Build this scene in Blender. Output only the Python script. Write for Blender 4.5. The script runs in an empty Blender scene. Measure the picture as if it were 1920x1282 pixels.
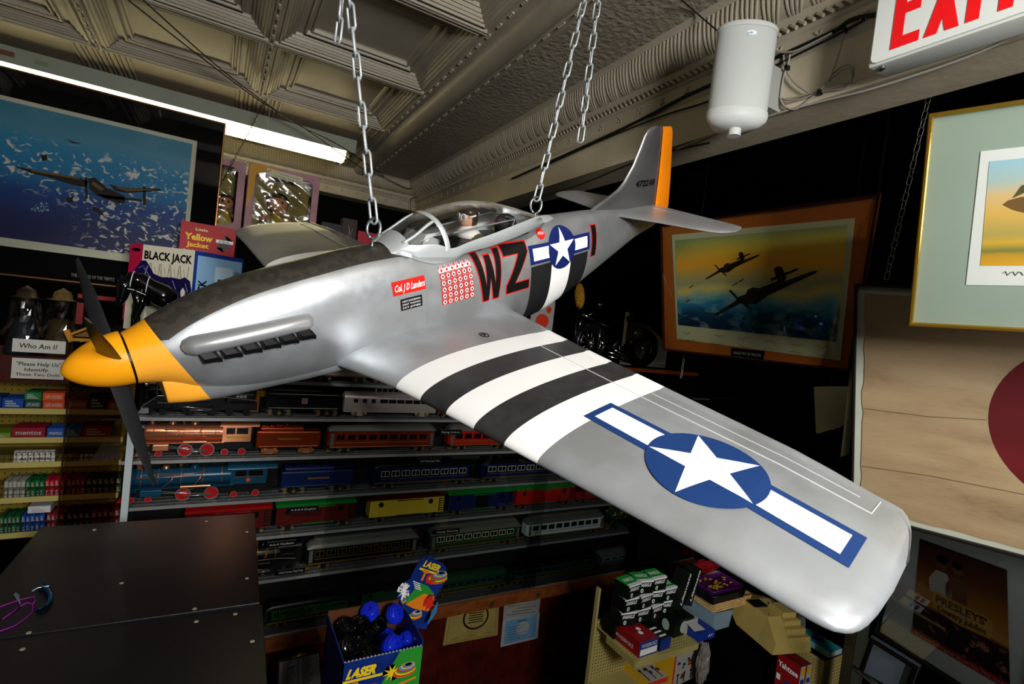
import bpy, bmesh, math, random
from mathutils import Vector, Matrix, noise
from math import pi, sin, cos, radians, sqrt
random.seed(7)
SC = bpy.context.scene
COL = SC.collection

# ------------------------------------------------------------------ camera
FPX = 967.0
YAW, PITCH, ROLL = radians(29.94), radians(-2.0), radians(6.57)
CAM = Vector((0.0, 0.0, 2.5))
_f = Vector((sin(YAW) * cos(PITCH), cos(YAW) * cos(PITCH), sin(PITCH)))
_r = Vector((cos(YAW), -sin(YAW), 0.0))
_u = _r.cross(_f)
RX = _r * cos(ROLL) + _u * sin(ROLL)
UX = _u * cos(ROLL) - _r * sin(ROLL)
FX = _f
cd = bpy.data.cameras.new('camera')
cd.sensor_width = 36.0
cd.lens = FPX / 1920.0 * 36.0
cd.clip_start = 0.02
cam = bpy.data.objects.new('camera', cd)
COL.objects.link(cam)
cam.matrix_world = Matrix(((RX.x, UX.x, -FX.x, CAM.x), (RX.y, UX.y, -FX.y, CAM.y), (RX.z, UX.z, -FX.z, CAM.z), (0, 0, 0, 1)))
SC.camera = cam

# ------------------------------------------------------------------ world, lamps, exposure
w = bpy.data.worlds.new('world'); SC.world = w; w.use_nodes = True
w.node_tree.nodes['Background'].inputs[0].default_value = (0.9, 0.95, 1.0, 1)
w.node_tree.nodes['Background'].inputs[1].default_value = 0.012
SC.view_settings.view_transform = 'Standard'
SC.view_settings.look = 'None'
SC.view_settings.gamma = 1.0
SC.view_settings.use_curve_mapping = False
SC.view_settings.exposure = 0.0


def area(name, loc, target, size, power, color=(1, 1, 1), spread=pi):
    l = bpy.data.lights.new(name, 'AREA')
    l.shape = 'RECTANGLE'; l.size, l.size_y = size; l.energy = power; l.color = color; l.spread = spread
    o = bpy.data.objects.new(name, l); COL.objects.link(o)
    o.location = loc
    o.rotation_euler = (Vector(target) - Vector(loc)).to_track_quat('-Z', 'Y').to_euler()
    return o


# the photographer's flash beside and above the camera
area('flash_softbox', (0.40, -1.05, 2.85), (0.75, 2.2, 2.4), (0.45, 0.45), 58, (1.0, 0.99, 0.97), radians(170))
# added fill light that brightens the tops of the airplane's wings
area('added_wing_fill', (0.75, -0.35, 3.5), (0.75, 0.5, 2.3), (0.5, 0.3), 1.5, (1.0, 0.98, 0.95), radians(150))


def spot(loc, target, power, angle, color=(1, .95, .88), blend=.6):
    l = bpy.data.lights.new('track_or_fill_spot', 'SPOT'); l.energy = power; l.spot_size = radians(angle); l.spot_blend = blend; l.shadow_soft_size = .04; l.color = color
    o = bpy.data.objects.new('track_or_fill_spot', l); COL.objects.link(o); o.location = loc
    o.rotation_euler = (Vector(target) - Vector(loc)).to_track_quat('-Z', 'Y').to_euler()


# track spots of the shop, aimed at the display shelves; the low last one is added fill
spot((-0.75, 0.25, 3.45), (0.0, 2.95, 1.84), 95, 38)
spot((-1.5, 0.6, 3.45), (-0.8, 2.95, 1.5), 9, 36)
spot((0.9, -0.9, 3.45), (1.0, 2.95, 1.7), 32, 38)
spot((0.2, -1.3, 3.45), (1.95, 1.1, 2.6), 75, 36)
spot((0.1, -1.3, 1.95), (2.55, .75, 1.75), 75, 44)  # added low fill to brighten the poster board, not on the track


# ------------------------------------------------------------------ small helpers
def ray(px, py):
    return FX + RX * ((px - 960) / FPX) - UX * ((py - 641) / FPX)


def at(px, py, ax, val):
    """point of the plane <axis> = val seen at that pixel of the photograph"""
    d = ray(px, py)
    return CAM + d * ((val - CAM[ax]) / d[ax])


def tag(o, label=None, cat=None, group=None, kind=None):
    if label: o['label'] = label
    if cat: o['category'] = cat
    if group: o['group'] = group
    if kind: o['kind'] = kind
    return o


def thing(name, label, cat, loc=(0, 0, 0), rot=(0, 0, 0), group=None):
    o = bpy.data.objects.new(name, None); COL.objects.link(o)
    o.empty_display_size = 0.05
    o.location = loc
    if isinstance(rot, Matrix): o.rotation_euler = rot.to_euler()
    else: o.rotation_euler = rot
    return tag(o, label, cat, group)


def dup(root, loc=None, rot=None, label=None, group=None):
    r = root.copy(); COL.objects.link(r)
    if loc is not None: r.location = loc
    if rot is not None: r.rotation_euler = rot
    if label: r['label'] = label
    if group: r['group'] = group
    for ch in list(root.children):
        c = ch.copy(); COL.objects.link(c); c.parent = r
        for g in list(ch.children):
            d = g.copy(); COL.objects.link(d); d.parent = c
    return r


MATS = {}


def srgb(c):
    if isinstance(c, str):
        c = [int(c[i:i + 2], 16) / 255 for i in (0, 2, 4)]
    return tuple(((x / 12.92) if x <= .04045 else ((x + .055) / 1.055) ** 2.4) for x in c)


def mat(name, col, rough=.5, metal=0, spec=.22, var=0, vs=8, bump=0, bs=60, coat=0, emit=None, es=0, trans=0):
    """plain procedural material; var mottles the colour, bump roughens the surface"""
    if name in MATS: return MATS[name]
    m = bpy.data.materials.new(name); m.use_nodes = True; MATS[name] = m
    nt = m.node_tree; b = nt.nodes['Principled BSDF']
    c = (*srgb(col), 1)
    b.inputs['Base Color'].default_value = c
    b.inputs['Roughness'].default_value = rough
    b.inputs['Metallic'].default_value = metal
    b.inputs['Specular IOR Level'].default_value = spec
    b.inputs['Coat Weight'].default_value = coat
    b.inputs['Transmission Weight'].default_value = trans
    if emit:
        b.inputs['Emission Color'].default_value = (*srgb(emit), 1)
        b.inputs['Emission Strength'].default_value = es
    tc = nt.nodes.new('ShaderNodeTexCoord')
    n = nt.nodes.new('ShaderNodeTexNoise'); n.inputs['Scale'].default_value = vs; n.inputs['Detail'].default_value = 5
    nt.links.new(tc.outputs['Object'], n.inputs['Vector'])
    if var:
        mx = nt.nodes.new('ShaderNodeMix'); mx.data_type = 'RGBA'
        mr = nt.nodes.new('ShaderNodeMapRange'); mr.inputs[1].default_value = .35; mr.inputs[2].default_value = .7
        nt.links.new(n.outputs[0], mr.inputs[0]); nt.links.new(mr.outputs[0], mx.inputs[0])
        mx.inputs[6].default_value = c
        mx.inputs[7].default_value = (*[max(0, x * (1 - var)) for x in c[:3]], 1)
        nt.links.new(mx.outputs[2], b.inputs['Base Color'])
    if bump:
        n2 = nt.nodes.new('ShaderNodeTexNoise'); n2.inputs['Scale'].default_value = bs; n2.inputs['Detail'].default_value = 4
        nt.links.new(tc.outputs['Object'], n2.inputs['Vector'])
        bp = nt.nodes.new('ShaderNodeBump'); bp.inputs['Strength'].default_value = bump; bp.inputs['Distance'].default_value = .01
        nt.links.new(n2.outputs[0], bp.inputs['Height']); nt.links.new(bp.outputs[0], b.inputs['Normal'])
    return m


def glassmat(name, tint=(1, 1, 1), refl=.08, rough=.02, dust=None, duststr=0, fres=.75):
    """thin pane: see-through with a fresnel reflection and a film of dust"""
    if name in MATS: return MATS[name]
    m = bpy.data.materials.new(name); m.use_nodes = True; MATS[name] = m
    nt = m.node_tree; nt.nodes.clear()
    out = nt.nodes.new('ShaderNodeOutputMaterial')
    tr = nt.nodes.new('ShaderNodeBsdfTransparent'); tr.inputs[0].default_value = (*tint, 1)
    gl = nt.nodes.new('ShaderNodeBsdfGlossy'); gl.inputs['Roughness'].default_value = rough
    lw = nt.nodes.new('ShaderNodeLayerWeight'); lw.inputs[0].default_value = .35
    mm = nt.nodes.new('ShaderNodeMath'); mm.operation = 'MULTIPLY_ADD'; mm.inputs[1].default_value = fres; mm.inputs[2].default_value = refl
    nt.links.new(lw.outputs['Fresnel'], mm.inputs[0])
    mx = nt.nodes.new('ShaderNodeMixShader')
    nt.links.new(mm.outputs[0], mx.inputs[0]); nt.links.new(tr.outputs[0], mx.inputs[1]); nt.links.new(gl.outputs[0], mx.inputs[2])
    last = mx
    if dust:
        df = nt.nodes.new('ShaderNodeBsdfDiffuse'); df.inputs[0].default_value = (*srgb(dust), 1)
        tc = nt.nodes.new('ShaderNodeTexCoord')
        n = nt.nodes.new('ShaderNodeTexNoise'); n.inputs['Scale'].default_value = 60; n.inputs['Detail'].default_value = 6
        nt.links.new(tc.outputs['Object'], n.inputs['Vector'])
        ge = nt.nodes.new('ShaderNodeNewGeometry'); sp = nt.nodes.new('ShaderNodeSeparateXYZ')
        nt.links.new(ge.outputs['Normal'], sp.inputs[0])
        mr = nt.nodes.new('ShaderNodeMapRange'); mr.inputs[1].default_value = .62; mr.inputs[2].default_value = .97
        mr.inputs[3].default_value = 0; mr.inputs[4].default_value = duststr
        nt.links.new(sp.outputs['Z'], mr.inputs[0])
        mu = nt.nodes.new('ShaderNodeMath'); mu.operation = 'MULTIPLY'; nt.links.new(mr.outputs[0], mu.inputs[0]); nt.links.new(n.outputs[0], mu.inputs[1])
        m2 = nt.nodes.new('ShaderNodeMixShader')
        nt.links.new(mu.outputs[0], m2.inputs[0]); nt.links.new(mx.outputs[0], m2.inputs[1]); nt.links.new(df.outputs[0], m2.inputs[2])
        last = m2
    nt.links.new(last.outputs[0], out.inputs[0])
    return m


class MB:
    """collects shapes into ONE mesh"""
    def __init__(s): s.v = []; s.f = []; s.m = []; s.uv = {}; s.M = Matrix.Identity(4)

    def add(s, vs, fs, mi=0):
        n = len(s.v); M = s.M
        s.v += [tuple(M @ Vector(p)) for p in vs]
        s.f += [tuple(i + n for i in f) for f in fs]; s.m += [mi] * len(fs)
        return s

    def box(s, a, b, mi=0, R=None, c=None, bev=0):
        """box between corners a and b; R turns it about c; mi one index or six (-x,+x,-y,+y,-z,+z)"""
        x0, y0, z0 = a; x1, y1, z1 = b
        vs = [Vector(p) for p in ((x0, y0, z0), (x1, y0, z0), (x1, y1, z0), (x0, y1, z0), (x0, y0, z1), (x1, y0, z1), (x1, y1, z1), (x0, y1, z1))]
        fs = [(0, 4, 7, 3), (1, 2, 6, 5), (0, 1, 5, 4), (3, 7, 6, 2), (0, 3, 2, 1), (4, 5, 6, 7)]
        if bev:
            bm = bmesh.new(); bv = [bm.verts.new(p) for p in vs]
            ff = [bm.faces.new([bv[i] for i in f]) for f in fs]
            if isinstance(mi, (tuple, list)):
                for f, q in zip(ff, mi): f.material_index = q
            bmesh.ops.bevel(bm, geom=list(bm.edges), offset=bev, segments=2, affect='EDGES', profile=.6)
            bm.verts.index_update()
            vs = [v.co.copy() for v in bm.verts]; fs = [tuple(v.index for v in f.verts) for f in bm.faces]
            mm = [f.material_index for f in bm.faces] if isinstance(mi, (tuple, list)) else None
            bm.free()
        else: mm = mi if isinstance(mi, (tuple, list)) else None
        if R is not None:
            c = Vector(c if c is not None else ((x0 + x1) / 2, (y0 + y1) / 2, (z0 + z1) / 2))
            vs = [c + R @ (p - c) for p in vs]
        n = len(s.m); s.add(vs, fs, 0 if mm else mi)
        if mm: s.m[n:] = list(mm)
        return s

    def cyl(s, p0, p1, r0, r1=None, n=16, cap=True, mi=0):
        p0 = Vector(p0); p1 = Vector(p1); r1 = r0 if r1 is None else r1
        d = (p1 - p0); q = d.to_track_quat('Z', 'Y') if d.length > 1e-9 else Vector((0, 0, 1)).to_track_quat('Z', 'Y')
        vs = [p0 + q @ Vector((r0 * cos(2 * pi * i / n), r0 * sin(2 * pi * i / n), 0)) for i in range(n)]
        vs += [p1 + q @ Vector((r1 * cos(2 * pi * i / n), r1 * sin(2 * pi * i / n), 0)) for i in range(n)]
        fs = [(i, (i + 1) % n, n + (i + 1) % n, n + i) for i in range(n)]
        if cap: fs += [tuple(range(n))[::-1], tuple(range(n, 2 * n))]
        return s.add(vs, fs, mi)

    def tube(s, pts, r, n=8, mi=0, closed=False):
        pts = [Vector(p) for p in pts]; N = len(pts); vs = []; up = None
        for i, p in enumerate(pts):
            a = pts[(i - 1) % N] if closed or i else p; b = pts[(i + 1) % N] if closed or i < N - 1 else p
            t = (b - a).normalized()
            if up is None: up = t.orthogonal().normalized()
            up = (up - t * up.dot(t)); up = up.normalized() if up.length > 1e-6 else t.orthogonal().normalized()
            sd = t.cross(up); rr = r[i] if isinstance(r, (list, tuple)) else r
            vs += [p + up * (rr * cos(2 * pi * j / n)) + sd * (rr * sin(2 * pi * j / n)) for j in range(n)]
        fs = []
        for i in range(N if closed else N - 1):
            k = (i + 1) % N
            fs += [(i * n + j, i * n + (j + 1) % n, k * n + (j + 1) % n, k * n + j) for j in range(n)]
        if not closed: fs += [tuple(range(n))[::-1], tuple(range((N - 1) * n, N * n))]
        return s.add(vs, fs, mi)

    def lathe(s, prof, p0=(0, 0, 0), ax=(0, 0, 1), n=24, mi=0, sx=1, sy=1, cap=True):
        """profile (radius, height) turned about an axis"""
        q = Vector(ax).to_track_quat('Z', 'Y'); p0 = Vector(p0); vs = []
        for r, h in prof: vs += [p0 + q @ Vector((r * sx * cos(2 * pi * i / n), r * sy * sin(2 * pi * i / n), h)) for i in range(n)]
        fs = []
        for k in range(len(prof) - 1):
            fs += [(k * n + i, k * n + (i + 1) % n, (k + 1) * n + (i + 1) % n, (k + 1) * n + i) for i in range(n)]
        if cap and prof[0][0] > 1e-6: fs.append(tuple(range(n))[::-1])
        if cap and prof[-1][0] > 1e-6: fs.append(tuple(range((len(prof) - 1) * n, len(prof) * n)))
        return s.add(vs, fs, mi)

    def ball(s, c, r, n=16, mi=0, R=None):
        r = (r, r, r) if not isinstance(r, (tuple, list)) else r; m = n // 2; vs = []; c = Vector(c)
        for k in range(m + 1):
            for i in range(n):
                p = Vector((r[0] * sin(pi * k / m) * cos(2 * pi * i / n), r[1] * sin(pi * k / m) * sin(2 * pi * i / n), -r[2] * cos(pi * k / m)))
                vs.append(c + (R @ p if R is not None else p))
        fs = [(k * n + i, k * n + (i + 1) % n, (k + 1) * n + (i + 1) % n, (k + 1) * n + i) for k in range(m) for i in range(n)]
        return s.add(vs, fs, mi)

    def torus(s, c, R, r, ax=(0, 0, 1), n=24, m=8, mi=0, stretch=0, t=None):
        """ring; stretch makes it a long link along its own x axis"""
        q = Vector(ax).to_track_quat('Z', 'Y') if t is None else t; c = Vector(c); pts = []
        for i in range(n):
            a = 2 * pi * i / n; p = Vector((R * cos(a) + (stretch if cos(a) > 0 else -stretch), R * sin(a), 0))
            pts.append(c + q @ p)
        return s.tube(pts, r, m, mi, closed=True)

    def prism(s, pts2, z0, z1, mi=0, fr=None, side=None):
        """polygon in a plane given thickness; fr(u,v,w) -> point"""
        n = len(pts2); fr = fr or (lambda u, v, w: (u, v, w))
        vs = [fr(u, v, z0) for u, v in pts2] + [fr(u, v, z1) for u, v in pts2]
        s.add(vs, [tuple(range(n))[::-1], tuple(range(n, 2 * n))], mi)
        return s.add(vs, [(i, (i + 1) % n, n + (i + 1) % n, n + i) for i in range(n)], mi if side is None else side)

    def loft(s, rings, closed=True, cap=True, mi=0):
        n = len(rings[0]); vs = [p for r in rings for p in r]; fs = []
        for k in range(len(rings) - 1):
            for i in range(n if closed else n - 1):
                j = (i + 1) % n
                fs.append((k * n + i, k * n + j, (k + 1) * n + j, (k + 1) * n + i))
        if cap and closed: fs += [tuple(range(n))[::-1], tuple(range((len(rings) - 1) * n, len(rings) * n))]
        return s.add(vs, fs, mi)

    def poly(s, pts, mi=0):
        return s.add(pts, [tuple(range(len(pts)))], mi)

    def mesh(s, vs, fs, fn=None, mi=0):
        return s.add([fn(p) for p in vs] if fn else vs, fs, mi)

    def build(s, name, mats, parent=None, smooth=False, uv=None, loc=None, ang=None):
        me = bpy.data.meshes.new(name); me.from_pydata(s.v, [], s.f)
        mats = mats if isinstance(mats, (list, tuple)) else [mats]
        for m in mats: me.materials.append(m)
        me.polygons.foreach_set('material_index', s.m)
        bm = bmesh.new(); bm.from_mesh(me)
        bmesh.ops.recalc_face_normals(bm, faces=bm.faces) if uv is None else None
        bm.to_mesh(me); bm.free()
        if smooth: me.polygons.foreach_set('use_smooth', [True] * len(me.polygons))
        if smooth and ang: me.set_sharp_from_angle(angle=radians(ang))
        if uv is not None:
            l = me.uv_layers.new(name='UVMap')
            for lp in me.loops: l.data[lp.index].uv = uv[lp.vertex_index]
        me.update()
        o = bpy.data.objects.new(name, me); COL.objects.link(o)
        if parent: o.parent = parent
        if loc is not None: o.location = loc
        return o


def struct(name, mb, m, smooth=False, **k):
    return tag(mb.build(name, m, None, smooth, **k), kind='structure')


_TX = {}


def text_geo(s, bold=0.0, font=None):
    """flat letters, x from 0, cap height 1; returns verts, faces, width"""
    key = (s, bold)
    if key in _TX: return _TX[key]
    cu = bpy.data.curves.new('txt', 'FONT'); cu.body = s; cu.size = 1.0; cu.offset = bold; cu.resolution_u = 2
    cu.fill_mode = 'FRONT'
    ob = bpy.data.objects.new('txt', cu)
    me = bpy.data.meshes.new_from_object(ob)
    vs = [v.co.copy() for v in me.vertices]; fs = [tuple(p.vertices) for p in me.polygons]
    bpy.data.objects.remove(ob); bpy.data.curves.remove(cu); bpy.data.meshes.remove(me)
    if vs:
        x0 = min(v.x for v in vs); x1 = max(v.x for v in vs); k = 1 / .73
        vs = [Vector(((v.x - x0) * k, v.y * k, 0)) for v in vs]; wd = (x1 - x0) * k
    else: wd = 1
    _TX[key] = (vs, fs, wd); return _TX[key]


def text_on(mb, s, fn, u, v, h, wmax=None, mi=0, bold=0, slant=0, rot=0, center=False, split=False):
    """letters of cap height h with their lower left corner at (u, v) of the surface fn(u, v)"""
    vs, fs, wd = text_geo(s, bold)
    kx = h if not wmax else min(1e9, wmax / wd)
    if center: u = u - wd * kx / 2
    c, q = cos(rot), sin(rot)
    if split:  # long triangles follow a curved surface only when cut up
        bm = bmesh.new(); bv = [bm.verts.new(p) for p in vs]; bm.verts.ensure_lookup_table()
        for f in fs:
            try: bm.faces.new([bv[i] for i in f])
            except ValueError: pass
        for _ in range(2): bmesh.ops.subdivide_edges(bm, edges=[e for e in bm.edges if e.calc_length() > .12], cuts=1)
        bmesh.ops.triangulate(bm, faces=bm.faces)
        bm.verts.index_update()
        vs = [x.co.copy() for x in bm.verts]; fs = [tuple(x.index for x in f.verts) for f in bm.faces]; bm.free()
    out = []
    for p in vs:
        a, b = p.x * kx + slant * p.y * h, p.y * h
        out.append(fn(u + a * c - b * q, v + a * q + b * c))
    return mb.add(out, fs, mi)


def poly_on(mb, pts, fn, mi=0, cell=None):
    """a filled outline laid on a (curved) surface fn(u, v), cut into cells so that it follows it"""
    bm = bmesh.new()
    bv = [bm.verts.new((a, b, 0)) for a, b in pts]; bm.faces.new(bv)
    if cell:
        for axis in (0, 1):
            lo = min(p[axis] for p in pts); hi = max(p[axis] for p in pts); n = int((hi - lo) / cell)
            for i in range(1, n + 1):
                co = [0, 0, 0]; co[axis] = lo + (hi - lo) * i / (n + 1); no = [0, 0, 0]; no[axis] = 1
                bmesh.ops.bisect_plane(bm, geom=list(bm.verts) + list(bm.edges) + list(bm.faces), plane_co=co, plane_no=no)
    bmesh.ops.triangulate(bm, faces=[f for f in bm.faces if len(f.verts) > 4 or not cell])
    bm.verts.index_update()
    mb.add([fn(v.co.x, v.co.y) for v in bm.verts], [tuple(v.index for v in f.verts) for f in bm.faces], mi)
    bm.free(); return mb


def star(cx, cy, R, a0=90, k=.382, n=5):
    return [(cx + (R if i % 2 == 0 else R * k) * cos(radians(a0 + i * 180 / n)), cy + (R if i % 2 == 0 else R * k) * sin(radians(a0 + i * 180 / n))) for i in range(2 * n)]


def circ(cx, cy, R, n=48, ry=None):
    return [(cx + R * cos(2 * pi * i / n), cy + (ry or R) * sin(2 * pi * i / n)) for i in range(n)]


def rectp(x0, y0, x1, y1): return [(x0, y0), (x1, y0), (x1, y1), (x0, y1)]


def lerp(a, b, t): return a + (b - a) * t


def interp(xs, ys, x):
    """smooth monotone-ish interpolation through a table"""
    n = len(xs)
    if x <= xs[0]: return ys[0]
    if x >= xs[-1]: return ys[-1]
    i = max(j for j in range(n) if xs[j] <= x); i = min(i, n - 2)
    h = xs[i + 1] - xs[i]; d = (ys[i + 1] - ys[i]) / h

    def slope(j):
        if j <= 0 or j >= n - 1: return None
        a = (ys[j] - ys[j - 1]) / (xs[j] - xs[j - 1]); b = (ys[j + 1] - ys[j]) / (xs[j + 1] - xs[j])
        return 0 if a * b <= 0 else 2 * a * b / (a + b)
    m0 = slope(i); m1 = slope(i + 1); m0 = d if m0 is None else m0; m1 = d if m1 is None else m1
    t = (x - xs[i]) / h
    return (2 * t**3 - 3 * t**2 + 1) * ys[i] + (t**3 - 2 * t**2 + t) * h * m0 + (-2 * t**3 + 3 * t**2) * ys[i + 1] + (t**3 - t**2) * h * m1


class Quad:
    """a flat four-cornered sheet in space; map(u, v, off): u right, v up, off towards the viewer"""
    def __init__(s, tl, tr, br, bl):
        s.tl, s.tr, s.br, s.bl = [Vector(p) for p in (tl, tr, br, bl)]
        s.n = (s.tr - s.tl).cross(s.bl - s.tl).normalized()
        c = (s.tl + s.br) / 2
        if s.n.dot(CAM - c) < 0: s.n = -s.n
        s.w = (s.tr - s.tl).length; s.h = (s.bl - s.tl).length

    def __call__(s, u, v, off=0):
        a = s.tl.lerp(s.tr, u); b = s.bl.lerp(s.br, u)
        return b.lerp(a, v) + s.n * off

    def f(s, off): return lambda u, v: s(u, v, off)

# ------------------------------------------------------------------ the room
CEIL = 3.6
TIN = mat('tin_paint', 'a39a88', .42, var=.12, vs=6, bump=.08, bs=90)
TINP = mat('tin_pebbled', '938a7a', .5, var=.15, vs=4, bump=.9, bs=42)
BEAM = mat('beam_paint', 'bdb299', .5, var=.14, vs=5, bump=.1, bs=30)
BLACKW = mat('black_wall_paint', '020202', .8, spec=.05)
FLOORM = mat('dark_floor', '17130f', .6)
DWOOD = mat('dark_red_panel_wood', '3d130b', .55, var=.5, vs=7)


def room():
    # coffered tin ceiling: square tiles of nested mouldings
    P = .704; X0 = .814; Y0 = 3.27
    prof = [(0, .006), (.006, .012), (.014, .012), (.018, 0), (.034, 0), (.038, .009), (.046, .009), (.05, .001), (.062, .001), (.068, -.008), (.078, -.006), (.084, -.016),
            (.094, -.014), (.1, -.026), (.112, -.024), (.118, -.036), (.15, -.036), (.156, -.024), (.166, -.024), (.172, -.04), (.184, -.04), (.19, -.03), (.198, -.03), (.204, -.044), (.212, -.048)]
    prof = [(d * .74, h) for d, h in prof]
    g = MB()
    for i in range(-5, 1):
        for j in range(-3, 1):
            xa, xb = X0 - P * (1 - i), X0 + P * i; ya, yb = Y0 + P * (j - 1), Y0 + P * j
            rings = []
            for d, h in prof:
                z = CEIL - h
                rings.append([(xa + d, ya + d, z), (xb - d, ya + d, z), (xb - d, yb - d, z), (xa + d, yb - d, z)])
            g.loft(rings, cap=False); g.poly(rings[-1])
    # bead ropes on the seams
    for i in range(-4, 1):
        x = X0 + P * i; y = .5
        while y < 3.25:
            for q in range(3): g.ball((x, y + q * .012, CEIL - .014), (.007, .005, .006), 6)
            y += .09
    struct('ceiling', g, TIN)
    g = MB()
    for x0, x1 in ((-4, .9), (1.02, 1.34)):
        g.box((x0, -3, CEIL + (.07 if x0 < 0 else 0)), (x1, 4.42, CEIL + .09))
    struct('ceiling', g, TINP)
    g = MB()
    g.box((-4, -3, CEIL + .0), (.9, .4, CEIL + .05)); g.box((-4, 3.27, CEIL - .001), (1.0, 4.42, CEIL + .05))
    for i in range(-4, 1):   # ribbed bands run on across the flat margin to the cornice
        for q in range(-5, 6):
            x = X0 + P * i + q * .022
            if x < .9: g.tube([(x, 3.27, CEIL - .004), (x, 4.40, CEIL - .004)], .007 if q % 2 else .010, 6)
    struct('ceiling', g, TIN)
    g = MB(); g.box((1.6, -3, CEIL), (4.4, 4.6, CEIL + .05)); struct('ceiling', g, BLACKW)
    # round border moulding between coffers and pebbled strip
    prof = []
    xs = [(.80, .0), (.815, .012), (.83, .012), (.836, .002), (.85, .002)] + [(.852 + .055 * (1 - cos(a * pi / 10)) , .004 + .045 * sin(a * pi / 10)) for a in range(0, 11)] + [(.965, .012), (.98, .014), (.995, .004), (1.02, 0)]
    g = MB(); rings = [[(x, y, CEIL - h) for x, h in xs] for y in (-3, 4.4)]
    g.loft(rings, closed=False, cap=False)
    y = .3
    while y < 4.2:
        for q in range(4): g.ball((.985, y + q * .011, CEIL - .013), (.006, .0045, .006), 6)
        y += .1
    struct('trim_ceiling', g, TIN, smooth=True, ang=40)
    # cornice: ribbed cove, twisted rope, flat with small flowers. along the beam (axis y) and the back wall (axis x)
    BX, BY = 1.43, 4.43

    def cornice(name, fr, L):
        g = MB()
        pr = [(0, .115), (.004, .105), (.008, .1)] + [(.012 + .062 * sin(a * pi / 16) , .095 - .062 * (1 - cos(a * pi / 16)) ) for a in range(0, 9)] + [(.082, .03), (.09, .03), (.094, .02), (.11, .02), (.114, .012), (.15, .008), (.16, .0)]
        fr0 = fr; fr = lambda t, z, o: fr0(t, z * 1.38, o * 1.08)
        g.loft([[fr(t, z, o) for z, o in pr] for t in (-.1, L)], closed=False, cap=False)
        t = .02
        while t < L:
            for q, rr in ((-.027, .004), (-.009, .0045), (.009, .0045), (.027, .004)):   # bent ribs make one flute
                pts = []
                for a in range(0, 8):
                    an = a * pi / 14 * .98
                    sh = -.03 * (1 - cos(an))
                    pts.append(fr(t + q * (1 - .45 * (a / 7)**2) + sh, .012 + .062 * sin(an), .095 - .062 * (1 - cos(an)) + .001))
                g.tube(pts, rr, 5)
            t += .072
        t = .0
        while t < L:   # twisted rope
            g.tube([fr(t, .092, .028), fr(t + .02, .104, .03)], .0055, 5)
            t += .026
        t = .03
        while t < L:   # small four-petalled flowers on the lower flat
            for a in range(4):
                g.tube([fr(t, .132, .011), fr(t + .013 * cos(a * pi / 2 + .78), .132 + .011 * sin(a * pi / 2 + .78), .013)], [.002, .0045], 5)
            t += .12
        struct(name, g, TIN, smooth=True, ang=50)
    cornice('trim_cornice_beam', lambda t, z, o: (BX - o, BY - .0 - t, CEIL - z), 5.2)
    cornice('trim_cornice_back', lambda t, z, o: (BX - t, BY - o, CEIL - z), 4.6)
    # the beam under the cornice
    g = MB(); g.box((BX, -1.5, 3.225), (BX + .16, BY, CEIL))
    g.box((BX - .012, -1.5, 3.225), (BX + .002, BY, 3.243))
    struct('wall_beam', g, BEAM)
    g = MB(); g.box((-4, BY, 3.385), (BX + .16, BY + .17, CEIL)); struct('wall_upper', g, BEAM)
    # black painted walls
    g = MB(); g.box((-4, 4.6, -.6), (4.6, 4.7, CEIL)); struct('wall_back', g, BLACKW)
    g = MB(); g.box((4.4, -3, -.6), (4.5, 4.6, CEIL)); struct('wall_right', g, BLACKW)
    g = MB(); g.box((-4.1, -3, -.6), (-4, 4.6, CEIL)); struct('wall_left', g, BEAM)
    g = MB(); g.box((-4.1, -3.1, -.6), (4.5, -3, CEIL)); struct('wall_front', g, mat('grey_wall', '55534f', .8))
    g = MB(); g.box((-4.1, -3.1, -.65), (4.5, 4.7, -.6)); struct('floor', g, FLOORM)


room()


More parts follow.
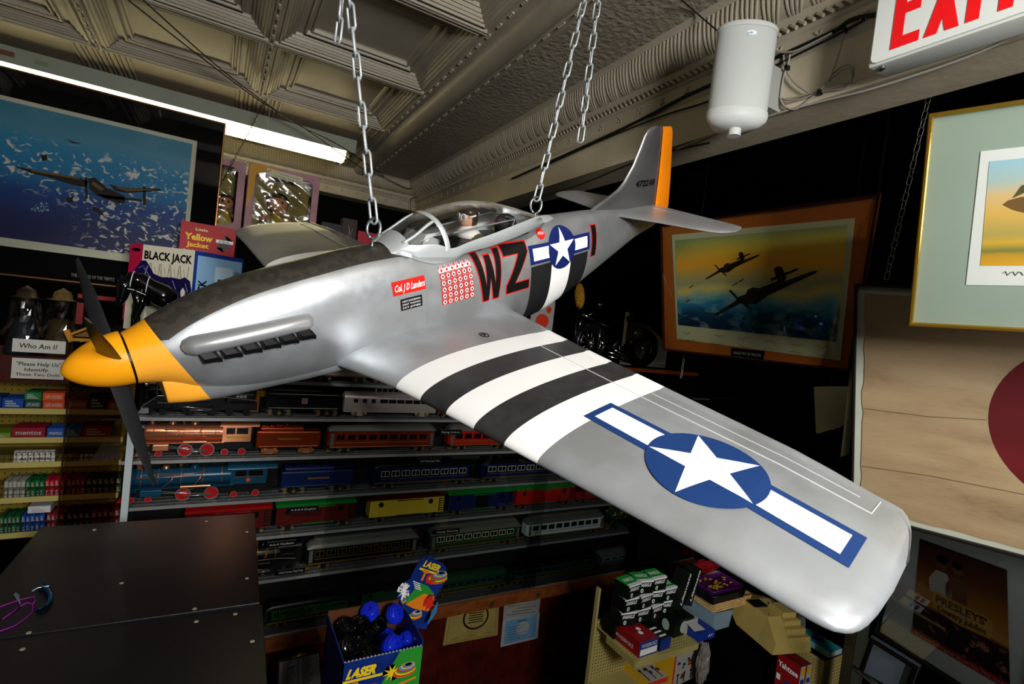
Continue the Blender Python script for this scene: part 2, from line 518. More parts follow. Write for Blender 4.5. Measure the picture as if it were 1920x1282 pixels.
def wires():
    blk = mat('black_cable', '0b0b0b', .5); gry = mat('grey_cable', '8f8b80', .5)
    def run(name, label, pts, r, m, parent=None, cat='cable', sag=0):
        g = MB(); out = []
        P = [Vector(p) for p in pts]
        for i in range(len(P) - 1):
            for k in range(8):
                t = k / 8; a = P[max(0, i - 1)]; b = P[i]; c = P[i + 1]; d = P[min(len(P) - 1, i + 2)]
                out.append(.5 * ((2 * b) + (c - a) * t + (2 * a - 5 * b + 4 * c - d) * t * t + (3 * b - a - 3 * c + d) * t**3))
        out.append(P[-1]); g.tube(out, r, 6)
        o = g.build(name, m, parent, True)
        if not parent: tag(o, label, cat)
        return o
    x = 1.415
    run('cable', 'thick black cable along the top of the painted beam', [at(1900, 10, 0, x), at(1625, 30, 0, x), at(1560, 60, 0, x), at(1450, 110, 0, x), at(1290, 178, 0, x), at(1180, 235, 0, x), at(1060, 290, 0, x), at(960, 335, 0, x)], .006, blk)
    run('cable', 'thin black cable sagging below the thick one on the beam', [at(1620, 38, 0, x), at(1550, 75, 0, x), at(1460, 120, 0, x), at(1340, 185, 0, x), at(1240, 218, 0, x), at(1130, 262, 0, x), at(1020, 312, 0, x)], .0035, blk)
    run('cable', 'grey cable run along the lower edge of the beam', [at(1918, 62, 0, x), at(1800, 112, 0, x), at(1640, 165, 0, x), at(1540, 190, 0, x), at(1440, 218, 0, x), at(1330, 255, 0, x), at(1270, 280, 0, x)], .0035, gry)
    run('cable', 'black cable drooping under the beam edge behind the tail fin', [at(1330, 268, 0, x), at(1250, 285, 0, x), at(1170, 312, 0, x), at(1090, 345, 0, x), at(1000, 372, 0, x)], .003, blk)
    # coil of speaker cable tied in loops
    t = thing('speaker_cable', 'grey speaker cable tied in loose loops beside the white speaker', 'cable', tuple(at(1500, 175, 0, x)))
    def loc(pts): return [Vector(p) - t.location for p in pts]
    for i, (q, r) in enumerate((([(1446, 172), (1470, 186), (1530, 172), (1590, 155), (1600, 130), (1585, 122), (1560, 140), (1537, 172), (1500, 198), (1470, 205), (1462, 180), (1470, 140), (1477, 105), (1470, 97), (1472, 125), (1490, 155), (1520, 175), (1537, 173)], .0028),
                 ([(1445, 178), (1490, 188), (1540, 172), (1585, 165), (1598, 145), (1588, 128), (1565, 142), (1530, 176), (1490, 205), (1465, 190), (1468, 150), (1480, 110), (1478, 97), (1468, 105)], .0026),
                 ([(1550, 160), (1570, 110), (1584, 58)], .0022), ([(1450, 100), (1462, 98), (1478, 98), (1500, 92), (1560, 62)], .003))):
        run('strand', '', loc([at(a, b, 0, x - .004 * i) for a, b in q]), r, gry, t)
    for a, b in ((1476, 127), (1537, 173), (1584, 57)):
        g = MB(); g.box(tuple(Vector(at(a, b, 0, x - .008)) - t.location - Vector((.008, .004, .006))), tuple(Vector(at(a, b, 0, x - .008)) - t.location + Vector((.008, .004, .006)))); g.build('cable_tie', blk, t)
    # thin wires from the ceiling towards the far corner
    c = CEIL - .035
    run('ceiling_wire', 'upper of two brown wires crossing the coffered ceiling', [at(268, 0, 2, c), at(400, 118, 2, c), at(480, 180, 2, c - .02), at(560, 235, 2, c - .06), at(640, 275, 2, c - .12), at(720, 330, 1, 4.3)], .0032, mat('brown_wire', '2c211c', .5), None, 'wire')
    run('ceiling_wire', 'lower of two brown wires crossing the coffered ceiling', [at(240, 0, 2, c), at(370, 102, 2, c - .01), at(480, 184, 2, c - .03), at(570, 240, 2, c - .09), at(650, 296, 2, c - .16), at(700, 330, 1, 4.25)], .0032, MATS['brown_wire'], None, 'wire')
    run('ceiling_wire', 'black wire sloping down to the top of the white speaker', [at(1278, 0, 2, c), at(1310, 28, 0, 1.3), at(1350, 62, 0, 1.24)], .0025, blk, None, 'wire')
    run('ceiling_wire', 'loop of thin black wire in the corner where the cornices meet', [at(700, 322, 1, 4.25), at(760, 352, 1, 4.28), at(778, 352, 1, 4.3), at(790, 368, 1, 4.3), at(772, 372, 1, 4.3), at(770, 395, 1, 4.3)], .003, blk, None, 'wire')


wires()


def lamp():
    zt = 3.575; y0 = 3.52
    L = thing('fluorescent_lamp', 'long grey fluorescent ceiling fixture with glowing tube over the picture', 'lamp', (0, y0, 3.5))
    body = mat('lamp_enamel', '8d9487', .4, var=.06)
    g = MB(); xa, xb = -1.25, at(667, 275, 1, y0).x
    g.box((xa, -.02, -.02), (xb, .16, .062)); g.build('housing', body, L)
    g = MB()
    n = 10; prof = [(-.018 + .0, -.02)] + [(.07 - .09 * cos(a * pi / n), -.02 - .055 * sin(a * pi / n)) for a in range(n + 1)]
    xe = xb - .06
    rings = [[(x, py, pz) for py, pz in prof] for x in (xa, xe)]
    g.loft(rings, closed=True, cap=True)
    em = mat('lamp_diffuser', 'fdf6dc', .4, emit='fff0b4', es=14)
    g.build('diffuser', em, L, True, ang=50)
    g = MB(); g.box((xe, -.02, -.07), (xe + .012, .155, -.018)); g.box((xe + .012, .02, -.055), (xe + .03, .1, -.022))
    g.build('end_cap', mat('lamp_yellowed', 'b9ab74', .5), L)
    g = MB(); g.box((-1.05, -.0215, .012), (-.955, -.02, .036), 0); g.build('rating_label', mat('label_brown', '6e4030', .6), L)
    g = MB(); g.box((-.88, -.0215, .01), (-.83, -.02, .03), 0); g.build('approval_mark', mat('label_green', '6f8568', .6), L)


lamp()


def exit_sign():
    X = 1.305
    tl = at(1625, 125, 0, X)
    ya = at(1629, 100, 0, X).y; zb = at(1636, 127, 0, X).z
    t = thing('exit_sign', 'white exit sign box with red letters on the beam', 'exit sign', (X, ya, zb))
    wd, ht, dp = .34, .225, .075
    wm = mat('exit_white', 'cfd3cf', .45, emit='ffffff', es=.02)
    g = MB(); g.box((0, -wd, 0), (dp, 0, ht), bev=.012); g.build('housing', mat('exit_case', 'bfc4be', .45), t, True, ang=40)
    g = MB(); g.prism([(-.008, .02), (-.012, .012), (-.02, .008), (-wd + .02, .008), (-wd + .008, .02), (-wd + .008, ht - .02), (-wd + .02, ht - .008), (-.02, ht - .008), (-.008, ht - .02)], -.003, .01, fr=lambda u, v, w: (w, u, v)); g.build('face_panel', wm, t)
    e0 = at(1669, 94, 0, X - .003); e1 = at(1722, 74, 0, X - .003)
    y0 = e0.y - ya; z0 = e0.z - zb; lw = e0.y - e1.y; lh = .165; st = lw * .42
    g = MB(); R = lambda a, b, c, d: g.prism([(y0 - a, z0 + b), (y0 - c, z0 + b), (y0 - c, z0 + d), (y0 - a, z0 + d)], -.0045, -.003, fr=lambda u, v, w: (w, u, v))
    s = st * .95; hb = .024
    R(0, 0, s, lh); R(s, 0, lw, hb); R(s, lh / 2 - hb / 2 + .004, lw * .93, lh / 2 + hb / 2 + .004); R(s, lh - hb, lw, lh)
    a = lw * 1.18; wX = lw * 1.12
    for sgn in (0, 1):
        p = [(a, 0), (a + s * 1.05, 0), (a + wX, lh), (a + wX - s * 1.05, lh)]
        if sgn: p = [(a, lh), (a + s * 1.05, lh), (a + wX, 0), (a + wX - s * 1.05, 0)]
        g.prism([(y0 - u, z0 + v) for u, v in p], -.0045 - .0002 * sgn, -.003, fr=lambda u, v, w: (w, u, v))
    b = a + wX + lw * .2; R(b, 0, b + s, lh)
    c = b + s + lw * .2; R(c + lw * .34, 0, c + lw * .34 + s, lh); R(c, lh - hb, c + lw * 1.1, lh)
    g.build('lettering', mat('exit_red', 'e0161a', .5, emit='ff1010', es=.05), t)
    g = MB(); g.cyl((.01, -.03, -.006), (.01, -.03, 0), .006); g.cyl((.02, -.022, -.004), (.02, -.022, 0), .004); g.build('screw', mat('zinc', '8a8f8a', .35, 1), t)


exit_sign()


def speaker():
    bx = 1.26
    pt = at(1398, 62, 0, bx); pb = at(1383, 222, 0, bx)
    zt, zb = pt.z, pb.z; c = (pt + pb) / 2; H = (zt - zb)
    t = thing('wall_speaker', 'white curved loudspeaker with perforated grille on the beam', 'speaker', (c.x, c.y, zb))
    wh = mat('speaker_plastic', 'b9bdb9', .45)
    pl = at(1330, 200, 0, bx); pr = at(1440, 200, 0, bx)
    hw = .083
    ang = math.atan2(-1, -.75)
    q = Matrix.Rotation(ang + pi / 2, 3, 'Z')

    def arc(s=1, f=1.0, n=18, inset=0):   # D-shaped outline, bow to the front (-y)
        pts = []
        for i in range(n + 1):
            a = pi + pi * i / n
            pts.append(q @ Vector(((hw * s - inset) * cos(a), (hw * .62 * s - inset) * sin(a), 0)))
        pts.append(q @ Vector((hw * .6 * s, hw * .85 * s, 0))); pts.append(q @ Vector((-hw * .6 * s, hw * .85 * s, 0)))
        return pts
    def ring(s, z): return [p + Vector((0, 0, z)) for p in arc(s)]
    g = MB(); g.loft([ring(1, .012), ring(1, H - .008)])
    gm = mat('speaker_grille', 'aeb2ae', .5)
    if not gm.get('holes'):
        gm['holes'] = 1; nt = gm.node_tree; b = nt.nodes['Principled BSDF']
        tc = nt.nodes.new('ShaderNodeTexCoord'); sp = nt.nodes.new('ShaderNodeSeparateXYZ'); nt.links.new(tc.outputs['Object'], sp.inputs[0])
        def m_(op, a, bb):
            k = nt.nodes.new('ShaderNodeMath'); k.operation = op
            for i, v in enumerate((a, bb)):
                if isinstance(v, (int, float)): k.inputs[i].default_value = v
                else: nt.links.new(v, k.inputs[i])
            return k.outputs[0]
        sx = m_('SINE', m_('MULTIPLY', m_('ADD', sp.outputs[0], m_('MULTIPLY', sp.outputs[1], -1.0)), 1500.), 0)
        sz = m_('SINE', m_('MULTIPLY', sp.outputs[2], 2000.), 0)
        h = m_('GREATER_THAN', m_('MULTIPLY', sx, sz), .35)
        mx = nt.nodes.new('ShaderNodeMix'); mx.data_type = 'RGBA'; nt.links.new(h, mx.inputs[0])
        mx.inputs[6].default_value = (*srgb('b9bdb9'), 1); mx.inputs[7].default_value = (*srgb('8f938f'), 1)
        nt.links.new(mx.outputs[2], b.inputs['Base Color'])
    g.build('grille', gm, t, True, ang=40)
    g = MB(); g.loft([ring(.97, H - .008), ring(1.03, H - .006), ring(1.03, H + .003), ring(.98, H + .008), ring(.6, H + .010)]); g.build('top_cap', wh, t, True, ang=40)
    g = MB(); g.loft([ring(.45, -.03), ring(.8, -.022), ring(1.0, -.008), ring(1.04, .004), ring(1.03, .016), ring(.97, .018)]); g.build('bottom_cap', wh, t, True, ang=40)
    g = MB(); g.cyl((0, 0, -.05), (0, 0, -.02), .018, n=16); g.build('bracket_knob', wh, t, True, ang=40)
    g = MB()
    for s in (0, 1):
        pass
    g.tube([q @ Vector((0, hw * .9, H - .03)), q @ Vector((0, hw * 1.5, H * .7)), q @ Vector((0, hw * 1.5, H * .2)), q @ Vector((0, hw * .3, -.035)), (0, 0, -.04)], .007, 8)
    g.box((.1, -.02, H * .25), (1.43 - c.x, .03, H * .75))
    g.build('wall_bracket', mat('bracket_grey', '8a8c86', .5), t)
    g = MB(); fr = lambda u, v: q @ Vector((u, -hw * .62 * sqrt(max(0, 1 - (u / hw)**2)) - .0015, v))
    poly_on(g, circ(-.0, H - .03, .014, 24, .007), fr, 0, .006); 
    text_on(g, 'polk', lambda u, v: fr(u, v) + q @ Vector((0, -.0006, 0)), -.011, H - .033, .006, mi=1)
    g.build('badge', [mat('badge_white', 'd8e4ea', .4), mat('badge_blue', '29437a', .4)], t)


speaker()


def chain(name, label, pts, pitch, wr, m, group=None, cat='chain', half=None, twist=1):
    """interlocked oval links from the first to the last point"""
    P = [Vector(p) for p in pts]; g = MB(); base = P[0]
    seg = [(P[i], P[i + 1]) for i in range(len(P) - 1)]; k = 0
    for a, b in seg:
        d = b - a; n = max(1, round(d.length / pitch)); dn = d.normalized()
        up = Vector((-.7, -.7, 0)); up = (up - dn * up.dot(dn)).normalized(); sd = dn.cross(up)
        for i in range(n):
            c = a + d * ((i + .5) / n); u, v = (up, sd) if k % 2 else (sd, up)
            # a stadium ring: long axis along the chain
            hl = d.length / n * .5 + wr * 1.1; hw = pitch * (half or .24); pts2 = []
            mix = u if twist else u
            for q in range(16):
                an = 2 * pi * q / 16; off = hl - hw
                pts2.append(c + dn * (cos(an) * hw + (off if cos(an) > 0 else -off)) + (mix * .9 + v * .44).normalized() * (sin(an) * hw) - base)
            g.tube(pts2, wr, 6, closed=True); k += 1
    o = g.build(name, m, None, True, loc=base)
    return tag(o, label, cat, group)


# ------------------------------------------------------------------ the hanging model fighter
K = 1 / 6.2
PR = Matrix(((-.9220, .2924, -.2556), (-.1995, -.9222, -.3319), (-.3327, -.2537, .9081)))
PR = PR.to_quaternion().normalized().to_matrix()
PT = CAM + (Vector((-.213, 1.090, 2.335)) - CAM) * (5.5 / 6.2)


def A(x, y, z): return Vector((-x * K, y * K, z * K))       # metres of the full-size type: aft of the nose tip, to port, up


def AW(x, y, z): return PT + PR @ A(x, y, z)


FS = [.52, .6, .75, 1.0, 1.35, 1.7, 2.3, 3.0, 3.5, 3.9, 4.3, 5.0, 5.5, 6.0, 6.5, 7.2, 8.0, 8.8, 9.4, 9.75]
FT = [.24, .27, .335, .44, .535, .59, .635, .675, .66, .56, .50, .50, .57, .665, .66, .64, .59, .52, .46, .38]
FB = [-.27, -.29, -.34, -.50, -.63, -.70, -.76, -.80, -.82, -.84, -.86, -.92, -.96, -.93, -.82, -.58, -.30, -.03, .10, .22]
FW = [.26, .28, .32, .37, .41, .435, .455, .465, .47, .47, .465, .45, .44, .42, .39, .33, .25, .16, .09, .03]
FN = [2.0, 2.0, 2.0, 2.1, 2.2, 2.3, 2.4, 2.4, 2.4, 2.4, 2.4, 2.35, 2.3, 2.3, 2.2, 2.2, 2.1, 2.0, 2.0, 2.0]


def fsec(x):
    t, b, wd, n = (interp(FS, q, x) for q in (FT, FB, FW, FN))
    return t, b, wd, n, b * .5 + t * .5 + .03 * min(1, max(0, (x - 1) / 2))


def fpt(x, th, off=0):
    t, b, wd, n, zc = fsec(x)
    c, s = cos(th), sin(th); h = (t - zc) if s >= 0 else (zc - b)
    y = wd * math.copysign(abs(c)**(2 / n), c); z = zc + h * math.copysign(abs(s)**(2 / n), s)
    return x, y + off * c, z + off * s


def fside(x, z, off=.006):
    """port flank of the fuselage"""
    t, b, wd, n, zc = fsec(x); h = (t - zc) if z >= zc else (zc - b)
    q = min(.999, abs((z - zc) / h)); return A(x, wd * (1 - q**n)**(1 / n) + off, z)


WY = [0, .4, 1.0, 1.3, 3.2, 5.0, 5.25, 5.45, 5.56, 5.65, 5.71, 5.74]
WLE = [2.30, 2.42, 2.58, 2.64, 2.87, 3.05, 3.07, 3.09, 3.12, 3.20, 3.38, 3.75]
WTE = [5.25, 5.22, 5.14, 5.09, 4.92, 4.77, 4.73, 4.71, 4.70, 4.58, 4.33, 4.1]
WTH = [.235, .23, .215, .21, .165, .130, .128, .126, .120, .102, .07, .004]


def wz(y): return -.60 + .043 * abs(y) - .05 * max(0, abs(y) - 4.7)


def wup(x, y, off=.006):
    """upper skin of the wing"""
    a = abs(y); le, te, th = (interp(WY, q, a) for q in (WLE, WTE, WTH)); t = min(1, max(0, (x - le) / (te - le)))
    h = th * 2.2 * (1.4845 * sqrt(t) - .63 * t - 1.758 * t * t + 1.4215 * t**3 - .518 * t**4) * .82
    return A(x, y, wz(y) + h + off)


def _mr(nt, a, lo, hi):
    k = nt.nodes.new('ShaderNodeMapRange'); nt.links.new(a, k.inputs[0]); k.inputs[1].default_value = lo; k.inputs[2].default_value = hi; return k.outputs[0]


def nodes_of(m):
    nt = m.node_tree; b = nt.nodes['Principled BSDF']
    def M_(op, *a):
        k = nt.nodes.new('ShaderNodeMath'); k.operation = op
        for i, v in enumerate(a):
            if isinstance(v, (int, float)): k.inputs[i].default_value = v
            else: nt.links.new(v, k.inputs[i])
        return k.outputs[0]
    def MIX(fac, c0, c1):
        k = nt.nodes.new('ShaderNodeMix'); k.data_type = 'RGBA'
        for i, v in ((0, fac), (6, c0), (7, c1)):
            if isinstance(v, (int, float)): k.inputs[i].default_value = v
            elif isinstance(v, tuple): k.inputs[i].default_value = (*v[:3], 1)
            else: nt.links.new(v, k.inputs[i])
        return k.outputs[2]
    def NOISE(scale, detail=5, vec=None, dist=0):
        k = nt.nodes.new('ShaderNodeTexNoise'); k.inputs['Scale'].default_value = scale; k.inputs['Detail'].default_value = detail
        k.inputs['Distortion'].default_value = dist
        if vec: nt.links.new(vec, k.inputs['Vector'])
        return k.outputs[0]
    return nt, b, M_, MIX, NOISE


def plane_paint(name, kind):
    """silver dope with the painted areas of fuselage and wing, set by the model's own coordinates"""
    m = mat(name, 'b9bdc0', .33, .0, .5)
    nt, b, M_, MIX, NOISE = nodes_of(m)
    tc = nt.nodes.new('ShaderNodeTexCoord'); sp = nt.nodes.new('ShaderNodeSeparateXYZ'); nt.links.new(tc.outputs['Object'], sp.inputs[0])
    x = M_('MULTIPLY', sp.outputs[0], -1 / K); y = M_('ABSOLUTE', M_('MULTIPLY', sp.outputs[1], 1 / K)); z = M_('MULTIPLY', sp.outputs[2], 1 / K)
    gt = lambda a, v: M_('GREATER_THAN', a, v); lt = lambda a, v: M_('LESS_THAN', a, v)
    AND = lambda *a: a[0] if len(a) == 1 else M_('MULTIPLY', a[0], AND(*a[1:]))
    n1 = NOISE(9, 6, tc.outputs['Object']); n2 = NOISE(55, 6, tc.outputs['Object'])
    metal = 0
    SIL = srgb('bcc0c4' if kind == 'fuselage' else 'a9adb0'); WHT = srgb('e9e9e6'); BLK = srgb('1b1c1e'); YEL = srgb('f0a010'); YE2 = srgb('f3a83a')
    base = MIX(_mr(nt, n1, .4, .62), SIL, srgb('a6a8aa' if kind == 'fuselage' else '989a9b')); fac = None
    if kind == 'fuselage':
        # pale worn patch and darker belly paint have shapes of their own
        blot = _mr(nt, M_('ADD', n1, M_('MULTIPLY', M_('SUBTRACT', x, 2.6), .12)), .52, .66)
        base = MIX(M_('MULTIPLY', AND(blot, lt(x, 3.6), gt(z, -.45), lt(z, .18)), .22), base, srgb('c6cacb'))
        st = AND(gt(x, 5.53), lt(x, 6.95), lt(z, .06))
        wh = AND(gt(x, 6.0), lt(x, 6.48))
        col = MIX(st, base, BLK); col = MIX(AND(st, wh), col, WHT)
        ag = AND(gt(x, .7), lt(x, 3.52), lt(y, .285), gt(z, .2))
        col = MIX(ag, col, MIX(gt(n2, .5), srgb('38342d'), srgb('2d2a25')))
        nose = lt(M_('ADD', x, M_('MULTIPLY', z, .37)), .845)
        p2 = gt(M_('ADD', n1, M_('MULTIPLY', z, -.25)), .52)
        col = MIX(nose, col, MIX(M_('MULTIPLY', p2, .7), YEL, YE2))
        fac = M_('MAXIMUM', M_('MAXIMUM', nose, ag), st)
    else:
        st = AND(gt(y, 1.29), lt(y, 3.245))
        s2 = gt(M_('SINE', M_('MULTIPLY', M_('SUBTRACT', y, 1.29), pi / .391)), 0)
        wear = MIX(M_('MULTIPLY', M_('MULTIPLY', n1, n2), .9), BLK, srgb('4a4a48'))
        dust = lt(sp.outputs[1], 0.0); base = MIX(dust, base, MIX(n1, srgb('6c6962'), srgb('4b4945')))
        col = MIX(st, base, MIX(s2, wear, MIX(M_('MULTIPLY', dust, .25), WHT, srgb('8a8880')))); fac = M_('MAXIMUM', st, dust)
    b.inputs['Roughness'].default_value = .36
    nt.links.new(col, b.inputs['Base Color'])
    nt.links.new(M_('MULTIPLY', M_('SUBTRACT', 1.0, fac), (.74 if kind == 'fuselage' else .5)), b.inputs['Metallic'])
    rr = M_('ADD', M_('MULTIPLY', n2, .18), .27); nt.links.new(rr, b.inputs['Roughness'])
    bp = nt.nodes.new('ShaderNodeBump'); bp.inputs['Strength'].default_value = .12; bp.inputs['Distance'].default_value = .004
    nt.links.new(NOISE(7, 3, tc.outputs['Object']), bp.inputs['Height']); nt.links.new(bp.outputs[0], b.inputs['Normal'])
    return m


def airplane():
    T = thing('model_airplane', 'large silver model fighter plane with yellow nose hanging from two chains', 'model airplane', PT, PR)
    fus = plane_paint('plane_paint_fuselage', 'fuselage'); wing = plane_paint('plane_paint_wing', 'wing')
    sil = mat('plane_silver', 'b4b6b8', .34, .6, var=.15, vs=9, bump=.05, bs=9)
    yel = mat('plane_yellow', 'f3a012', .38, var=.12, vs=5); ora = mat('rudder_orange', 'd9780c', .25, var=.1)
    blk = mat('decal_black', '0d0d0e', .4); wht = mat('decal_white', 'e8e9e8', .4); blu = mat('decal_blue', '1a386c', .4, var=.12, vs=12); nav = mat('decal_navy', '12205a', .4)
    red = mat('decal_red', 'cf1d14', .4); dk = mat('cockpit_dark', '0c0d0e', .6)
    # fuselage
    g = MB(); xs = [.52 + (9.75 - .52) * i / 110 for i in range(111)]
    g.loft([[A(*fpt(x, 2 * pi * j / 64)) for j in range(64)] for x in xs]); F = g.build('fuselage', fus, T, True, ang=50)
    # chin intake blending into the belly
    g = MB(); R = []
    for x, zb, wd, zt in ((.70, -.56, .19, -.2), (.72, -.565, .205, -.2), (.9, -.62, .23, -.2), (1.15, -.665, .255, -.25), (1.6, -.70, .29, -.3), (2.1, -.74, .32, -.4), (2.7, -.77, .34, -.5), (3.2, -.79, .34, -.6)):
        R.append([A(x, wd * math.copysign(abs(cos(a))**.7, cos(a)), (zt + zb) / 2 + (zt - zb) / 2 * math.copysign(abs(sin(a))**.7, sin(a))) for a in [2 * pi * j / 40 for j in range(40)]])
    g.loft(R); g.build('chin_intake', fus, T, True, ang=50)
    # cowl ring gap
    g = MB(); g.cyl(A(.505, 0, -.02), A(.53, 0, -.02), .235 * K, n=40); g.build('gap_ring', blk, T)
    # spinner
    g = MB(); pr = []
    for i in range(25):
        t = i / 24; pr.append((.262 * K * (1 - (1 - t)**1.9)**.62, t * .5 * K))
    g.lathe(pr, (0, 0, 0), (-1, 0, 0), 48)
    S = g.build('spinner', yel, T, True, ang=50)
    # blades
    bm_ = mat('blade_grey', '2b2c2e', .42, .15, var=.2)
    for an, r, xt in ((37, 1.42, .29), (156, 1.52, .43), (276, 1.42, .38)):
        a = radians(an); rad = Vector((0, cos(a), sin(a))); tan = Vector((0, -sin(a), cos(a))); ax = Vector((-1, 0, 0)); g = MB(); R = []
        for i in range(20):
            t = i / 19; rr = (.15 + (r - .15) * t) * K; cw = (.105 + .16 * sin(pi * min(1, t * 1.25 + .05))**1.0 * (1 - .45 * t)) * K * (1 if t < .97 else .7); cw = min(cw, .10 * K)
            cw *= (1 - .55 * max(0, (t - .55) / .45)); th = .05 * K * (1 - t * .75) ; pit = radians(52 - 26 * t)
            cd_ = tan * cos(pit) - ax * sin(pit); nd = ax * cos(pit) + tan * sin(pit)
            c = Vector((-lerp(.38, xt, t) * K, 0, 0)) + rad * rr
            R.append([c + cd_ * (cw * cos(2 * pi * j / 12)) + nd * (th * .5 * sin(2 * pi * j / 12)) for j in range(12)])
        g.loft(R); g.build('propeller_blade', bm_, T, True, ang=50)
    # wing, one continuous surface through the fuselage
    ys = [0, .2, .42, .7, 1.0] + [1.0 + .04 * i for i in range(1, 60)] + [3.4 + .1 * i for i in range(1, 20)] + [5.4, 5.46, 5.52, 5.57, 5.62, 5.65, 5.68, 5.70, 5.72, 5.735, 5.74]
    g = MB(); R = []
    for y in [-v for v in ys[:0:-1]] + ys:
        a = abs(y); le, te, th = (interp(WY, q, a) for q in (WLE, WTE, WTH)); ring = []
        for j in range(56):
            u = 2 * pi * j / 56; t = .5 - .5 * cos(u); f_ = 2.2 * (1.4845 * sqrt(t) - .63 * t - 1.758 * t * t + 1.4215 * t**3 - .518 * t**4)
            h = th * f_ * (.82 if j < 28 else -.42)
            if t > .999: h = 0
            ring.append(A(le + (te - le) * t, y, wz(y) + h + (.012 if j < 28 else -.006) * (t > .96)))
        R.append(ring)
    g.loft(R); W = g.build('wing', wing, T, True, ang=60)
    # hinge lines of flap and aileron, raised seams
    g = MB()
    def seam(p, q, n=24, r=.006):
        g.tube([wup(lerp(p[0], q[0], i / n), lerp(p[1], q[1], i / n), .001) for i in range(n + 1)], r * K, 5)
    seam((4.50, 1.7), (4.43, 3.2)); seam((4.43, 3.2), (4.38, 5.42)); seam((4.38, 5.42), (4.70, 5.43), 4)
    g.build('hinge_seam', mat('seam_pale', 'c2c4c4', .4), W)
    g = MB(); seam((4.62, 3.26), (4.55, 5.3), 20, .004); g.build('trim_seam', MATS['seam_pale'], W)
    g = MB(); seam((4.50, -1.7), (4.38, -5.42)); seam((4.38, -5.42), (4.7, -5.43), 4); g.build('hinge_seam', MATS['seam_pale'], W)
    # star and bars on the port wing
    g = MB(); f = lambda o: (lambda u, v: wup(u, v, o))
    cx, cy, r = 3.80, 4.32, .505
    poly_on(g, rectp(3.585, 3.16, 4.015, 5.48), f(.006), 0, .06); poly_on(g, circ(cx, cy, r), f(.0085), 0, .06)
    poly_on(g, rectp(3.66, 3.235, 3.94, cy - r + .03), f(.0095), 1, .06); poly_on(g, rectp(3.66, cy + r - .03, 3.94, 5.40), f(.0095), 1, .06)
    poly_on(g, circ(cx, cy, r), f(.0105), 0, .06); poly_on(g, star(cx, cy, r * .97, 180), f(.0135), 1, .05)
    g.build('insignia', [blu, wht], W)
    g = MB(); g.tube([wup(4.09 + .055 * cos(a * pi / 12), 1.06 + .075 * sin(a * pi / 12), .004) for a in range(25)], .006 * K, 4)
    g.tube([wup(4.05, 1.03, .004), wup(4.12, 1.06, .004)], .008 * K, 4); g.tube([wup(4.08, 1.1, .004), wup(4.1, 1.02, .004)], .008 * K, 4)
    g.build('filler_mark', blk, W)
    # fin and rudder
    def foil(prof, th, nm, m, par):
        """prof: list of (z, xLE, xTE)"""
        g = MB(); R = []
        for z, a, b_ in prof:
            ring = []
            for j in range(24):
                u = 2 * pi * j / 24; t = .5 - .5 * cos(u); s = sin(u)
                ring.append(A(a + (b_ - a) * t, th * (1 - .45 * (z - .4) / 1.6) * s * (1 - .55 * t), z))
            R.append(ring)
        g.loft(R); return g.build(nm, m, par, True, ang=50)
    FIN = [(.42, 6.9, 9.34), (.55, 7.15, 9.34), (.68, 7.42, 9.33), (.80, 7.75, 9.32), (.92, 8.03, 9.30), (1.05, 8.20, 9.29), (1.3, 8.40, 9.26), (1.6, 8.55, 9.22), (1.8, 8.63, 9.19), (1.9, 8.70, 9.17), (1.95, 8.80, 9.15), (1.965, 8.95, 9.12)]
    foil(FIN, .085, 'fin', mat('fin_silver', '9c9d9e', .3, .85, var=.3, vs=7, bump=.05, bs=9), T)
    foil([(.30, 9.40, 9.86), (.5, 9.37, 9.86), (1.0, 9.33, 9.76), (1.5, 9.27, 9.64), (1.85, 9.22, 9.55), (1.93, 9.19, 9.50), (1.95, 9.17, 9.44)], .055, 'rudder', ora, T)
    # tailplane
    g = MB()
    for s in (1, -1):
        R = []
        for y, a, b_ in ((0, 7.85, 9.40), (.25, 7.95, 9.42), (.9, 8.14, 9.34), (1.5, 8.28, 9.27), (1.75, 8.36, 9.24), (1.86, 8.46, 9.20), (1.93, 8.60, 9.05), (1.95, 8.72, 8.95)):
            th = .075 * (1 - .5 * y / 2)
            if y > 1.9: th *= .5
            R.append([A(a + (b_ - a) * (.5 - .5 * cos(2 * pi * j / 24)), s * y, .49 + th * sin(2 * pi * j / 24) * (1 - .5 * (.5 - .5 * cos(2 * pi * j / 24)))) for j in range(24)])
        g = MB(); g.loft(R); st = g.build('tailplane', sil, T, True, ang=50)
        g = MB(); g.tube([A(8.98 - .0 * y, s * y, .535 + .0 - .018 * y) for y in (.2, .8, 1.4, 1.8)], .005 * K, 5); g.build('hinge_seam', MATS['seam_pale'], st)
    # exhaust fairing and stubs
    for s in (1,):
        g = MB(); R = []
        for x, q in ((.90, .2), (.93, .7), (1.0, 1), (1.3, 1), (1.7, 1), (2.05, 1), (2.12, .75), (2.15, .2)):
            zc, hw = .12, fsec(x)[2]
            cy_, cz_ = hw - .0, zc
            R.append([A(x, s * (cy_ + .12 * q * cos(a)), cz_ + .092 * q * math.copysign(abs(sin(a))**.8, sin(a))) for a in [2 * pi * j / 20 for j in range(20)]])
        g.loft(R); g.build('exhaust_fairing', sil, T, True, ang=50)
        for i in range(6):
            x = 1.08 + .185 * i; hw = fsec(x)[2]
            g = MB(); g.loft([[A(x + dx + .03 * c_, s * (hw + oy), .0 - dz + sz * 1.2) for oy, sz, c_ in ((-.06, .05, 0), (.09, .05, 0), (.11, 0, 1), (.09, -.045, 1), (-.06, -.045, 0))] for dx, dz in ((-.06, 0), (.05, .01), (.09, .03))])
            g.build('exhaust_stub', mat('exhaust_black', '1a1a1b', .35, .5), T)
    # markings on the port flank
    fl = lambda o: (lambda u, v: fside(u, v, o))
    g = MB()
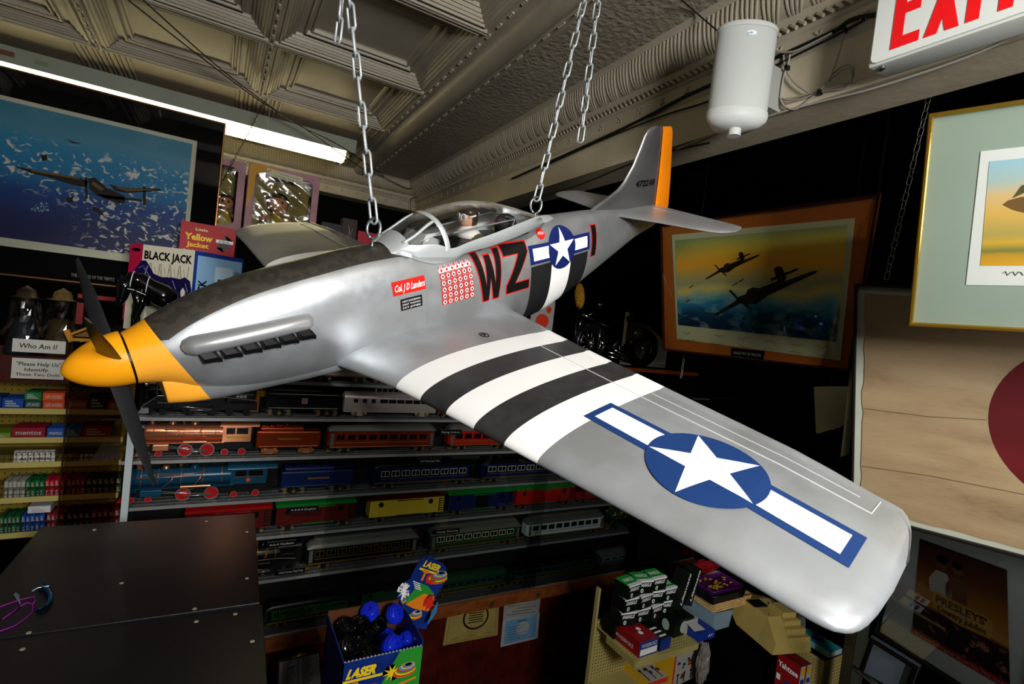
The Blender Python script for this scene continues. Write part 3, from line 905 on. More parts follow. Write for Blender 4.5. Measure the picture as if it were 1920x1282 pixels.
    poly_on(g, rectp(5.52, .09, 6.98, .37), fl(.006), 0, .05); poly_on(g, circ(6.25, .235, .33), fl(.008), 0, .05)
    poly_on(g, rectp(5.59, .14, 5.95, .32), fl(.010), 1, .05); poly_on(g, rectp(6.55, .14, 6.91, .32), fl(.010), 1, .05)
    poly_on(g, circ(6.25, .235, .33), fl(.012), 0, .05); poly_on(g, star(6.25, .235, .31, 90), fl(.015), 1, .04)
    g.build('insignia', [nav, wht], F)
    def stroke(g, pts, wd, o, mi):
        poly_on(g, pts, fl(o), mi, .04)
    Wl = [(0, 1), (.26, 1), (.38, .36), (.50, .9), (.66, .9), (.76, .36), (.86, 1), (1.08, 1), (.86, 0), (.62, 0), (.56, .36), (.48, 0), (.24, 0)]
    Wl = [(0, 1), (.22, 1), (.36, .30), (.44, .92), (.64, .92), (.72, .30), (.86, 1), (1.08, 1), (.84, 0), (.64, 0), (.54, .50), (.44, 0), (.24, 0)]
    Zl = [(0, 1), (1, 1), (1, .80), (.36, .19), (1, .19), (1, 0), (0, 0), (0, .17), (.62, .80), (0, .80)]
    def grow(p, k):
        n = len(p); out = []
        for i in range(n):
            a, b_, c = Vector(p[i - 1]), Vector(p[i]), Vector(p[(i + 1) % n]); e1 = (b_ - a).normalized(); e2 = (c - b_).normalized()
            n1 = Vector((-e1.y, e1.x)); n2 = Vector((-e2.y, e2.x)); q = (n1 + n2); q = q / max(.6, q.dot(n1)) if q.length > 1e-4 else n1
            out.append(tuple(b_ + q * k))
        return out
    for nm, L, x0, z0, sx, sz in (('lettering', Wl, 4.46, -.25, .47, .67), ('lettering', Zl, 5.02, -.24, .46, .68)):
        p = [(x0 + a * sx, z0 + b_ * sz) for a, b_ in L]; g = MB()
        stroke(g, grow(p, .016), 0, .006, 0); stroke(g, p, 0, .010, 1); g.build(nm, [red, blk], F)
    g = MB(); p = rectp(7.05, -.05, 7.17, .46); stroke(g, grow(p, -.016) if 0 else rectp(7.035, -.065, 7.185, .475), 0, .006, 0); stroke(g, p, 0, .010, 1); g.build('lettering', [red, blk], F)
    g = MB(); poly_on(g, rectp(3.15, .155, 3.62, .325), fl(.006), 0, .05); text_on(g, 'Col. J D Landers', fl(.010), 3.17, .2, .085, .43, 1, .02, .25, split=True); g.build('name_plate', [red, wht], F)
    g = MB(); poly_on(g, rectp(3.24, -.055, 3.55, .095), fl(.006), 0, .05)
    for i, s_ in enumerate(('S/SGT ... DICKERSON', 'S/SGT ... THOMAS', 'SGT ... JONES')): text_on(g, s_.replace('... ', ''), fl(.010), 3.26, .05 - .042 * i, .024, .26, 1)
    g.build('crew_plate', [blk, wht], F)
    for i in range(6):
        for j in range(6):
            x0 = 3.86 + .092 * i; z0 = -.13 + .085 * j; g = MB()
            if j < 5:
                poly_on(g, rectp(x0, z0, x0 + .082, z0 + .073), fl(.006), 0); poly_on(g, circ(x0 + .041, z0 + .0365, .029, 14), fl(.009), 1)
                poly_on(g, rectp(x0 + .034, z0 + .02, x0 + .048, z0 + .053), fl(.012), 2); poly_on(g, rectp(x0 + .025, z0 + .03, x0 + .057, z0 + .043), fl(.0125), 2)
            else:
                poly_on(g, rectp(x0, z0, x0 + .082, z0 + .045), fl(.006), 1); poly_on(g, circ(x0 + .041, z0 + .024, .018, 10), fl(.009), 0)
                for q in range(5): poly_on(g, [(x0 + .008 + q * .015, z0 + .045), (x0 + .02 + q * .015, z0 + .045), (x0 + .004 + q * .018, z0 + .085)], fl(.006), 1 if q % 2 else 0)
            g.build('victory_mark', [red, wht, blk], F)
    g = MB(); pp = circ(5.83, .50, .075, 28); poly_on(g, pp, fl(.008), 0, .04)
    zg = [(5.775, .50), (5.79, .53), (5.805, .49), (5.82, .53), (5.835, .49), (5.85, .53), (5.865, .49), (5.88, .52)]
    g.tube([fside(a, b_, .014) for a, b_ in zg], .007 * K, 4, 1); g.build('round_badge', [red, wht], F)
    g = MB(); text_on(g, '472218', lambda u, v: A(u, .055 + .02, v), 8.50, .93, .115, .60, 0, .02)
    g.build('serial_number', blk, T)
    # canopy: bubble glass, skirt and frames
    CX = [3.28, 3.4, 3.6, 3.85, 4.2, 4.58, 5.0, 5.4, 5.76, 6.05, 6.25]
    CT = [.68, .745, .85, .965, 1.03, 1.058, 1.01, .91, .79, .70, .67]
    CW = [.20, .30, .37, .405, .43, .43, .41, .36, .28, .17, .06]
    CB = [.60, .58, .50, .46, .42, .42, .44, .47, .52, .59, .64]
    def cpt(x, th, off=0):
        t, wd, b_ = interp(CX, CT, x), interp(CX, CW, x), interp(CX, CB, x)
        c, s = cos(th), sin(th)
        return A(x, (wd + off) * math.copysign(abs(c)**.9, c), b_ + (t - b_ + off) * abs(s)**.9)
    g = MB(); xs = [3.42 + (6.0 - 3.42) * i / 50 for i in range(51)]
    g.loft([[cpt(x, pi * j / 36) for j in range(37)] for x in xs], closed=False, cap=False)
    g.build('canopy_glass', glassmat('canopy_glass', (.93, .94, .93), .05, .03, '8f897c', 2.0), T, True)
    fm = mat('canopy_frame', 'bfc3c4', .36, .4, var=.08)
    # skirt: lower silver moulding following a wavy edge
    lo = [(3.28, .62), (3.4, .60), (3.6, .50), (3.9, .41), (4.15, .40), (4.3, .475), (4.6, .54), (4.9, .60), (5.2, .635), (5.6, .65), (6.0, .63), (6.3, .655)]
    g = MB()
    for s in (1, -1):
        R = []
        for i in range(61):
            x = 3.28 + (6.28 - 3.28) * i / 60
            zl = interp([p[0] for p in lo], [p[1] for p in lo], x) - .01
            pf = fside(x, min(zl, fsec(x)[0] - .012), .012)
            th0 = radians(interp([3.28, 3.5, 3.9, 4.05, 4.3, 4.8, 5.4, 5.8, 6.2], [80, 34, 20, 14, 17, 22, 34, 52, 88], x))
            pc = cpt(x, th0, .008); pm = cpt(x, th0 * .35, .016)
            if s < 0: pf, pc, pm = [Vector((p.x, -p.y, p.z)) for p in (pf, pc, pm)]
            R.append([pf, pm, pc])
        g.loft(R, closed=False, cap=False)
    g.build('canopy_skirt', fm, T, True)
    g = MB()   # front cowl deck between the skirt tips
    g.loft([[cpt(x, pi * j / 12, .01) for j in range(13)] for x in (3.28, 3.34, 3.4, 3.46, 3.5)], closed=False, cap=False); g.build('windscreen_base', fm, T, True)
    g = MB()
    def strip(f_, n=24, wd=.03, o=.012):
        pts = [f_(i / n) for i in range(n + 1)]
        g.loft([[cpt(x - wd, th, o), cpt(x, th, o + .012), cpt(x + wd, th, o)] for x, th in pts], closed=False, cap=False)
    strip(lambda t: (3.90 + .10 * abs(cos(pi * t))**1.5, pi * (.06 + .88 * t)), wd=.035); g.build('windscreen_arch', fm, T, True)
    for s in (0, 1):
        g = MB(); pts = []
        for i in range(10):
            t = i / 9; x = 3.44 + (3.92 - 3.44) * t; th = radians(44 + 16 * t); th = pi - th if s else th; pts.append(cpt(x, th, .006))
        g.tube(pts, .022 * K, 6); g.build('corner_post', fm, T, True)
    # cockpit inside
    g = MB(); g.loft([[A(x, y, z) for y, z in ((-w_, .53), (w_, .53))] for x, w_ in ((3.5, .2), (3.8, .3), (4.2, .36), (5.0, .36), (5.6, .25), (5.9, .12))], closed=False, cap=False)
    g.build('cockpit_deck', dk, T)
    g = MB(); g.box(tuple(A(4.0, -.22, .53)), tuple(A(3.75, .22, .72)), R=Matrix.Rotation(radians(-25), 3, 'Y')); g.build('instrument_coaming', mat('coaming_grey', 'a9aaab', .6), T)
    g = MB(); g.tube([A(4.25, .2, .72), A(5.3, .26, .78)], .012 * K, 6); g.tube([A(4.25, -.2, .72), A(5.3, -.26, .78)], .012 * K, 6); g.tube([A(5.3, -.26, .78), A(5.3, .26, .78)], .012 * K, 6)
    g.tube([A(5.3, .26, .78), A(5.2, .26, .55)], .010 * K, 6)
    g.build('canopy_rail', mat('rail_steel', 'a8adb0', .35, .7), T)
    g = MB(); g.ball(A(5.35, 0, .64), (.2 * K, .15 * K, .17 * K), 16); g.build('radio_cover', dk, T, True)
    # eye hooks
    for nm, x, z in (('eye_hook', 3.16, .67), ('eye_hook', 5.97, .655)):
        g = MB(); c = A(x, 0, z); up = (PR.transposed() @ Vector((0, 0, 1))); up.normalize(); sd = (PR.transposed() @ Vector((.75, -.6, 0))).normalized()
        pts = [c - up * .03, c, c + up * .012]
        for i in range(16):
            a = -pi / 2 + .5 + (2 * pi - .75) * i / 15
            pts.append(c + up * (.034 + .02 * sin(a)) + sd * (.014 * cos(a)))
        g.tube(pts, .0032, 8); g.build(nm, mat('hook_zinc', '9ba3a8', .28, .9), T, True)
    return T


airplane()


def pilot():
    # seated pilot figure with leather helmet, raised goggles, moustache, white scarf and collar
    base = AW(4.66, 0, .47); T = thing('pilot_figure', 'pilot doll in leather helmet with goggles under the bubble canopy', 'figure', base, PR)
    K2 = K * 1.2
    skin = mat('doll_skin', 'c98f74', .5, var=.15, vs=40); lea = mat('doll_leather', '2c1c17', .3, var=.3, vs=60); whs = mat('doll_scarf', 'd6cfcb', .6); jac = mat('doll_jacket', '3a352c', .6)
    a = lambda x, y, z: Vector((-x * K2, y * K2, z * K2))
    g = MB(); R = []
    for z, w_, d in ((-.04, .20, .13), (.03, .23, .14), (.09, .22, .13), (.135, .13, .10), (.16, .065, .065), (.20, .058, .06)):
        R.append([a(d * sin(t), w_ * cos(t), z) for t in [2 * pi * i / 20 for i in range(20)]])
    # one body: shoulders, neck and head with brow, nose, chin
    for z, fx, bx_, w_ in ((.21, .075, .06, .062), (.235, .105, .07, .082), (.26, .112, .08, .09), (.28, .104, .09, .094), (.30, .108, .098, .097), (.325, .106, .102, .1), (.35, .108, .104, .1), (.38, .1, .1, .095), (.405, .075, .08, .075), (.42, .03, .03, .03)):
        ring = []
        for i in range(20):
            t = 2 * pi * i / 20; c_, s_ = cos(t), sin(t)
            fwd = fx if s_ < 0 else bx_
            if z in (.28, .30) and s_ < -.98: fwd += .035 if z == .28 else .02
            ring.append(a(fwd * s_ + .0, w_ * c_, z))
        R.append(ring)
    g.loft(R); g.build('body', skin, T, True)
    g = MB(); R = []
    for z, w_, d in ((-.05, .21, .14), (.03, .24, .15), (.10, .225, .14), (.14, .14, .11)): R.append([a(d * sin(t), w_ * cos(t), z) for t in [2 * pi * i / 20 for i in range(20)]])
    g.loft(R); g.build('jacket', jac, T, True)
    g = MB(); R = []
    for z, w_, d in ((.10, .20, .155), (.15, .13, .125), (.20, .085, .085), (.215, .07, .07)): R.append([a(d * sin(t) - .01, w_ * cos(t), z) for t in [2 * pi * i / 20 for i in range(20)]])
    g.loft(R); g.build('scarf', whs, T, True)
    g = MB(); R = []
    for z, f0, bk, w_ in ((.225, .02, .10, .098), (.26, .035, .112, .107), (.31, .04, .118, .112), (.345, .09, .12, .114), (.375, .118, .118, .11), (.41, .098, .1, .09), (.435, .05, .055, .05), (.442, .01, .01, .01)):
        R.append([a((f0 if sin(t) < 0 else bk) * sin(t), w_ * cos(t), z) for t in [2 * pi * i / 20 for i in range(20)]])
    g.loft(R); g.build('flying_helmet', lea, T, True)
    g = MB(); g.torus(a(-.105, .045, .325), .034 * K2, .008 * K2, ax=a(-1, .35, 0)); g.torus(a(-.105, -.045, .325), .034 * K2, .008 * K2, ax=a(-1, -.35, 0))
    g.ball(a(-.108, .045, .325), (.012 * K2, .034 * K2, .03 * K2), 10, 1); g.ball(a(-.108, -.045, .325), (.012 * K2, .034 * K2, .03 * K2), 10, 1)
    g.tube([a(-.06, .09, .33), a(.0, .115, .34), a(.11, .05, .345), a(.12, 0, .345), a(.11, -.05, .345), a(0, -.115, .34), a(-.06, -.09, .33)], .012 * K2, 6)
    g.build('goggles', [whs, mat('goggle_lens', '93a0a3', .1, .3)], T, True)
    g = MB(); g.ball(a(-.122, 0, .258), (.012 * K2, .032 * K2, .008 * K2), 10); g.build('moustache', lea, T, True)
    g = MB(); g.ball(a(-.115, 0, .238), (.008 * K2, .02 * K2, .005 * K2), 10); g.build('mouth', mat('doll_lip', '8a4238', .5), T, True)
    for s in (1, -1):
        g = MB(); g.tube([a(.0, s * .17, .09), a(-.05, s * .19, .03), a(-.14, s * .14, .0)], [.055 * K2, .05 * K2, .035 * K2], 10); g.build('sleeve', jac, T, True)


pilot()

ZINC = mat('chain_zinc', 'c9d2d6', .3, .55)


def plane_chains():
    h1 = AW(3.16, 0, .67) + Vector((0, 0, .046)); h2 = AW(5.97, 0, .655) + Vector((0, 0, .046))
    def ext(p, px, zt, drift=0):   # straight up through the pixel to the ceiling
        q = at(px[0], px[1], 1, p.y + drift); d = q - p; return p + d * ((zt - p.z) / d.z)
    t1 = ext(h1, (655, 0), CEIL - .05, .02); t2 = ext(h2, (1095, 0), CEIL - .004, .02)
    chain('hanging_chain', 'heavy zinc chain holding the airplane ahead of the cockpit', [h1, t1], .046, .0027, ZINC, 'chains carrying the airplane')
    chain('hanging_chain', 'zinc chain holding the airplane behind the canopy', [h2, t2], .041, .0026, ZINC, 'chains carrying the airplane')
    e1 = at(633, 80, 1, h1.y + .06); e2 = at(1088, 266, 1, h2.y + .05)
    chain('spare_chain', 'short loose end of chain dangling beside the front hanging chain', [e1, Vector((e1.x, e1.y, CEIL - .05))], .046, .0027, ZINC, 'loose chain ends')
    chain('spare_chain', 'long loose end of chain dangling behind the rear hanging chain', [e2, Vector((e2.x + .004, e2.y, CEIL - .002))], .041, .0026, ZINC, 'loose chain ends')


plane_chains()


# ------------------------------------------------------------------ the train display case
YC = 2.95


def X_at(px, z, Y):
    """x of the point at that image column on the line (Y, z) running along the case"""
    q = (px - 960) / FPX; a = Vector((1, 0, 0)); b = Vector((0, Y, z - CAM.z))
    return (q * b.dot(FX) - b.dot(RX)) / (a.dot(RX) - q * a.dot(FX))


ROW = {0: at(700, 722, 1, YC).z, 1: 1.858, 2: 1.648, 3: 1.422, 4: 1.218, 5: .975, 6: .665}
LSILV = mat('shelf_silver', '9fa1a0', .35, .5)


def case():
    d = .17
    for r, z in ROW.items():
        x0 = {0: .2, 1: -.33, 2: -.33, 3: -.31}.get(r, -.3); x1 = 3.7
        if r == 6: continue
        t = thing('display_shelf', ['topmost silver train shelf behind the airplane nose', 'silver shelf under the black streamlined train', 'silver shelf under the copper train', 'silver shelf under the blue train', 'grey shelf under the freight cars', 'grey shelf under the dark passenger cars'][r], 'shelf', (0, YC, z), group=None)
        g = MB(); g.box((x0, 0, -.006), (x1, d, 0)); g.build('shelf_board', mat('shelf_top_grey', '4c4d4e', .5), t)
        g = MB(); g.box((x0, -.004, -.014), (x1, 0, .002)); g.build('front_lip', LSILV, t)
        g = MB(); 
        for q in range(3): g.box((x0 + .02, .03 + q * .045, .0005), (x1 - .02, .034 + q * .045, .004))
        for q in range(60): g.box((x0 + .05 + q * .065, .02, .0003), (x0 + .063 + q * .065, .135, .0018))
        g.build('toy_track', mat('track_grey', '6a6b6c', .4, .5), t)
        if r in (1, 2):
            g = MB(); g.prism([(x0, -.0), (x0 - .09, -.0), (x0 + .0, .14)], -.012, -.008, fr=lambda u, v, w: (u, v, w)); g.build('end_bracket', LSILV, t)
    t = thing('display_case', 'long dark case with wooden bottom rail holding the toy train shelves', 'display case', (0, YC, 0))
    dk = mat('case_black', '0a0a0a', .6); wd = mat('case_rail_wood', '8a4a22', .45, var=.45, vs=22)
    g = MB(); g.box((-.3, .19, .64), (3.75, .21, 2.2)); g.build('back_panel', dk, t)
    g = MB(); g.box((-.3, -.01, .62), (3.75, .19, .64)); g.build('floor_board', mat('shelf_top_grey', '4c4d4e', .5), t)
    g = MB(); g.box((-.3, -.035, .585), (3.75, -.012, .66)); g.box((-.3, -.04, .612), (3.75, -.035, .617)); g.build('bottom_rail', wd, t)
    g = MB(); g.box((-.3, -.012, .66), (3.75, -.006, .668)); g.build('glass_channel', LSILV, t)
    for px in (593, 800, 918, 1004, 1162):
        x = X_at(px, .62, YC); g = MB(); g.box((x - .012, -.044, .605), (x + .012, -.034, .632)); g.build('clip', mat('clip_brass', '5c4d33', .4, .6), t)
    # end post
    g = MB(); p0 = at(248, 790, 1, YC); p1 = at(233, 990, 1, YC); g.box((-.312, -.03, p1.z - .25), (-.284, -.005, p0.z)); g.build('end_post', mat('post_white', 'b6c3c6', .4), t)
    # glass doors of the lower rows
    g = MB(); g.box((.62, -.026, .668), (2.1, -.022, 1.63)); g.build('sliding_glass', glassmat('case_glass', (.9, .93, .92), .01, .02, fres=.5), t)
    g = MB(); g.box((2.0, -.018, .668), (3.7, -.014, 1.63)); g.build('sliding_glass', MATS['case_glass'], t)
    # girders stored behind the top train
    for nm, c, a, b in (('toy_girder', 'c98a12', 470, 575), ('toy_girder', '2f6a22', 575, 672)):
        z = ROW[1]; xa, xb = X_at(a, z + .1, YC + .155), X_at(b, z + .1, YC + .155)
        g = MB(); g.box((xa, 0, .085), (xb, .02, .118))
        for q in range(14): g.box((lerp(xa, xb, (q + .3) / 14), 0, .118), (lerp(xa, xb, (q + .6) / 14), .02, .122))
        if a == 470:
            g.box((xa, 0, 0.0), (xa + .045, .02, .085))
            for q in range(6): g.cyl((xa + .012, -.001, .012 + q * .018), (xa + .012, .0, .012 + q * .018), .003, n=8, mi=1); g.cyl((xa + .033, -.001, .012 + q * .018), (xa + .033, .0, .012 + q * .018), .003, n=8, mi=1)
        else:
            g.box((xb - .03, 0, 0), (xb, .02, .085))
        o = g.build(nm, [mat('girder_' + c, c, .45), mat('hole_black', '050505', .8)], None, loc=(0, YC + .145, z + .005))
        tag(o, 'yellow perforated toy girder behind the black tender' if a == 470 else 'green perforated toy girder behind the silver dome car', 'toy girder')


case()

_MC = {}


def shared(key, make):
    if key not in _MC: _MC[key] = make()
    return _MC[key]


def inst(name, me, parent, loc=(0, 0, 0), scale=1, rot=(0, 0, 0)):
    o = bpy.data.objects.new(name, me); COL.objects.link(o); o.parent = parent; o.location = loc
    o.scale = (scale, scale, scale); o.rotation_euler = rot; return o


def bake(g, mats, smooth=True):
    o = g.build('tmp', mats, None, smooth, ang=40); me = o.data; bpy.data.objects.remove(o); return me


def wheel_mesh(rim, hub, spokes=12):
    """spoked wheel of radius 1, axis y, rim towards -y"""
    def mk():
        g = MB(); g.torus((0, 0, 0), .92, .08, ax=(0, 1, 0), n=28, m=6); g.lathe([(.86, -.12), (.98, -.12), (.98, .1), (.86, .1), (.86, -.12)], (0, 0, 0), (0, 1, 0), 28, cap=False)
        g.cyl((0, -.16, 0), (0, .1, 0), .2, n=12, mi=1)
        for i in range(spokes):
            a = 2 * pi * i / spokes; g.cyl((.15 * cos(a), -.02, .15 * sin(a)), (.88 * cos(a), -.02, .88 * sin(a)), .045, n=5, mi=1)
        g.cyl((0, .05, 0), (0, .08, 0), .88, n=20, mi=1 if hub == 'wheel_red' else 0)
        return bake(g, [MATS[rim], MATS[hub]])
    return shared(('wheel', rim, hub, spokes), mk)


for n_, c_, r_, m_ in (('wheel_steel', '8d8f8e', .3, .7), ('wheel_red', 'b01418', .4, 0), ('wheel_dark', '17181a', .4, .3), ('wheel_copper', 'b06a48', .28, .8), ('brass', 'b08a3c', .3, .8), ('copper', 'd88e68', .27, .75), ('copper_red', '8e3418', .28, .6),
                       ('loco_blue', '17455f', .25, .15), ('loco_blue_dark', '16263a', .35, .1), ('train_navy', '0c1944', .35, 0), ('train_black', '0c0d0f', .3, .1), ('train_silver', 'b3a8a4', .3, .5), ('train_cream', 'd9cfae', .45, 0),
                       ('train_green', '10331f', .35, 0), ('train_teal', '1b4048', .35, 0), ('train_orange', 'c4521a', .4, 0), ('train_yellow', 'c7a930', .4, 0), ('train_red', '9a1813', .35, 0), ('train_maroon', '4a100c', .4, 0), ('roof_green', '157a2c', .35, 0),
                       ('roof_grey', '5b5a55', .4, .2), ('window_dark', '08090b', .3, 0), ('nickel', 'c2c2c0', .22, .8), ('train_white', 'b9c3c6', .4, 0), ('loco_copper_light', 'e3a27e', .25, .75)):
    mat(n_, c_, r_, m_)


def truck(parent, x, frame='wheel_dark', wheel='wheel_dark', n=2, r=.0135, pitch=.036):
    def mk():
        g = MB(); L = pitch * (n - 1) / 2 + .016; g.box((-.01, -.031, .012), (.01, .031, .022))
        for s in (-1, 1):
            g.box((-L, s * .031 - .002, .012), (L, s * .031 + .002, .02)); g.box((-.012, s * .033 - .002, .004), (.012, s * .033 + .002, .026))
            for q in range(n):
                xx = (q - (n - 1) / 2) * pitch; g.box((xx - .006, s * .034 - .003, .008), (xx + .006, s * .034 + .003, .02), 1)
        return bake(g, [MATS[frame], MATS['brass']])
    o = inst('truck', shared(('truck', frame, n, pitch), mk), parent, (x, 0, 0))
    for q in range(n):
        xx = (q - (n - 1) / 2) * pitch
        for s in (-1, 1): inst('wheel', wheel_mesh('wheel_steel' if wheel == 'wheel_dark' else wheel, wheel, 8), o, (xx, s * .025, r), r, (0, 0, 0 if s < 0 else pi))
    return o


def lbl(name, label, cat, px0, px1, row, group=None, y=.085):
    z = ROW[row] + .004; xa, xb = X_at(px0, z + .02, YC + y - .03), X_at(px1, z + .02, YC + y - .03)
    t = thing(name, label, cat, ((xa + xb) / 2, YC + y, z), (0, 0, 0), group)
    S = 1.12 if row == 6 else 1.28; t.scale = (S, S, S)
    return t, (xb - xa) / S


def passenger(px0, px1, row, label, body, roof, win='train_cream', style=0, H=.125, trim='brass', wmat='wheel_dark', nw=9):
    t, L = lbl('toy_passenger_car', label, 'toy train car', px0, px1, row, 'toy trains on the shelves'); h = L / 2; w_ = .036
    g = MB(); g.box((-h + .006, -w_, .028), (h - .006, w_, H - .028), bev=.004); g.box((-h, -w_ * .7, .03), (h, w_ * .7, H - .034)); g.build('body', MATS[body], t)
    g = MB(); n = 10
    sec = [(-(w_ + .004) , H - .03)] + [((w_ + .004) * -cos(pi * i / n), H - .028 + .03 * sin(pi * i / n)) for i in range(1, n)] + [(w_ + .004, H - .03)]
    R = []
    for x, k in ((-h, .3), (-h + .012, .8), (-h + .03, 1), (h - .03, 1), (h - .012, .8), (h, .3)): R.append([(x, y, H - .03 + (z - H + .03) * k) for y, z in sec])
    g.loft(R)
    if style == 1:
        g.box((-h + .03, -.018, H - .006), (h - .03, .018, H + .01), bev=.004)
    g.build('roof', MATS[roof], t, True, ang=40)
    x0, x1 = -h + .035, h - .035; pz0, pz1 = .058, .085
    for i in range(nw):
        a = lerp(x0, x1, i / nw); b = lerp(x0, x1, (i + .78) / nw); g = MB()
        g.box((a, -w_ - .0015, pz0), (b, -w_ + .001, pz1), 0); m = .0022
        g.box((a + m, -w_ - .002, pz0 + m), ((a + b) / 2 - m / 2, -w_, pz1 - m), 1); g.box(((a + b) / 2 + m / 2, -w_ - .002, pz0 + m), (b - m, -w_, pz1 - m), 1)
        g.build('window', [MATS[win], MATS['window_dark']], t)
    g = MB(); g.box((x0, -w_ - .0012, .046), (x1, -w_ + .001, .049)); g.box((-h + .01, -w_ - .003, .025), (h - .01, w_ + .003, .03)); g.build('trim_line', MATS[trim], t)
    for s in (-1, 1):
        g = MB(); g.box((s * (h - .018) - .008, -w_ - .002, .034), (s * (h - .018) + .008, -w_, .088)); g.build('door', MATS[roof], t)
        g = MB(); g.box((s * (h - .006) - .009, -w_ - .004, .008), (s * (h - .006) + .009, -w_ + .012, .016)); g.build('step', MATS['brass'], t)
        truck(t, s * (h - .075), 'wheel_dark', wmat, 2)
        g = MB(); g.box((s * h - .014, -.004, .018), (s * h + .014, .004, .026)); g.build('coupler', MATS['wheel_dark'], t)
    return t, L


def dome_car(px0, px1, row, label):
    t, L = lbl('toy_dome_car', label, 'toy train car', px0, px1, row, 'toy trains on the shelves'); h = L / 2; w_ = .036; H = .118
    g = MB(); n = 12; sec = [(-w_, .022)] + [(w_ * -cos(pi * i / n), .085 + .03 * sin(pi * i / n)) for i in range(n + 1)] + [(w_, .022)]
    g.loft([[(x, y * k, z) for y, z in sec] for x, k in ((-h, .92), (-h + .01, 1), (h - .01, 1), (h, .92))])
    for q in range(5): g.box((-h + .012, -w_ - .001, .03 + q * .0055), (h - .012, -w_ + .001, .0325 + q * .0055))
    g.build('body', MATS['train_silver'], t, True, ang=30)
    g = MB(); g.box((-.085, -.024, .106), (.085, .024, .138), bev=.006); g.build('dome', MATS['nickel'], t)
    for i in range(6):
        g = MB(); g.box((-.076 + i * .026, -.0255, .117), (-.055 + i * .026, -.0235, .131)); g.build('dome_window', MATS['window_dark'], t)
    for i in range(9):
        a = -h + .04 + i * (L - .08) / 9; g = MB(); g.box((a, -w_ - .0015, .066), (a + (.036 if i > 2 else .018), -w_ + .001, .083)); g.build('window', MATS['window_dark'], t)
    g = MB(); text_on(g, 'CALIFORNIA ZEPHYR', lambda u, v: (u, -w_ - .001, v), -.07, .091, .006, .15); g.build('lettering', MATS['window_dark'], t)
    for s in (-1, 1): truck(t, s * (h - .07), 'train_silver', 'wheel_steel', 2)


def boxcar(px0, px1, row, label, body, roof, kind='box', H=.12):
    t, L = lbl('toy_freight_car', label, 'toy train car', px0, px1, row, 'toy trains on the shelves'); h = L / 2; w_ = .036
    g = MB(); g.box((-h, -w_, .026), (h, w_, H - .012))
    if kind == 'cattle':
        for q in range(6): g.box((-h, -w_ - .002, .03 + q * .0135), (h, -w_, .037 + q * .0135))
        for q in range(14): a = lerp(-h, h - .004, q / 13); g.box((a, -w_ - .003, .026), (a + .004, -w_, H - .012))
    else:
        for q in range(12): g.box((lerp(-h, h, q / 12), -w_ - .0007, .028), (lerp(-h, h, q / 12) + .001, -w_, H - .014))
    g.build('body', MATS[body], t)
    g = MB(); g.prism([(-w_ - .005, H - .014), (0, H + .004), (w_ + .005, H - .014)], -h - .004, h + .004, fr=lambda u, v, w: (w, u, v)); g.build('roof', MATS[roof], t)
    g = MB(); g.box((-.035, -w_ - .004, .03), (.035, -w_, H - .02)); g.build('sliding_door', MATS[body if body != 'train_navy' else 'window_dark'], t)
    g = MB(); g.box((-.055, -w_ - .006, .026), (.075, -w_ - .002, .029)); g.box((-.055, -w_ - .006, H - .022), (.075, -w_ - .002, H - .019)); g.build('door_track', MATS['roof_green' if body == 'train_navy' else roof], t)
    g = MB()
    for q in range(6): g.box((h - .024, -w_ - .004, .034 + q * .012), (h - .006, -w_ - .001, .038 + q * .012))
    g.box((h - .026, -w_ - .004, .03), (h - .023, -w_ - .001, H - .02)); g.build('ladder', MATS['wheel_dark'], t)
    for s in (-.72, .62):
        g = MB(); g.cyl((h * s, -w_ - .002, H - .036), (h * s, -w_ + .001, H - .036), .012, n=18); g.build('round_emblem', MATS['window_dark'], t)
    for s in (-1, 1): truck(t, s * (h - .05), 'wheel_dark', 'wheel_dark', 2); g = MB(); g.box((s * h - .014, -.004, .018), (s * h + .014, .004, .026)); g.build('coupler', MATS['wheel_dark'], t)
    return t


def tender(px0, px1, row, label, body, trim, wmat='wheel_dark', logo=None):
    t, L = lbl('toy_tender', label, 'toy train tender', px0, px1, row, 'toy trains on the shelves'); h = L / 2; w_ = .036; H = .115
    g = MB(); g.box((-h, -w_, .03), (h, w_, H - .015), bev=.005); g.build('body', MATS[body], t)
    g = MB(); g.box((-h + .012, -w_ + .004, H - .016), (h * .45, w_ - .004, H), bev=.006)
    for i in range(26): g.ball((random.uniform(-h + .02, h * .4), random.uniform(-.024, .024), H), .007, 6)
    g.build('coal_load', MATS[body], t)
    g = MB(); g.tube([(-h + .012, -w_ - .002, H - .02), (h - .012, -w_ - .002, H - .02)], .0016, 5); g.tube([(-h + .012, -w_ - .002, .036), (h - .012, -w_ - .002, .036)], .0016, 5)
    for i in range(22): g.ball((lerp(-h + .015, h - .015, i / 21), -w_ - .0005, .092), .0015, 5); g.ball((lerp(-h + .015, h - .015, i / 21), -w_ - .0005, .042), .0015, 5)
    g.build('rivets_and_rail', MATS[trim], t)
    if logo:
        g = MB(); g.box((-.012, -w_ - .0015, .055), (.012, -w_, .08), 0); text_on(g, logo, lambda u, v: (u, -w_ - .002, v), -.009, .062, .011, .018, 1); g.build('emblem', [MATS['nickel'], MATS['train_red']], t)
    else:
        g = MB(); g.box((-.045, -w_ - .0015, .064), (.045, -w_, .071)); g.build('name_plate', MATS['brass'], t)
    for s in (-1, 1): truck(t, s * (h - .055), trim if trim.startswith('copper') else 'wheel_dark', wmat, 3 if L > .3 else 2)
    g = MB(); g.box((-h - .014, -.004, .018), (-h + .01, .004, .026)); g.box((h - .01, -.004, .018), (h + .014, .004, .026)); g.build('drawbar', MATS['wheel_dark'], t)


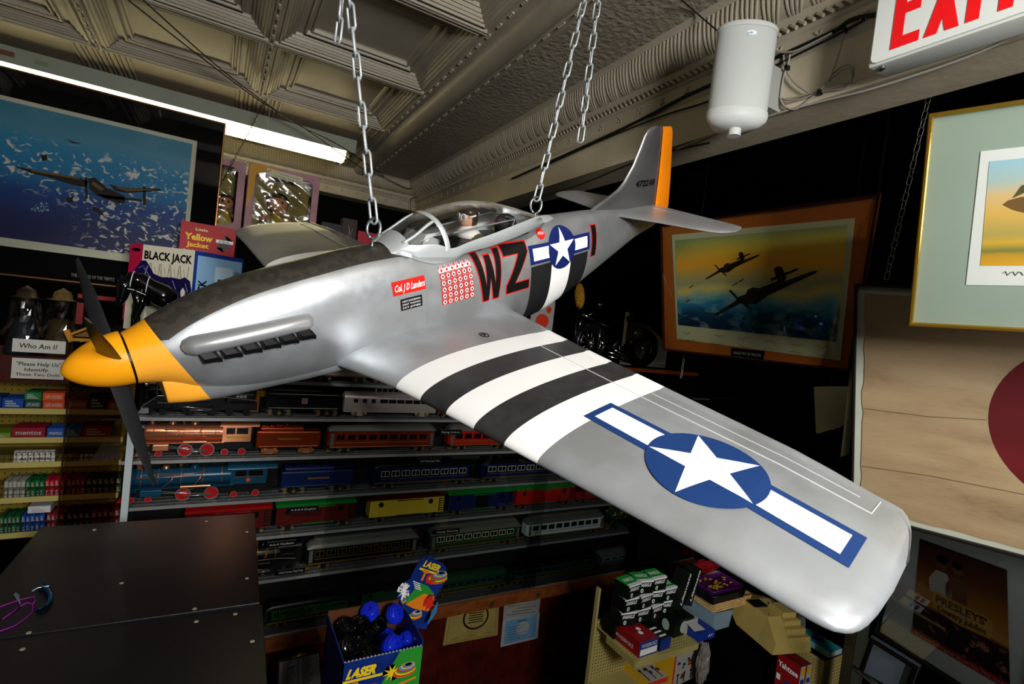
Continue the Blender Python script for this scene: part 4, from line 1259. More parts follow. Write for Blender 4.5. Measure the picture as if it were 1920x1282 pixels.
def loco(px0, px1, row, label, body, trim, cab, wheels='wheel_red', rim='wheel_steel', style='steam', num=None):
    t, L = lbl('toy_locomotive', label, 'toy locomotive', px0, px1, row, 'toy trains on the shelves'); h = L / 2; H = .15; x = lambda f: -h + L * f
    zc, rb = .092, .034
    g = MB()
    prof = [(0, 0), (rb * .6, 0), (rb * .9, .004), (rb, .012), (rb, L * .30), (rb * 1.03, L * .301), (rb * 1.04, L * .62), (rb * .9, L * .72)]
    g.lathe(prof, (x(.04), 0, zc), (1, 0, 0), 28); g.build('boiler', MATS[body], t, True, ang=40)
    for f in (.12, .22, .36, .5, .62):
        g = MB(); g.torus((x(f), 0, zc), rb * 1.035, .0016, ax=(1, 0, 0), n=28, m=5); g.build('boiler_band', MATS[trim], t, True)
    g = MB(); g.box((x(.68), -.037, .058), (x(.93), .037, .125)); g.build('cab', MATS[cab], t)
    g = MB(); g.loft([[(xx, -.044 * cos(pi * i / 10), .122 + .022 * sin(pi * i / 10)) for i in range(11)] for xx in (x(.655), x(1.0))]); g.build('cab_roof', MATS[cab], t, True, ang=40)
    for i, (a, b) in enumerate(((.71, .785), (.80, .90))):
        g = MB(); g.box((x(a), -.0385, .09), (x(b), -.0365, .115), 0); g.box((x(a) - .002, -.038, .088), (x(b) + .002, -.0368, .09), 1); g.build('cab_window', [MATS['window_dark'], MATS[trim]], t)
    g = MB(); g.box((x(.06), -.04, .055), (x(.70), .04, .0585)); g.box((x(.02), -.034, .045), (x(.10), .034, .0485)); g.build('running_board', MATS[trim if body.startswith('copper') else body], t)
    g = MB(); g.tube([(x(.05), -.04, zc + .006), (x(.3), -.04, zc + .008), (x(.66), -.04, zc + .008)], .0016, 5)
    for f in (.1, .3, .5, .64): g.cyl((x(f), -.04, zc + .007), (x(f), -.03, zc + .007), .0016, n=5)
    g.tube([(x(.2), -.037, zc + .018), (x(.42), -.036, zc + .017), (x(.55), -.03, zc + .028)], .0018, 5); g.tube([(x(.25), -.036, .06), (x(.3), -.0375, zc - .01), (x(.32), -.033, zc + .02)], .0016, 5); g.tube([(x(.44), -.036, .06), (x(.47), -.0375, zc - .01), (x(.5), -.033, zc + .02)], .0016, 5)
    g.build('handrail_and_pipes', MATS[trim], t, True)
    g = MB(); g.lathe([(.010, 0), (.009, .012), (.0125, .022), (.0125, .026), (.006, .026)], (x(.10), 0, zc + rb - .004), n=16); g.build('smokestack', MATS[trim], t, True, ang=40)
    for f, s in ((.26, 1), (.44, 1.15)):
        g = MB(); g.lathe([(.014 * s, 0), (.0135 * s, .008), (.010 * s, .014), (.004, .016), (0, .016)], (x(f), 0, zc + rb - .004), n=16); g.build('dome', MATS[trim if f < .3 else body], t, True, ang=40)
    g = MB(); g.lathe([(.006, 0), (.007, -.006), (.003, -.010), (.0, -.010)], (x(.35), 0, zc + rb + .014), n=12); g.tube([(x(.35), -.008, zc + rb - .002), (x(.35), -.008, zc + rb + .014), (x(.35), .008, zc + rb + .014), (x(.35), .008, zc + rb - .002)], .0014, 5); g.build('bell', MATS['brass'], t, True, ang=40)
    g = MB(); g.cyl((x(.02), 0, zc + .02), (x(.05), 0, zc + .02), .009, n=14); g.build('headlight', MATS['nickel'], t, True, ang=40)
    for s in (-1, 1):
        g = MB(); g.box((x(.12), min(s * .042, s * .018), .026), (x(.25), max(s * .042, s * .018), .052), bev=.004); g.build('cylinder', MATS[body if body.startswith('copper') else cab], t)
    g = MB(); g.cyl((x(.36), -.044, .061), (x(.55), -.044, .061), .0055, n=12); g.build('air_tank', MATS['loco_copper_light' if not style == 'black' else 'train_black'], t, True, ang=40)
    g = MB(); g.prism([(x(-.01), .006), (x(.07), .006), (x(.06), .044), (x(.03), .044)], -.03, .03, fr=lambda u, v, w: (u, w, v)); g.build('cowcatcher', MATS['wheel_red' if trim == 'copper' and style == 'steam' and body == 'loco_blue' else trim], t)
    if style == 'black':
        g = MB(); g.prism([(x(.0), .03), (x(.12), .075), (x(.66), .075), (x(.66), .045), (x(.1), .03)], -.041, -.038, fr=lambda u, v, w: (u, w, v)); g.build('valance', MATS['train_black'], t)
        g = MB(); g.tube([(x(.01), -.0415, .03), (x(.13), -.0415, .076), (x(.67), -.0415, .0755), (x(.93), -.0415, .066)], .0013, 5); g.build('white_line', MATS['nickel'], t)
        g = MB(); text_on(g, 'SOUTHERN PACIFIC', lambda u, v: (u, -rb * 1.06, v), x(.33), zc + .006, .008, .12); g.build('lettering', MATS['nickel'], t)
        if num: g = MB(); text_on(g, num, lambda u, v: (u, -.0385, v), x(.75), .075, .011, .04); g.build('cab_number', MATS['train_white'], t)
    else:
        g = MB(); g.cyl((x(.80), -.0385, .075), (x(.80), -.037, .075), .008, n=16, mi=0) if body == 'loco_blue' else g.box((x(.72), -.0385, .074), (x(.92), -.037, .082), 0)
        g.build('cab_emblem', MATS['train_orange' if body == 'loco_blue' else 'brass'], t)
    wr = .0265
    for f in (.38, .56):
        for s in (-1, 1): inst('drive_wheel', wheel_mesh(rim, wheels, 14), t, (x(f), s * .03, wr), wr, (0, 0, 0 if s < 0 else pi))
    for f, r in ((.07, .0125), (.17, .0125), (.71, .014), (.86, .015)):
        for s in (-1, 1): inst('small_wheel', wheel_mesh(rim, wheels, 8), t, (x(f), s * .027, r), r, (0, 0, 0 if s < 0 else pi))
    g = MB(); g.tube([(x(.22), -.036, .038), (x(.56), -.037, .026)], .002, 5); g.tube([(x(.38), -.038, .022), (x(.56), -.038, .022)], .0025, 5); g.tube([(x(.24), -.039, .045), (x(.38), -.039, .036), (x(.44), -.039, .05)], .0016, 5); g.build('side_rod', MATS['nickel'], t, True)
    g = MB(); g.box((x(.05), -.016, .02), (x(.95), .016, .05)); g.build('chassis', MATS['wheel_dark'], t)


def trains():
    Pn = passenger
    Pn(575, 705, 0, 'silver passenger car on the topmost shelf under the airplane cowl', 'train_silver', 'train_silver', 'train_silver', H=.12)
    Pn(712, 790, 0, 'second silver passenger car on the topmost shelf', 'train_silver', 'train_silver', 'train_silver', H=.12, nw=5)
    loco(262, 492, 1, 'black streamlined toy locomotive with white line and cab number', 'train_black', 'nickel', 'train_black', 'wheel_dark', 'wheel_dark', 'black', '488')
    tender(496, 636, 1, 'long black tender with small square emblem', 'train_black', 'nickel', logo='GS')
    dome_car(643, 815, 1, 'silver dome car with a raised window dome')
    boxcar(820, 905, 1, 'red freight car half hidden behind the striped wing', 'train_red', 'train_maroon')
    loco(255, 482, 2, 'shiny copper toy locomotive with red spoked wheels', 'copper', 'copper', 'copper', 'wheel_red')
    tender(478, 598, 2, 'dark copper tender with rows of rivets', 'copper_red', 'copper', 'wheel_copper')
    Pn(612, 812, 2, 'copper passenger car with cream roof behind the copper tender', 'copper_red', 'roof_grey', 'copper_red', H=.13, trim='copper')
    Pn(838, 960, 2, 'bright red passenger car beside a black name plate', 'train_red', 'roof_grey', 'train_maroon', H=.13, nw=6)
    loco(222, 515, 3, 'blue toy locomotive with copper pipes and red wheels', 'loco_blue', 'copper', 'loco_blue', 'wheel_red')
    tender(524, 660, 3, 'blue tender with a red stripe and ladder', 'train_navy', 'loco_blue')
    Pn(697, 885, 3, 'navy blue passenger car with cream window frames', 'train_navy', 'window_dark', 'train_cream', H=.13)
    Pn(900, 1075, 3, 'navy blue passenger car nearest the striped wing edge', 'train_navy', 'window_dark', 'train_cream', H=.13)
    boxcar(345, 505, 4, 'red and brown freight car mostly hidden by the black cabinet', 'train_maroon', 'train_red')
    boxcar(515, 662, 4, 'dark red freight car with green roof', 'train_maroon', 'roof_green')
    boxcar(690, 828, 4, 'yellow boxcar with maroon roof and black round emblems', 'train_yellow', 'train_maroon')
    boxcar(838, 958, 4, 'dark blue boxcar with bright green roof and door track', 'train_navy', 'roof_green')
    boxcar(963, 1072, 4, 'red slatted cattle car with green roof', 'train_red', 'roof_green', 'cattle')
    boxcar(1078, 1160, 4, 'low red car at the right end of the freight shelf', 'train_red', 'train_maroon', H=.085)
    loco(430, 560, 5, 'small black locomotive behind the white shelf sign', 'train_black', 'brass', 'train_black', 'wheel_dark', 'wheel_dark', 'black')
    Pn(572, 780, 5, 'black passenger car with shining grey roof', 'train_black', 'roof_grey', 'brass', 1)
    Pn(803, 972, 5, 'dark olive passenger car with pale curtained windows', 'train_green', 'roof_grey', 'train_cream', 1)
    Pn(985, 1128, 5, 'black and white passenger car with grey roof', 'train_white', 'roof_grey', 'window_dark', 1)
    loco(1135, 1240, 5, 'dark green locomotive at the right end of its shelf', 'train_green', 'brass', 'train_green', 'wheel_dark', 'wheel_dark', 'black')
    Pn(495, 660, 6, 'dark green passenger car above the wooden rail at the left', 'train_green', 'window_dark', 'roof_green')
    boxcar(675, 790, 6, 'dark green freight car behind the display of tops', 'train_green', 'window_dark')
    Pn(800, 948, 6, 'dark green passenger car beside the display card', 'train_green', 'train_green', 'train_teal')
    Pn(955, 1118, 6, 'long dark green passenger car in the middle of the bottom shelf', 'train_green', 'window_dark', 'train_teal')
    Pn(1122, 1250, 6, 'teal passenger car at the right of the bottom shelf', 'train_teal', 'roof_grey', 'train_white')
    # little name plates standing on the shelves
    for px0, px1, py, row, s in ((822, 862, 808, 2, 'Flying Colors'), (782, 824, 862, 3, '4-2 Passenger Set'), (540, 595, 953, 4, '4-4-4-4 Duplex'), (500, 553, 1018, 5, '4-6-4 Hudson'), (518, 570, 1070, 6, 'UTLX Cement Tank Train'), (812, 858, 995, 5, 'Vista Dome')):
        p = at(px0, py, 1, YC - .0); q = at(px1, py, 1, YC - .0); wd = q.x - p.x; g = MB(); hh = .03
        g.box((0, 0, 0), (wd, .004, hh), 0); g.box((-.001, .0005, -.001), (wd + .001, .004, 0), 1); g.box((-.001, .0005, hh), (wd + .001, .004, hh + .001), 1); g.box((0, .004, 0), (wd, .03, .002), 0)
        text_on(g, s, lambda u, v: (u, -.0006, v), wd * .08, hh * .32, hh * .36, wd * .84, 2)
        o = g.build('shelf_sign', [mat('sign_black', '0b0b0c', .4), MATS['roof_grey'], mat('sign_letters', 'b8bab8', .5)], None, loc=(p.x, YC - .028, p.z - hh / 2))
        tag(o, 'small black name plate reading ' + s, 'sign')


trains()


# ------------------------------------------------------------------ framed pictures
def art_mat(name, kind):
    """painted print: procedural brushwork in the sheet's own coordinates"""
    m = mat(name, '808080', .55, 0, .3); nt, b, M_, MIX, NOISE = nodes_of(m)
    uv = nt.nodes.new('ShaderNodeUVMap'); uv.uv_map = 'UVMap'
    mp = nt.nodes.new('ShaderNodeMapping'); nt.links.new(uv.outputs[0], mp.inputs[0])
    sp = nt.nodes.new('ShaderNodeSeparateXYZ'); nt.links.new(uv.outputs[0], sp.inputs[0]); u, v = sp.outputs[0], sp.outputs[1]

    def ramp(f, stops):
        k = nt.nodes.new('ShaderNodeValToRGB'); e = k.color_ramp.elements
        while len(e) < len(stops): e.new(.5)
        for i, (p, c) in enumerate(stops): e[i].position = p; e[i].color = (*srgb(c), 1)
        nt.links.new(f, k.inputs[0]); return k.outputs[0]
    sm = lambda a, lo, hi: (lambda k: k)(_mr(nt, a, lo, hi))
    if kind == 'coast':
        mp.inputs['Scale'].default_value = (1.5, 1, 1)
        n = NOISE(5, 8, mp.outputs[0], .6); n2 = NOISE(20, 8, mp.outputs[0], 1.0)
        vv = M_('ADD', v, M_('MULTIPLY', M_('SUBTRACT', n, .5), .12))
        col = ramp(vv, [(.0, '080d3a'), (.18, '091648'), (.38, '08346e'), (.55, '0f6590'), (.72, '1f7092'), (.85, '3d7488'), (1, '2f6a80')])
        land = M_('MULTIPLY', sm(M_('ADD', v, M_('MULTIPLY', u, .55)), .58, .72), sm(M_('MULTIPLY', v, -1.0), -.80, -.70))
        snow = sm(n2, .55, .63)
        col = MIX(M_('MULTIPLY', land, snow), col, (.50, .45, .40))
        low = M_('MULTIPLY', sm(u, .58, .74), sm(M_('MULTIPLY', v, -1.0), -.5, -.38))
        col = MIX(M_('MULTIPLY', low, snow), col, (.50, .46, .40))
        smoke = M_('MULTIPLY', M_('MULTIPLY', sm(M_('MULTIPLY', u, -1.0), -.36, -.24), sm(n, .46, .56)), M_('MULTIPLY', sm(v, .30, .36), sm(M_('MULTIPLY', v, -1.0), -.62, -.5)))
        col = MIX(M_('MULTIPLY', smoke, .85), col, (.012, .03, .04))
    elif kind == 'clouds':
        n = NOISE(3.2, 10, mp.outputs[0], .7); n2 = NOISE(8, 10, mp.outputs[0], .4)
        vv = M_('ADD', v, M_('MULTIPLY', M_('SUBTRACT', n, .5), M_('MULTIPLY', M_('SUBTRACT', 1.0, v), .55)))
        col = ramp(vv, [(.0, '06243c'), (.16, '0d3f5c'), (.27, '2b7f9c'), (.34, '86ab98'), (.42, 'd3bf66'), (.5, 'a19f70'), (.62, 'c9a648'), (.72, 'eda62a'), (.84, 'd9b23a'), (.93, 'b8ae4a'), (1, '889a68')])
        cl = sm(n2, .5, .62); col = MIX(M_('MULTIPLY', M_('MULTIPLY', cl, sm(M_('MULTIPLY', v, -1.0), -.5, -.3)), .55), col, (.16, .33, .38))
        fl = M_('MULTIPLY', sm(u, .25, .0), sm(v, .7, .9)); col = MIX(M_('MULTIPLY', fl, .5), col, (.12, .2, .1))
    elif kind == 'field':
        n = NOISE(4, 8, mp.outputs[0], .5)
        vv = M_('ADD', v, M_('MULTIPLY', M_('SUBTRACT', n, .5), .10))
        col = ramp(vv, [(0, 'c9951a'), (.10, 'b4871a'), (.14, '6d7434'), (.22, 'c59b2a'), (.3, 'a59349'), (.5, 'cba24c'), (.68, 'c9aa74'), (.8, '9fb0a8'), (1, '8fb4c0')])
    elif kind == 'poster':
        n = NOISE(9, 8, mp.outputs[0], .5)
        col = ramp(v, [(0, '1a1012'), (.36, '241512'), (.40, 'b07c22'), (.55, 'a06a1e'), (.8, '5c2a16'), (1, '3a1a12')])
        crowd = M_('MULTIPLY', sm(n, .58, .64), sm(M_('MULTIPLY', v, -1.0), -.36, -.3)); col = MIX(crowd, col, (.35, .13, .08))
    elif kind == 'linen':
        mp.inputs['Scale'].default_value = (1, 3, 1)
        n = NOISE(3, 8, mp.outputs[0], .3); n2 = NOISE(30, 6, mp.outputs[0], .3)
        col = ramp(M_('ADD', n, M_('MULTIPLY', n2, .25)), [(.3, '735a3e'), (.55, '9c8160'), (.8, 'ab9270')])
    nt.links.new(col, b.inputs['Base Color']); return m


def sheet(name, Q, u0, v0, u1, v1, off, m, parent, base):
    """flat print with its own 0..1 sheet coordinates"""
    n = 2; vs = []; uv = []
    for a, b_ in ((0, 0), (1, 0), (1, 1), (0, 1)): vs.append(Q(lerp(u0, u1, a), lerp(v0, v1, b_), off) - base); uv.append((a, b_))
    g = MB(); g.poly(vs); return g.build(name, m, parent, uv=uv)


def slab(Q, u0, v0, u1, v1, o0, o1, base, g, mi=0):
    vs = [Q(a, b_, o) - base for o in (o0, o1) for a, b_ in ((u0, v0), (u1, v0), (u1, v1), (u0, v1))]
    g.add(vs, [(0, 3, 2, 1), (4, 5, 6, 7), (0, 1, 5, 4), (1, 2, 6, 5), (2, 3, 7, 6), (3, 0, 4, 7)], mi)


def moulding(Q, wd, th, m, parent, base, round_=True):
    du, dv = wd / Q.w, wd / Q.h; g = MB()
    prof = [(0, -.012), (0, th * .7), (.25, th), (.75, th), (1, th * .6), (1, 0)] if round_ else [(0, -.012), (0, th), (1, th), (1, 0)]
    R = []
    for cu, cv, su, sv in ((0, 0, 1, 1), (1, 0, -1, 1), (1, 1, -1, -1), (0, 1, 1, -1)):
        R.append([Q(cu + su * du * a, cv + sv * dv * a, o) - base for a, o in prof])
    g.loft(R + [R[0]], closed=False, cap=False); return g.build('frame', m, parent)


def plane_quad(corners, P0, n):
    out = []
    for p in corners:
        d = ray(*p); out.append(CAM + d * ((Vector(P0) - CAM).dot(n) / d.dot(n)))
    return out


def uv_of(Q, px, py):
    d = ray(px, py); P = CAM + d * ((Q.tl - CAM).dot(Q.n) / d.dot(Q.n)); e1 = Q.tr - Q.tl; e2 = Q.tl - Q.bl
    a = P - Q.bl; # solve in the sheet's plane
    m11, m12, m22 = e1.dot(e1), e1.dot(e2), e2.dot(e2); b1, b2 = a.dot(e1), a.dot(e2); D = m11 * m22 - m12 * m12
    return ((b1 * m22 - b2 * m12) / D, (b2 * m11 - b1 * m12) / D)


PGLASS = glassmat('picture_glass', (.97, .98, .98), 0, .015, fres=.45)


def fighter_shape(g, fn, cx, cy, s, a, mi=0):
    """small painted aeroplane seen from ahead and above"""
    c, q = cos(a), sin(a)
    T = lambda pts: [(cx + (x * c - y * q) * s, cy + (x * q + y * c) * s * 1.35) for x, y in pts]
    for P in ([(-.37, -.02), (-.31, -.12), (-.1, -.17), (.15, -.06), (.5, .13), (.53, .19), (.2, .14), (.05, .13), (-.04, .18), (-.14, .16), (-.2, .08), (-.34, .07)], [(-.14, -.13), (.1, -.07), (.95, .10), (1.0, .14), (.9, .155), (.08, .08)], [(-.28, -.06), (-.88, -.21), (-.95, -.18), (-.28, .05)], [(.38, .14), (.40, .40), (.46, .44), (.53, .40), (.54, .18)], [(.28, .19), (.74, .25), (.74, .29), (.3, .25)], [(-.38, .0), (-.46, .25), (-.42, .26), (-.34, .03)], [(-.36, -.04), (-.22, -.27), (-.19, -.25), (-.32, .0)], [(-.42, .0), (-.38, .06), (-.33, .0), (-.37, -.07)]):
        poly_on(g, T(P), fn, mi)


def pictures():
    # bomber print over the cabinet, behind glass
    Y = 2.9; z1 = at(424, 232, 1, Y).z; z0 = at(0, 515, 1, Y).z; x1 = at(424, 232, 1, Y).x; x0 = -1.28
    Q = Quad((x0, Y, z1), (x1, Y, z1), (x1, Y, z0), (x0, Y, z0)); B = Vector(((x0 + x1) / 2, Y, z0))
    t = thing('framed_bomber_print', 'blue framed print of a bomber over snowy coast beside the doll boxes', 'framed picture', B)
    moulding(Q, .008, .012, mat('thin_bronze', '8a6136', .3, .7), t, B)
    g = MB(); slab(Q, .0, .0, 1, 1, -.014, 0, B, g); g.build('black_mat', mat('mat_black', '040405', .8, spec=.05), t)
    a = uv_of(Q, 370, 265); b_ = uv_of(Q, 0, 460); u1, v1 = a; v0 = b_[1]; u0 = .09
    g = MB(); slab(Q, u0, v0, u1, v1, 0, .002, B, g); g.build('print_margin', mat('paper_cream', 'aca996', .6), t)
    mu, mv = .018 / Q.w, .018 / Q.h
    sheet('print', Q, u0 + mu, v0 + mv * 1.9, u1 - mu, v1 - mv, .003, art_mat('art_coast', 'coast'), t, B)
    g = MB(); fn = lambda u, v: Q(u, v, .0038) - B; dk_ = 0
    def Pp(pts): return [uv_of(Q, x, y) for x, y in pts]
    for P in ([(30, 312), (60, 318), (150, 333), (166, 340), (160, 352), (130, 345), (100, 335), (60, 325), (35, 316)], [(165, 335), (178, 333), (200, 352), (235, 368), (234, 380), (222, 382), (195, 372), (168, 356)], [(205, 345), (225, 352), (300, 354), (303, 358), (240, 362), (215, 358)], [(159, 332), (164, 332), (165, 372), (160, 373)], [(268, 350), (273, 350), (274, 384), (268, 386)], [(165, 362), (200, 372), (268, 378), (266, 374), (200, 366)], [(172, 387), (180, 388), (192, 398), (196, 405), (190, 403), (175, 394)], [(120, 259), (138, 266), (155, 270), (137, 269)], [(76, 292), (88, 290), (90, 300), (80, 302)], [(124, 372), (138, 368), (136, 380), (126, 378)]):
        poly_on(g, Pp(P), fn, 0)
    for P in ([(60, 318), (150, 333), (150, 337), (60, 322)], [(215, 352), (298, 356), (240, 359)], [(175, 340), (196, 354), (190, 358), (172, 346)]): poly_on(g, Pp(P), lambda u, v: Q(u, v, .0042) - B, 1)
    random.seed(12)
    for _ in range(34):
        x = random.choice((66, 84)) + random.gauss(0, 5); y = 396 - abs(random.gauss(0, 9)); poly_on(g, Pp(star(x, y, random.uniform(1, 3.2), random.uniform(0, 90), .6)), lambda u, v: Q(u, v, .0042) - B, 2)
    g.build('painted_bomber', [mat('paint_dark_brown', '1c160e', .6), mat('paint_ochre', '5e4a20', .6), mat('paint_spray', '7fa3b0', .6)], t)
    g = MB(); p, q = uv_of(Q, 128, 500), uv_of(Q, 226, 545); slab(Q, p[0], q[1], q[0], p[1], 0, .003, B, g, 0)
    text_on(g, 'THE SINKING OF THE TIRPITZ', lambda u, v: Q(u, v, .0035) - B, p[0] + .01, lerp(q[1], p[1], .5), .018, (q[0] - p[0]) * .8, 1)
    g.build('title_plate', [MATS['mat_black'], mat('plate_grey', '7d7b72', .5)], t)
    g = MB(); slab(Q, .008, .01, .992, .99, .008, .009, B, g); g.build('glass', PGLASS, t)
    a = at(497, 189, 2, 3.585); b_ = at(412, 350, 1, 2.885)
    chain('picture_chain', 'dark thin chain slanting from the ceiling to the bomber print, past the lamp', [b_, a], .026, .0015, mat('dark_chain', '2a251e', .5, .5))
    a = at(506, 200, 1, 3.2); b_ = at(496, 297, 1, 3.2); g = MB(); g.tube([b_ - b_, Vector((a.x, a.y, CEIL - .002)) - b_], .0011, 5); g.ball((0, 0, 0), .004, 8); tag(g.build('pull_cord', mat('cord_ivory', 'b3a98c', .6), None, loc=b_), 'thin ivory pull cord hanging in front of the fluorescent lamp', 'cord')
    # orange-matted print of two fighters
    c = plane_quad([(1240, 423), (1650, 363), (1593, 695), (1245, 655)], CAM + Vector((.751, .731, .209)) * 2.15, Vector((.152, -.988, .010)).cross(Vector((.376, .131, -.917))))
    Q2 = Quad(*c); B = (Q2.bl + Q2.br) / 2
    t = thing('framed_fighter_print', 'print of two fighters over clouds in a wide orange mat', 'framed picture', B)
    moulding(Q2, .006, .012, mat('frame_dark_red', '2c0f0a', .3, .4), t, B)
    g = MB(); slab(Q2, 0, 0, 1, 1, -.014, 0, B, g); g.build('orange_mat', mat('mat_orange', 'a5591c', .6, var=.12, vs=3), t)
    def inner(Q, tl, tr, br, bl): return Quad(*[Q(*uv_of(Q, *p), .0) for p in (tl, tr, br, bl)])
    I = inner(Q2, (1260, 440), (1605, 407), (1590, 665), (1270, 634)); g = MB(); slab(I, 0, 0, 1, 1, 0, .002, B, g); g.build('print_margin', mat('paper_yellowish', 'b5b48c', .6), t)
    J = inner(Q2, (1267, 450), (1592, 419), (1580, 631), (1273, 608)); sheet('print', J, 0, 0, 1, 1, .003, art_mat('art_clouds', 'clouds'), t, B)
    g = MB(); fn = lambda u, v: J(u, v, .0038) - B
    fighter_shape(g, fn, .38, .68, .20, .30); fighter_shape(g, fn, .56, .40, .36, .36)
    for x, y in ((.11, .47), (.41, .50), (.45, .54), (.08, .30)): fighter_shape(g, fn, x, y, .03, .4)
    g.build('painted_fighters', mat('paint_umber', '2e2010', .6, var=.6, vs=60), t)
    g = MB()
    random.seed(3)
    for i in range(12):
        x, y = uv_of(Q2, 1285 + (i % 6) * 50 + random.uniform(-8, 8), 622 + (i // 6) * 14 + (i % 6) * 4); 
        pts = [Q2(x + k * .0075, y + random.uniform(-.010, .012), .003) - B for k in range(9)]; g.tube(pts, .0007, 3)
    g.build('signatures', mat('pencil_grey', '4a4a40', .6), t)
    g = MB(); P = Quad(*[Q2(*uv_of(Q2, *p), 0) for p in ((1376, 648), (1440, 652), (1438, 676), (1377, 670))]); slab(P, 0, 0, 1, 1, 0, .003, B, g, 0)
    text_on(g, 'EAGLES OUT OF THE SUN', lambda u, v: P(u, v, .0035) - B, .07, .56, .22, .84, 1); text_on(g, 'WITH GERMAN ACES SIGNATURES', lambda u, v: P(u, v, .0035) - B, .07, .2, .17, .84, 1)
    g.build('title_plate', [MATS['mat_black'], mat('plate_white', 'b9b9b0', .5)], t)
    g = MB(); slab(Q2, .01, .01, .99, .99, .008, .009, B, g); g.build('glass', PGLASS, t)
    # tan linen flag with a dark red disc in a black frame
    P0 = CAM + ray(1602, 531) * 1.62; e1 = Vector((.405, -.914, 0)); e2 = Vector((.13, .05, -.99)); n = e1.cross(e2)
    bl = plane_quad([(1594, 960)], P0, n)[0]; L = 1.0
    br_dir = (plane_quad([(1920, 1046)], P0, n)[0] - bl).normalized(); tr_dir = (plane_quad([(1700, 535)], P0, n)[0] - P0).normalized()
    Q3 = Quad(P0, P0 + tr_dir * L, bl + br_dir * L, bl); B = (Q3.bl + Q3.br) / 2
    t = thing('framed_flag', 'old linen flag with dark red disc in a black frame', 'framed flag', B)
    moulding(Q3, .009, .016, mat('frame_black', '0c0c0c', .35), t, B)
    g = MB(); slab(Q3, 0, 0, 1, 1, -.014, 0, B, g); g.build('backing_board', mat('mat_pale', 'b9b8a8', .6), t)
    a, b_ = uv_of(Q3, 1622, 550), uv_of(Q3, 1612, 912); v0 = uv_of(Q3, 1700, 972)[1]
    g = MB(); nn = 26; top = [(lerp(a[0], .96, i / nn), a[1] + random.uniform(-.003, .003)) for i in range(nn + 1)]; bot = [(lerp(.96, b_[0] + .01, i / nn), v0 + random.uniform(-.003, .003)) for i in range(nn + 1)]
    lf = [(a[0] + random.uniform(-.003, .003), lerp(v0, a[1], i / 20)) for i in range(1, 20)]
    pts = top + bot + lf; vs = [Q3(u, v, .004) - B for u, v in pts]; uvs = pts
    g.poly(vs); g.build('linen', art_mat('art_linen', 'linen'), t, uv=uvs)
    g = MB(); p1, p2, p3 = uv_of(Q3, 1852, 800), uv_of(Q3, 1875, 700), uv_of(Q3, 1920, 908)
    r = .235; cu = p1[0] + r / Q3.w; cv = uv_of(Q3, 1852, 778)[1]
    poly_on(g, circ(cu, cv, r / Q3.w, 64, r / Q3.h), lambda u, v: Q3(u, v, .0055) - B, 0); g.build('red_disc', mat('disc_red', '640a10', .7, var=.35, vs=5), t)
    g = MB()
    for yy in ((1620, 765, 1740, 780, 1850, 786), (1616, 873, 1740, 890, 1920, 925)):
        q = [uv_of(Q3, yy[i], yy[i + 1]) for i in (0, 2, 4)]
        pts = [Q3(lerp(q[0][0], q[1][0], k / 8), lerp(q[0][1], q[1][1], k / 8), .0055) - B for k in range(8)] + [Q3(lerp(q[1][0], q[2][0], k / 8), lerp(q[1][1], q[2][1], k / 8), .0055) - B for k in range(9)]
        g = MB(); g.tube(pts, .0012, 4); g.build('crease', mat('crease_brown', '5c4a32', .8), t)
    g = MB(); slab(Q3, .01, .01, .99, .99, .010, .011, B, g); g.build('glass', PGLASS, t)
    # gold framed print, the nearest
    P0 = CAM + ray(1742, 215) * 1.08; bl = CAM + ray(1703, 610) * 1.145; e1 = Vector((.34, -.94, -.02)); n = e1.cross(bl - P0)
    tr = (plane_quad([(1919, 188)], P0, n)[0] - P0).normalized(); br = (plane_quad([(1919, 622)], P0, n)[0] - bl).normalized()
    Q4 = Quad(P0, P0 + tr * .62, bl + br * .62, bl); B = (Q4.bl + Q4.br) / 2
    t = thing('gold_framed_print', 'print of a landing plane with grey-green mat in a thin gold frame', 'framed picture', B)
    moulding(Q4, .0085, .014, mat('gold_frame', 'c79a2e', .22, .9), t, B)
    g = MB(); slab(Q4, 0, 0, 1, 1, -.014, 0, B, g); g.build('sage_mat', mat('mat_sage', '8b988a', .65, var=.05), t)
    a = uv_of(Q4, 1839, 284); b_ = uv_of(Q4, 1811, 534); a2 = uv_of(Q4, 1855, 303); b2 = uv_of(Q4, 1838, 498)
    I = Quad(Q4(a[0], a[1]), Q4(.82, a[1]), Q4(.82, b_[1]), Q4(b_[0], b_[1])); g = MB(); slab(I, 0, 0, 1, 1, 0, .002, B, g); g.build('print_margin', mat('paper_white', 'cfcfc9', .6), t)
    J = Quad(Q4(a2[0], a2[1]), Q4(.76, a2[1]), Q4(.76, b2[1]), Q4(b2[0], b2[1])); sheet('print', J, 0, 0, 1, 1, .003, art_mat('art_field', 'field'), t, B)
    g = MB(); fn = lambda u, v: Q4(u, v, .0038) - B
    poly_on(g, [uv_of(Q4, *p) for p in ((1880, 384), (1890, 376), (1912, 370), (1925, 368), (1960, 358), (2010, 352), (2040, 330), (2052, 332), (2044, 366), (2000, 384), (1960, 400), (1925, 400), (1900, 394))], fn, 0)
    poly_on(g, [uv_of(Q4, *p) for p in ((1898, 372), (1915, 348), (1945, 340), (1960, 352), (1920, 362))], fn, 1)
    g.build('painted_plane', [mat('paint_tan', '6a4c22', .6), mat('paint_olive', '4c4a26', .6)], t)
    g = MB(); x, y = uv_of(Q4, 1880, 512); g.tube([Q4(x + k * .006, y + .01 * sin(k * 2.2), .003) - B for k in range(9)], .0008, 4); g.build('signature', MATS['pencil_grey'], t)
    g = MB(); slab(Q4, .01, .01, .99, .99, .008, .009, B, g); g.build('glass', PGLASS, t)
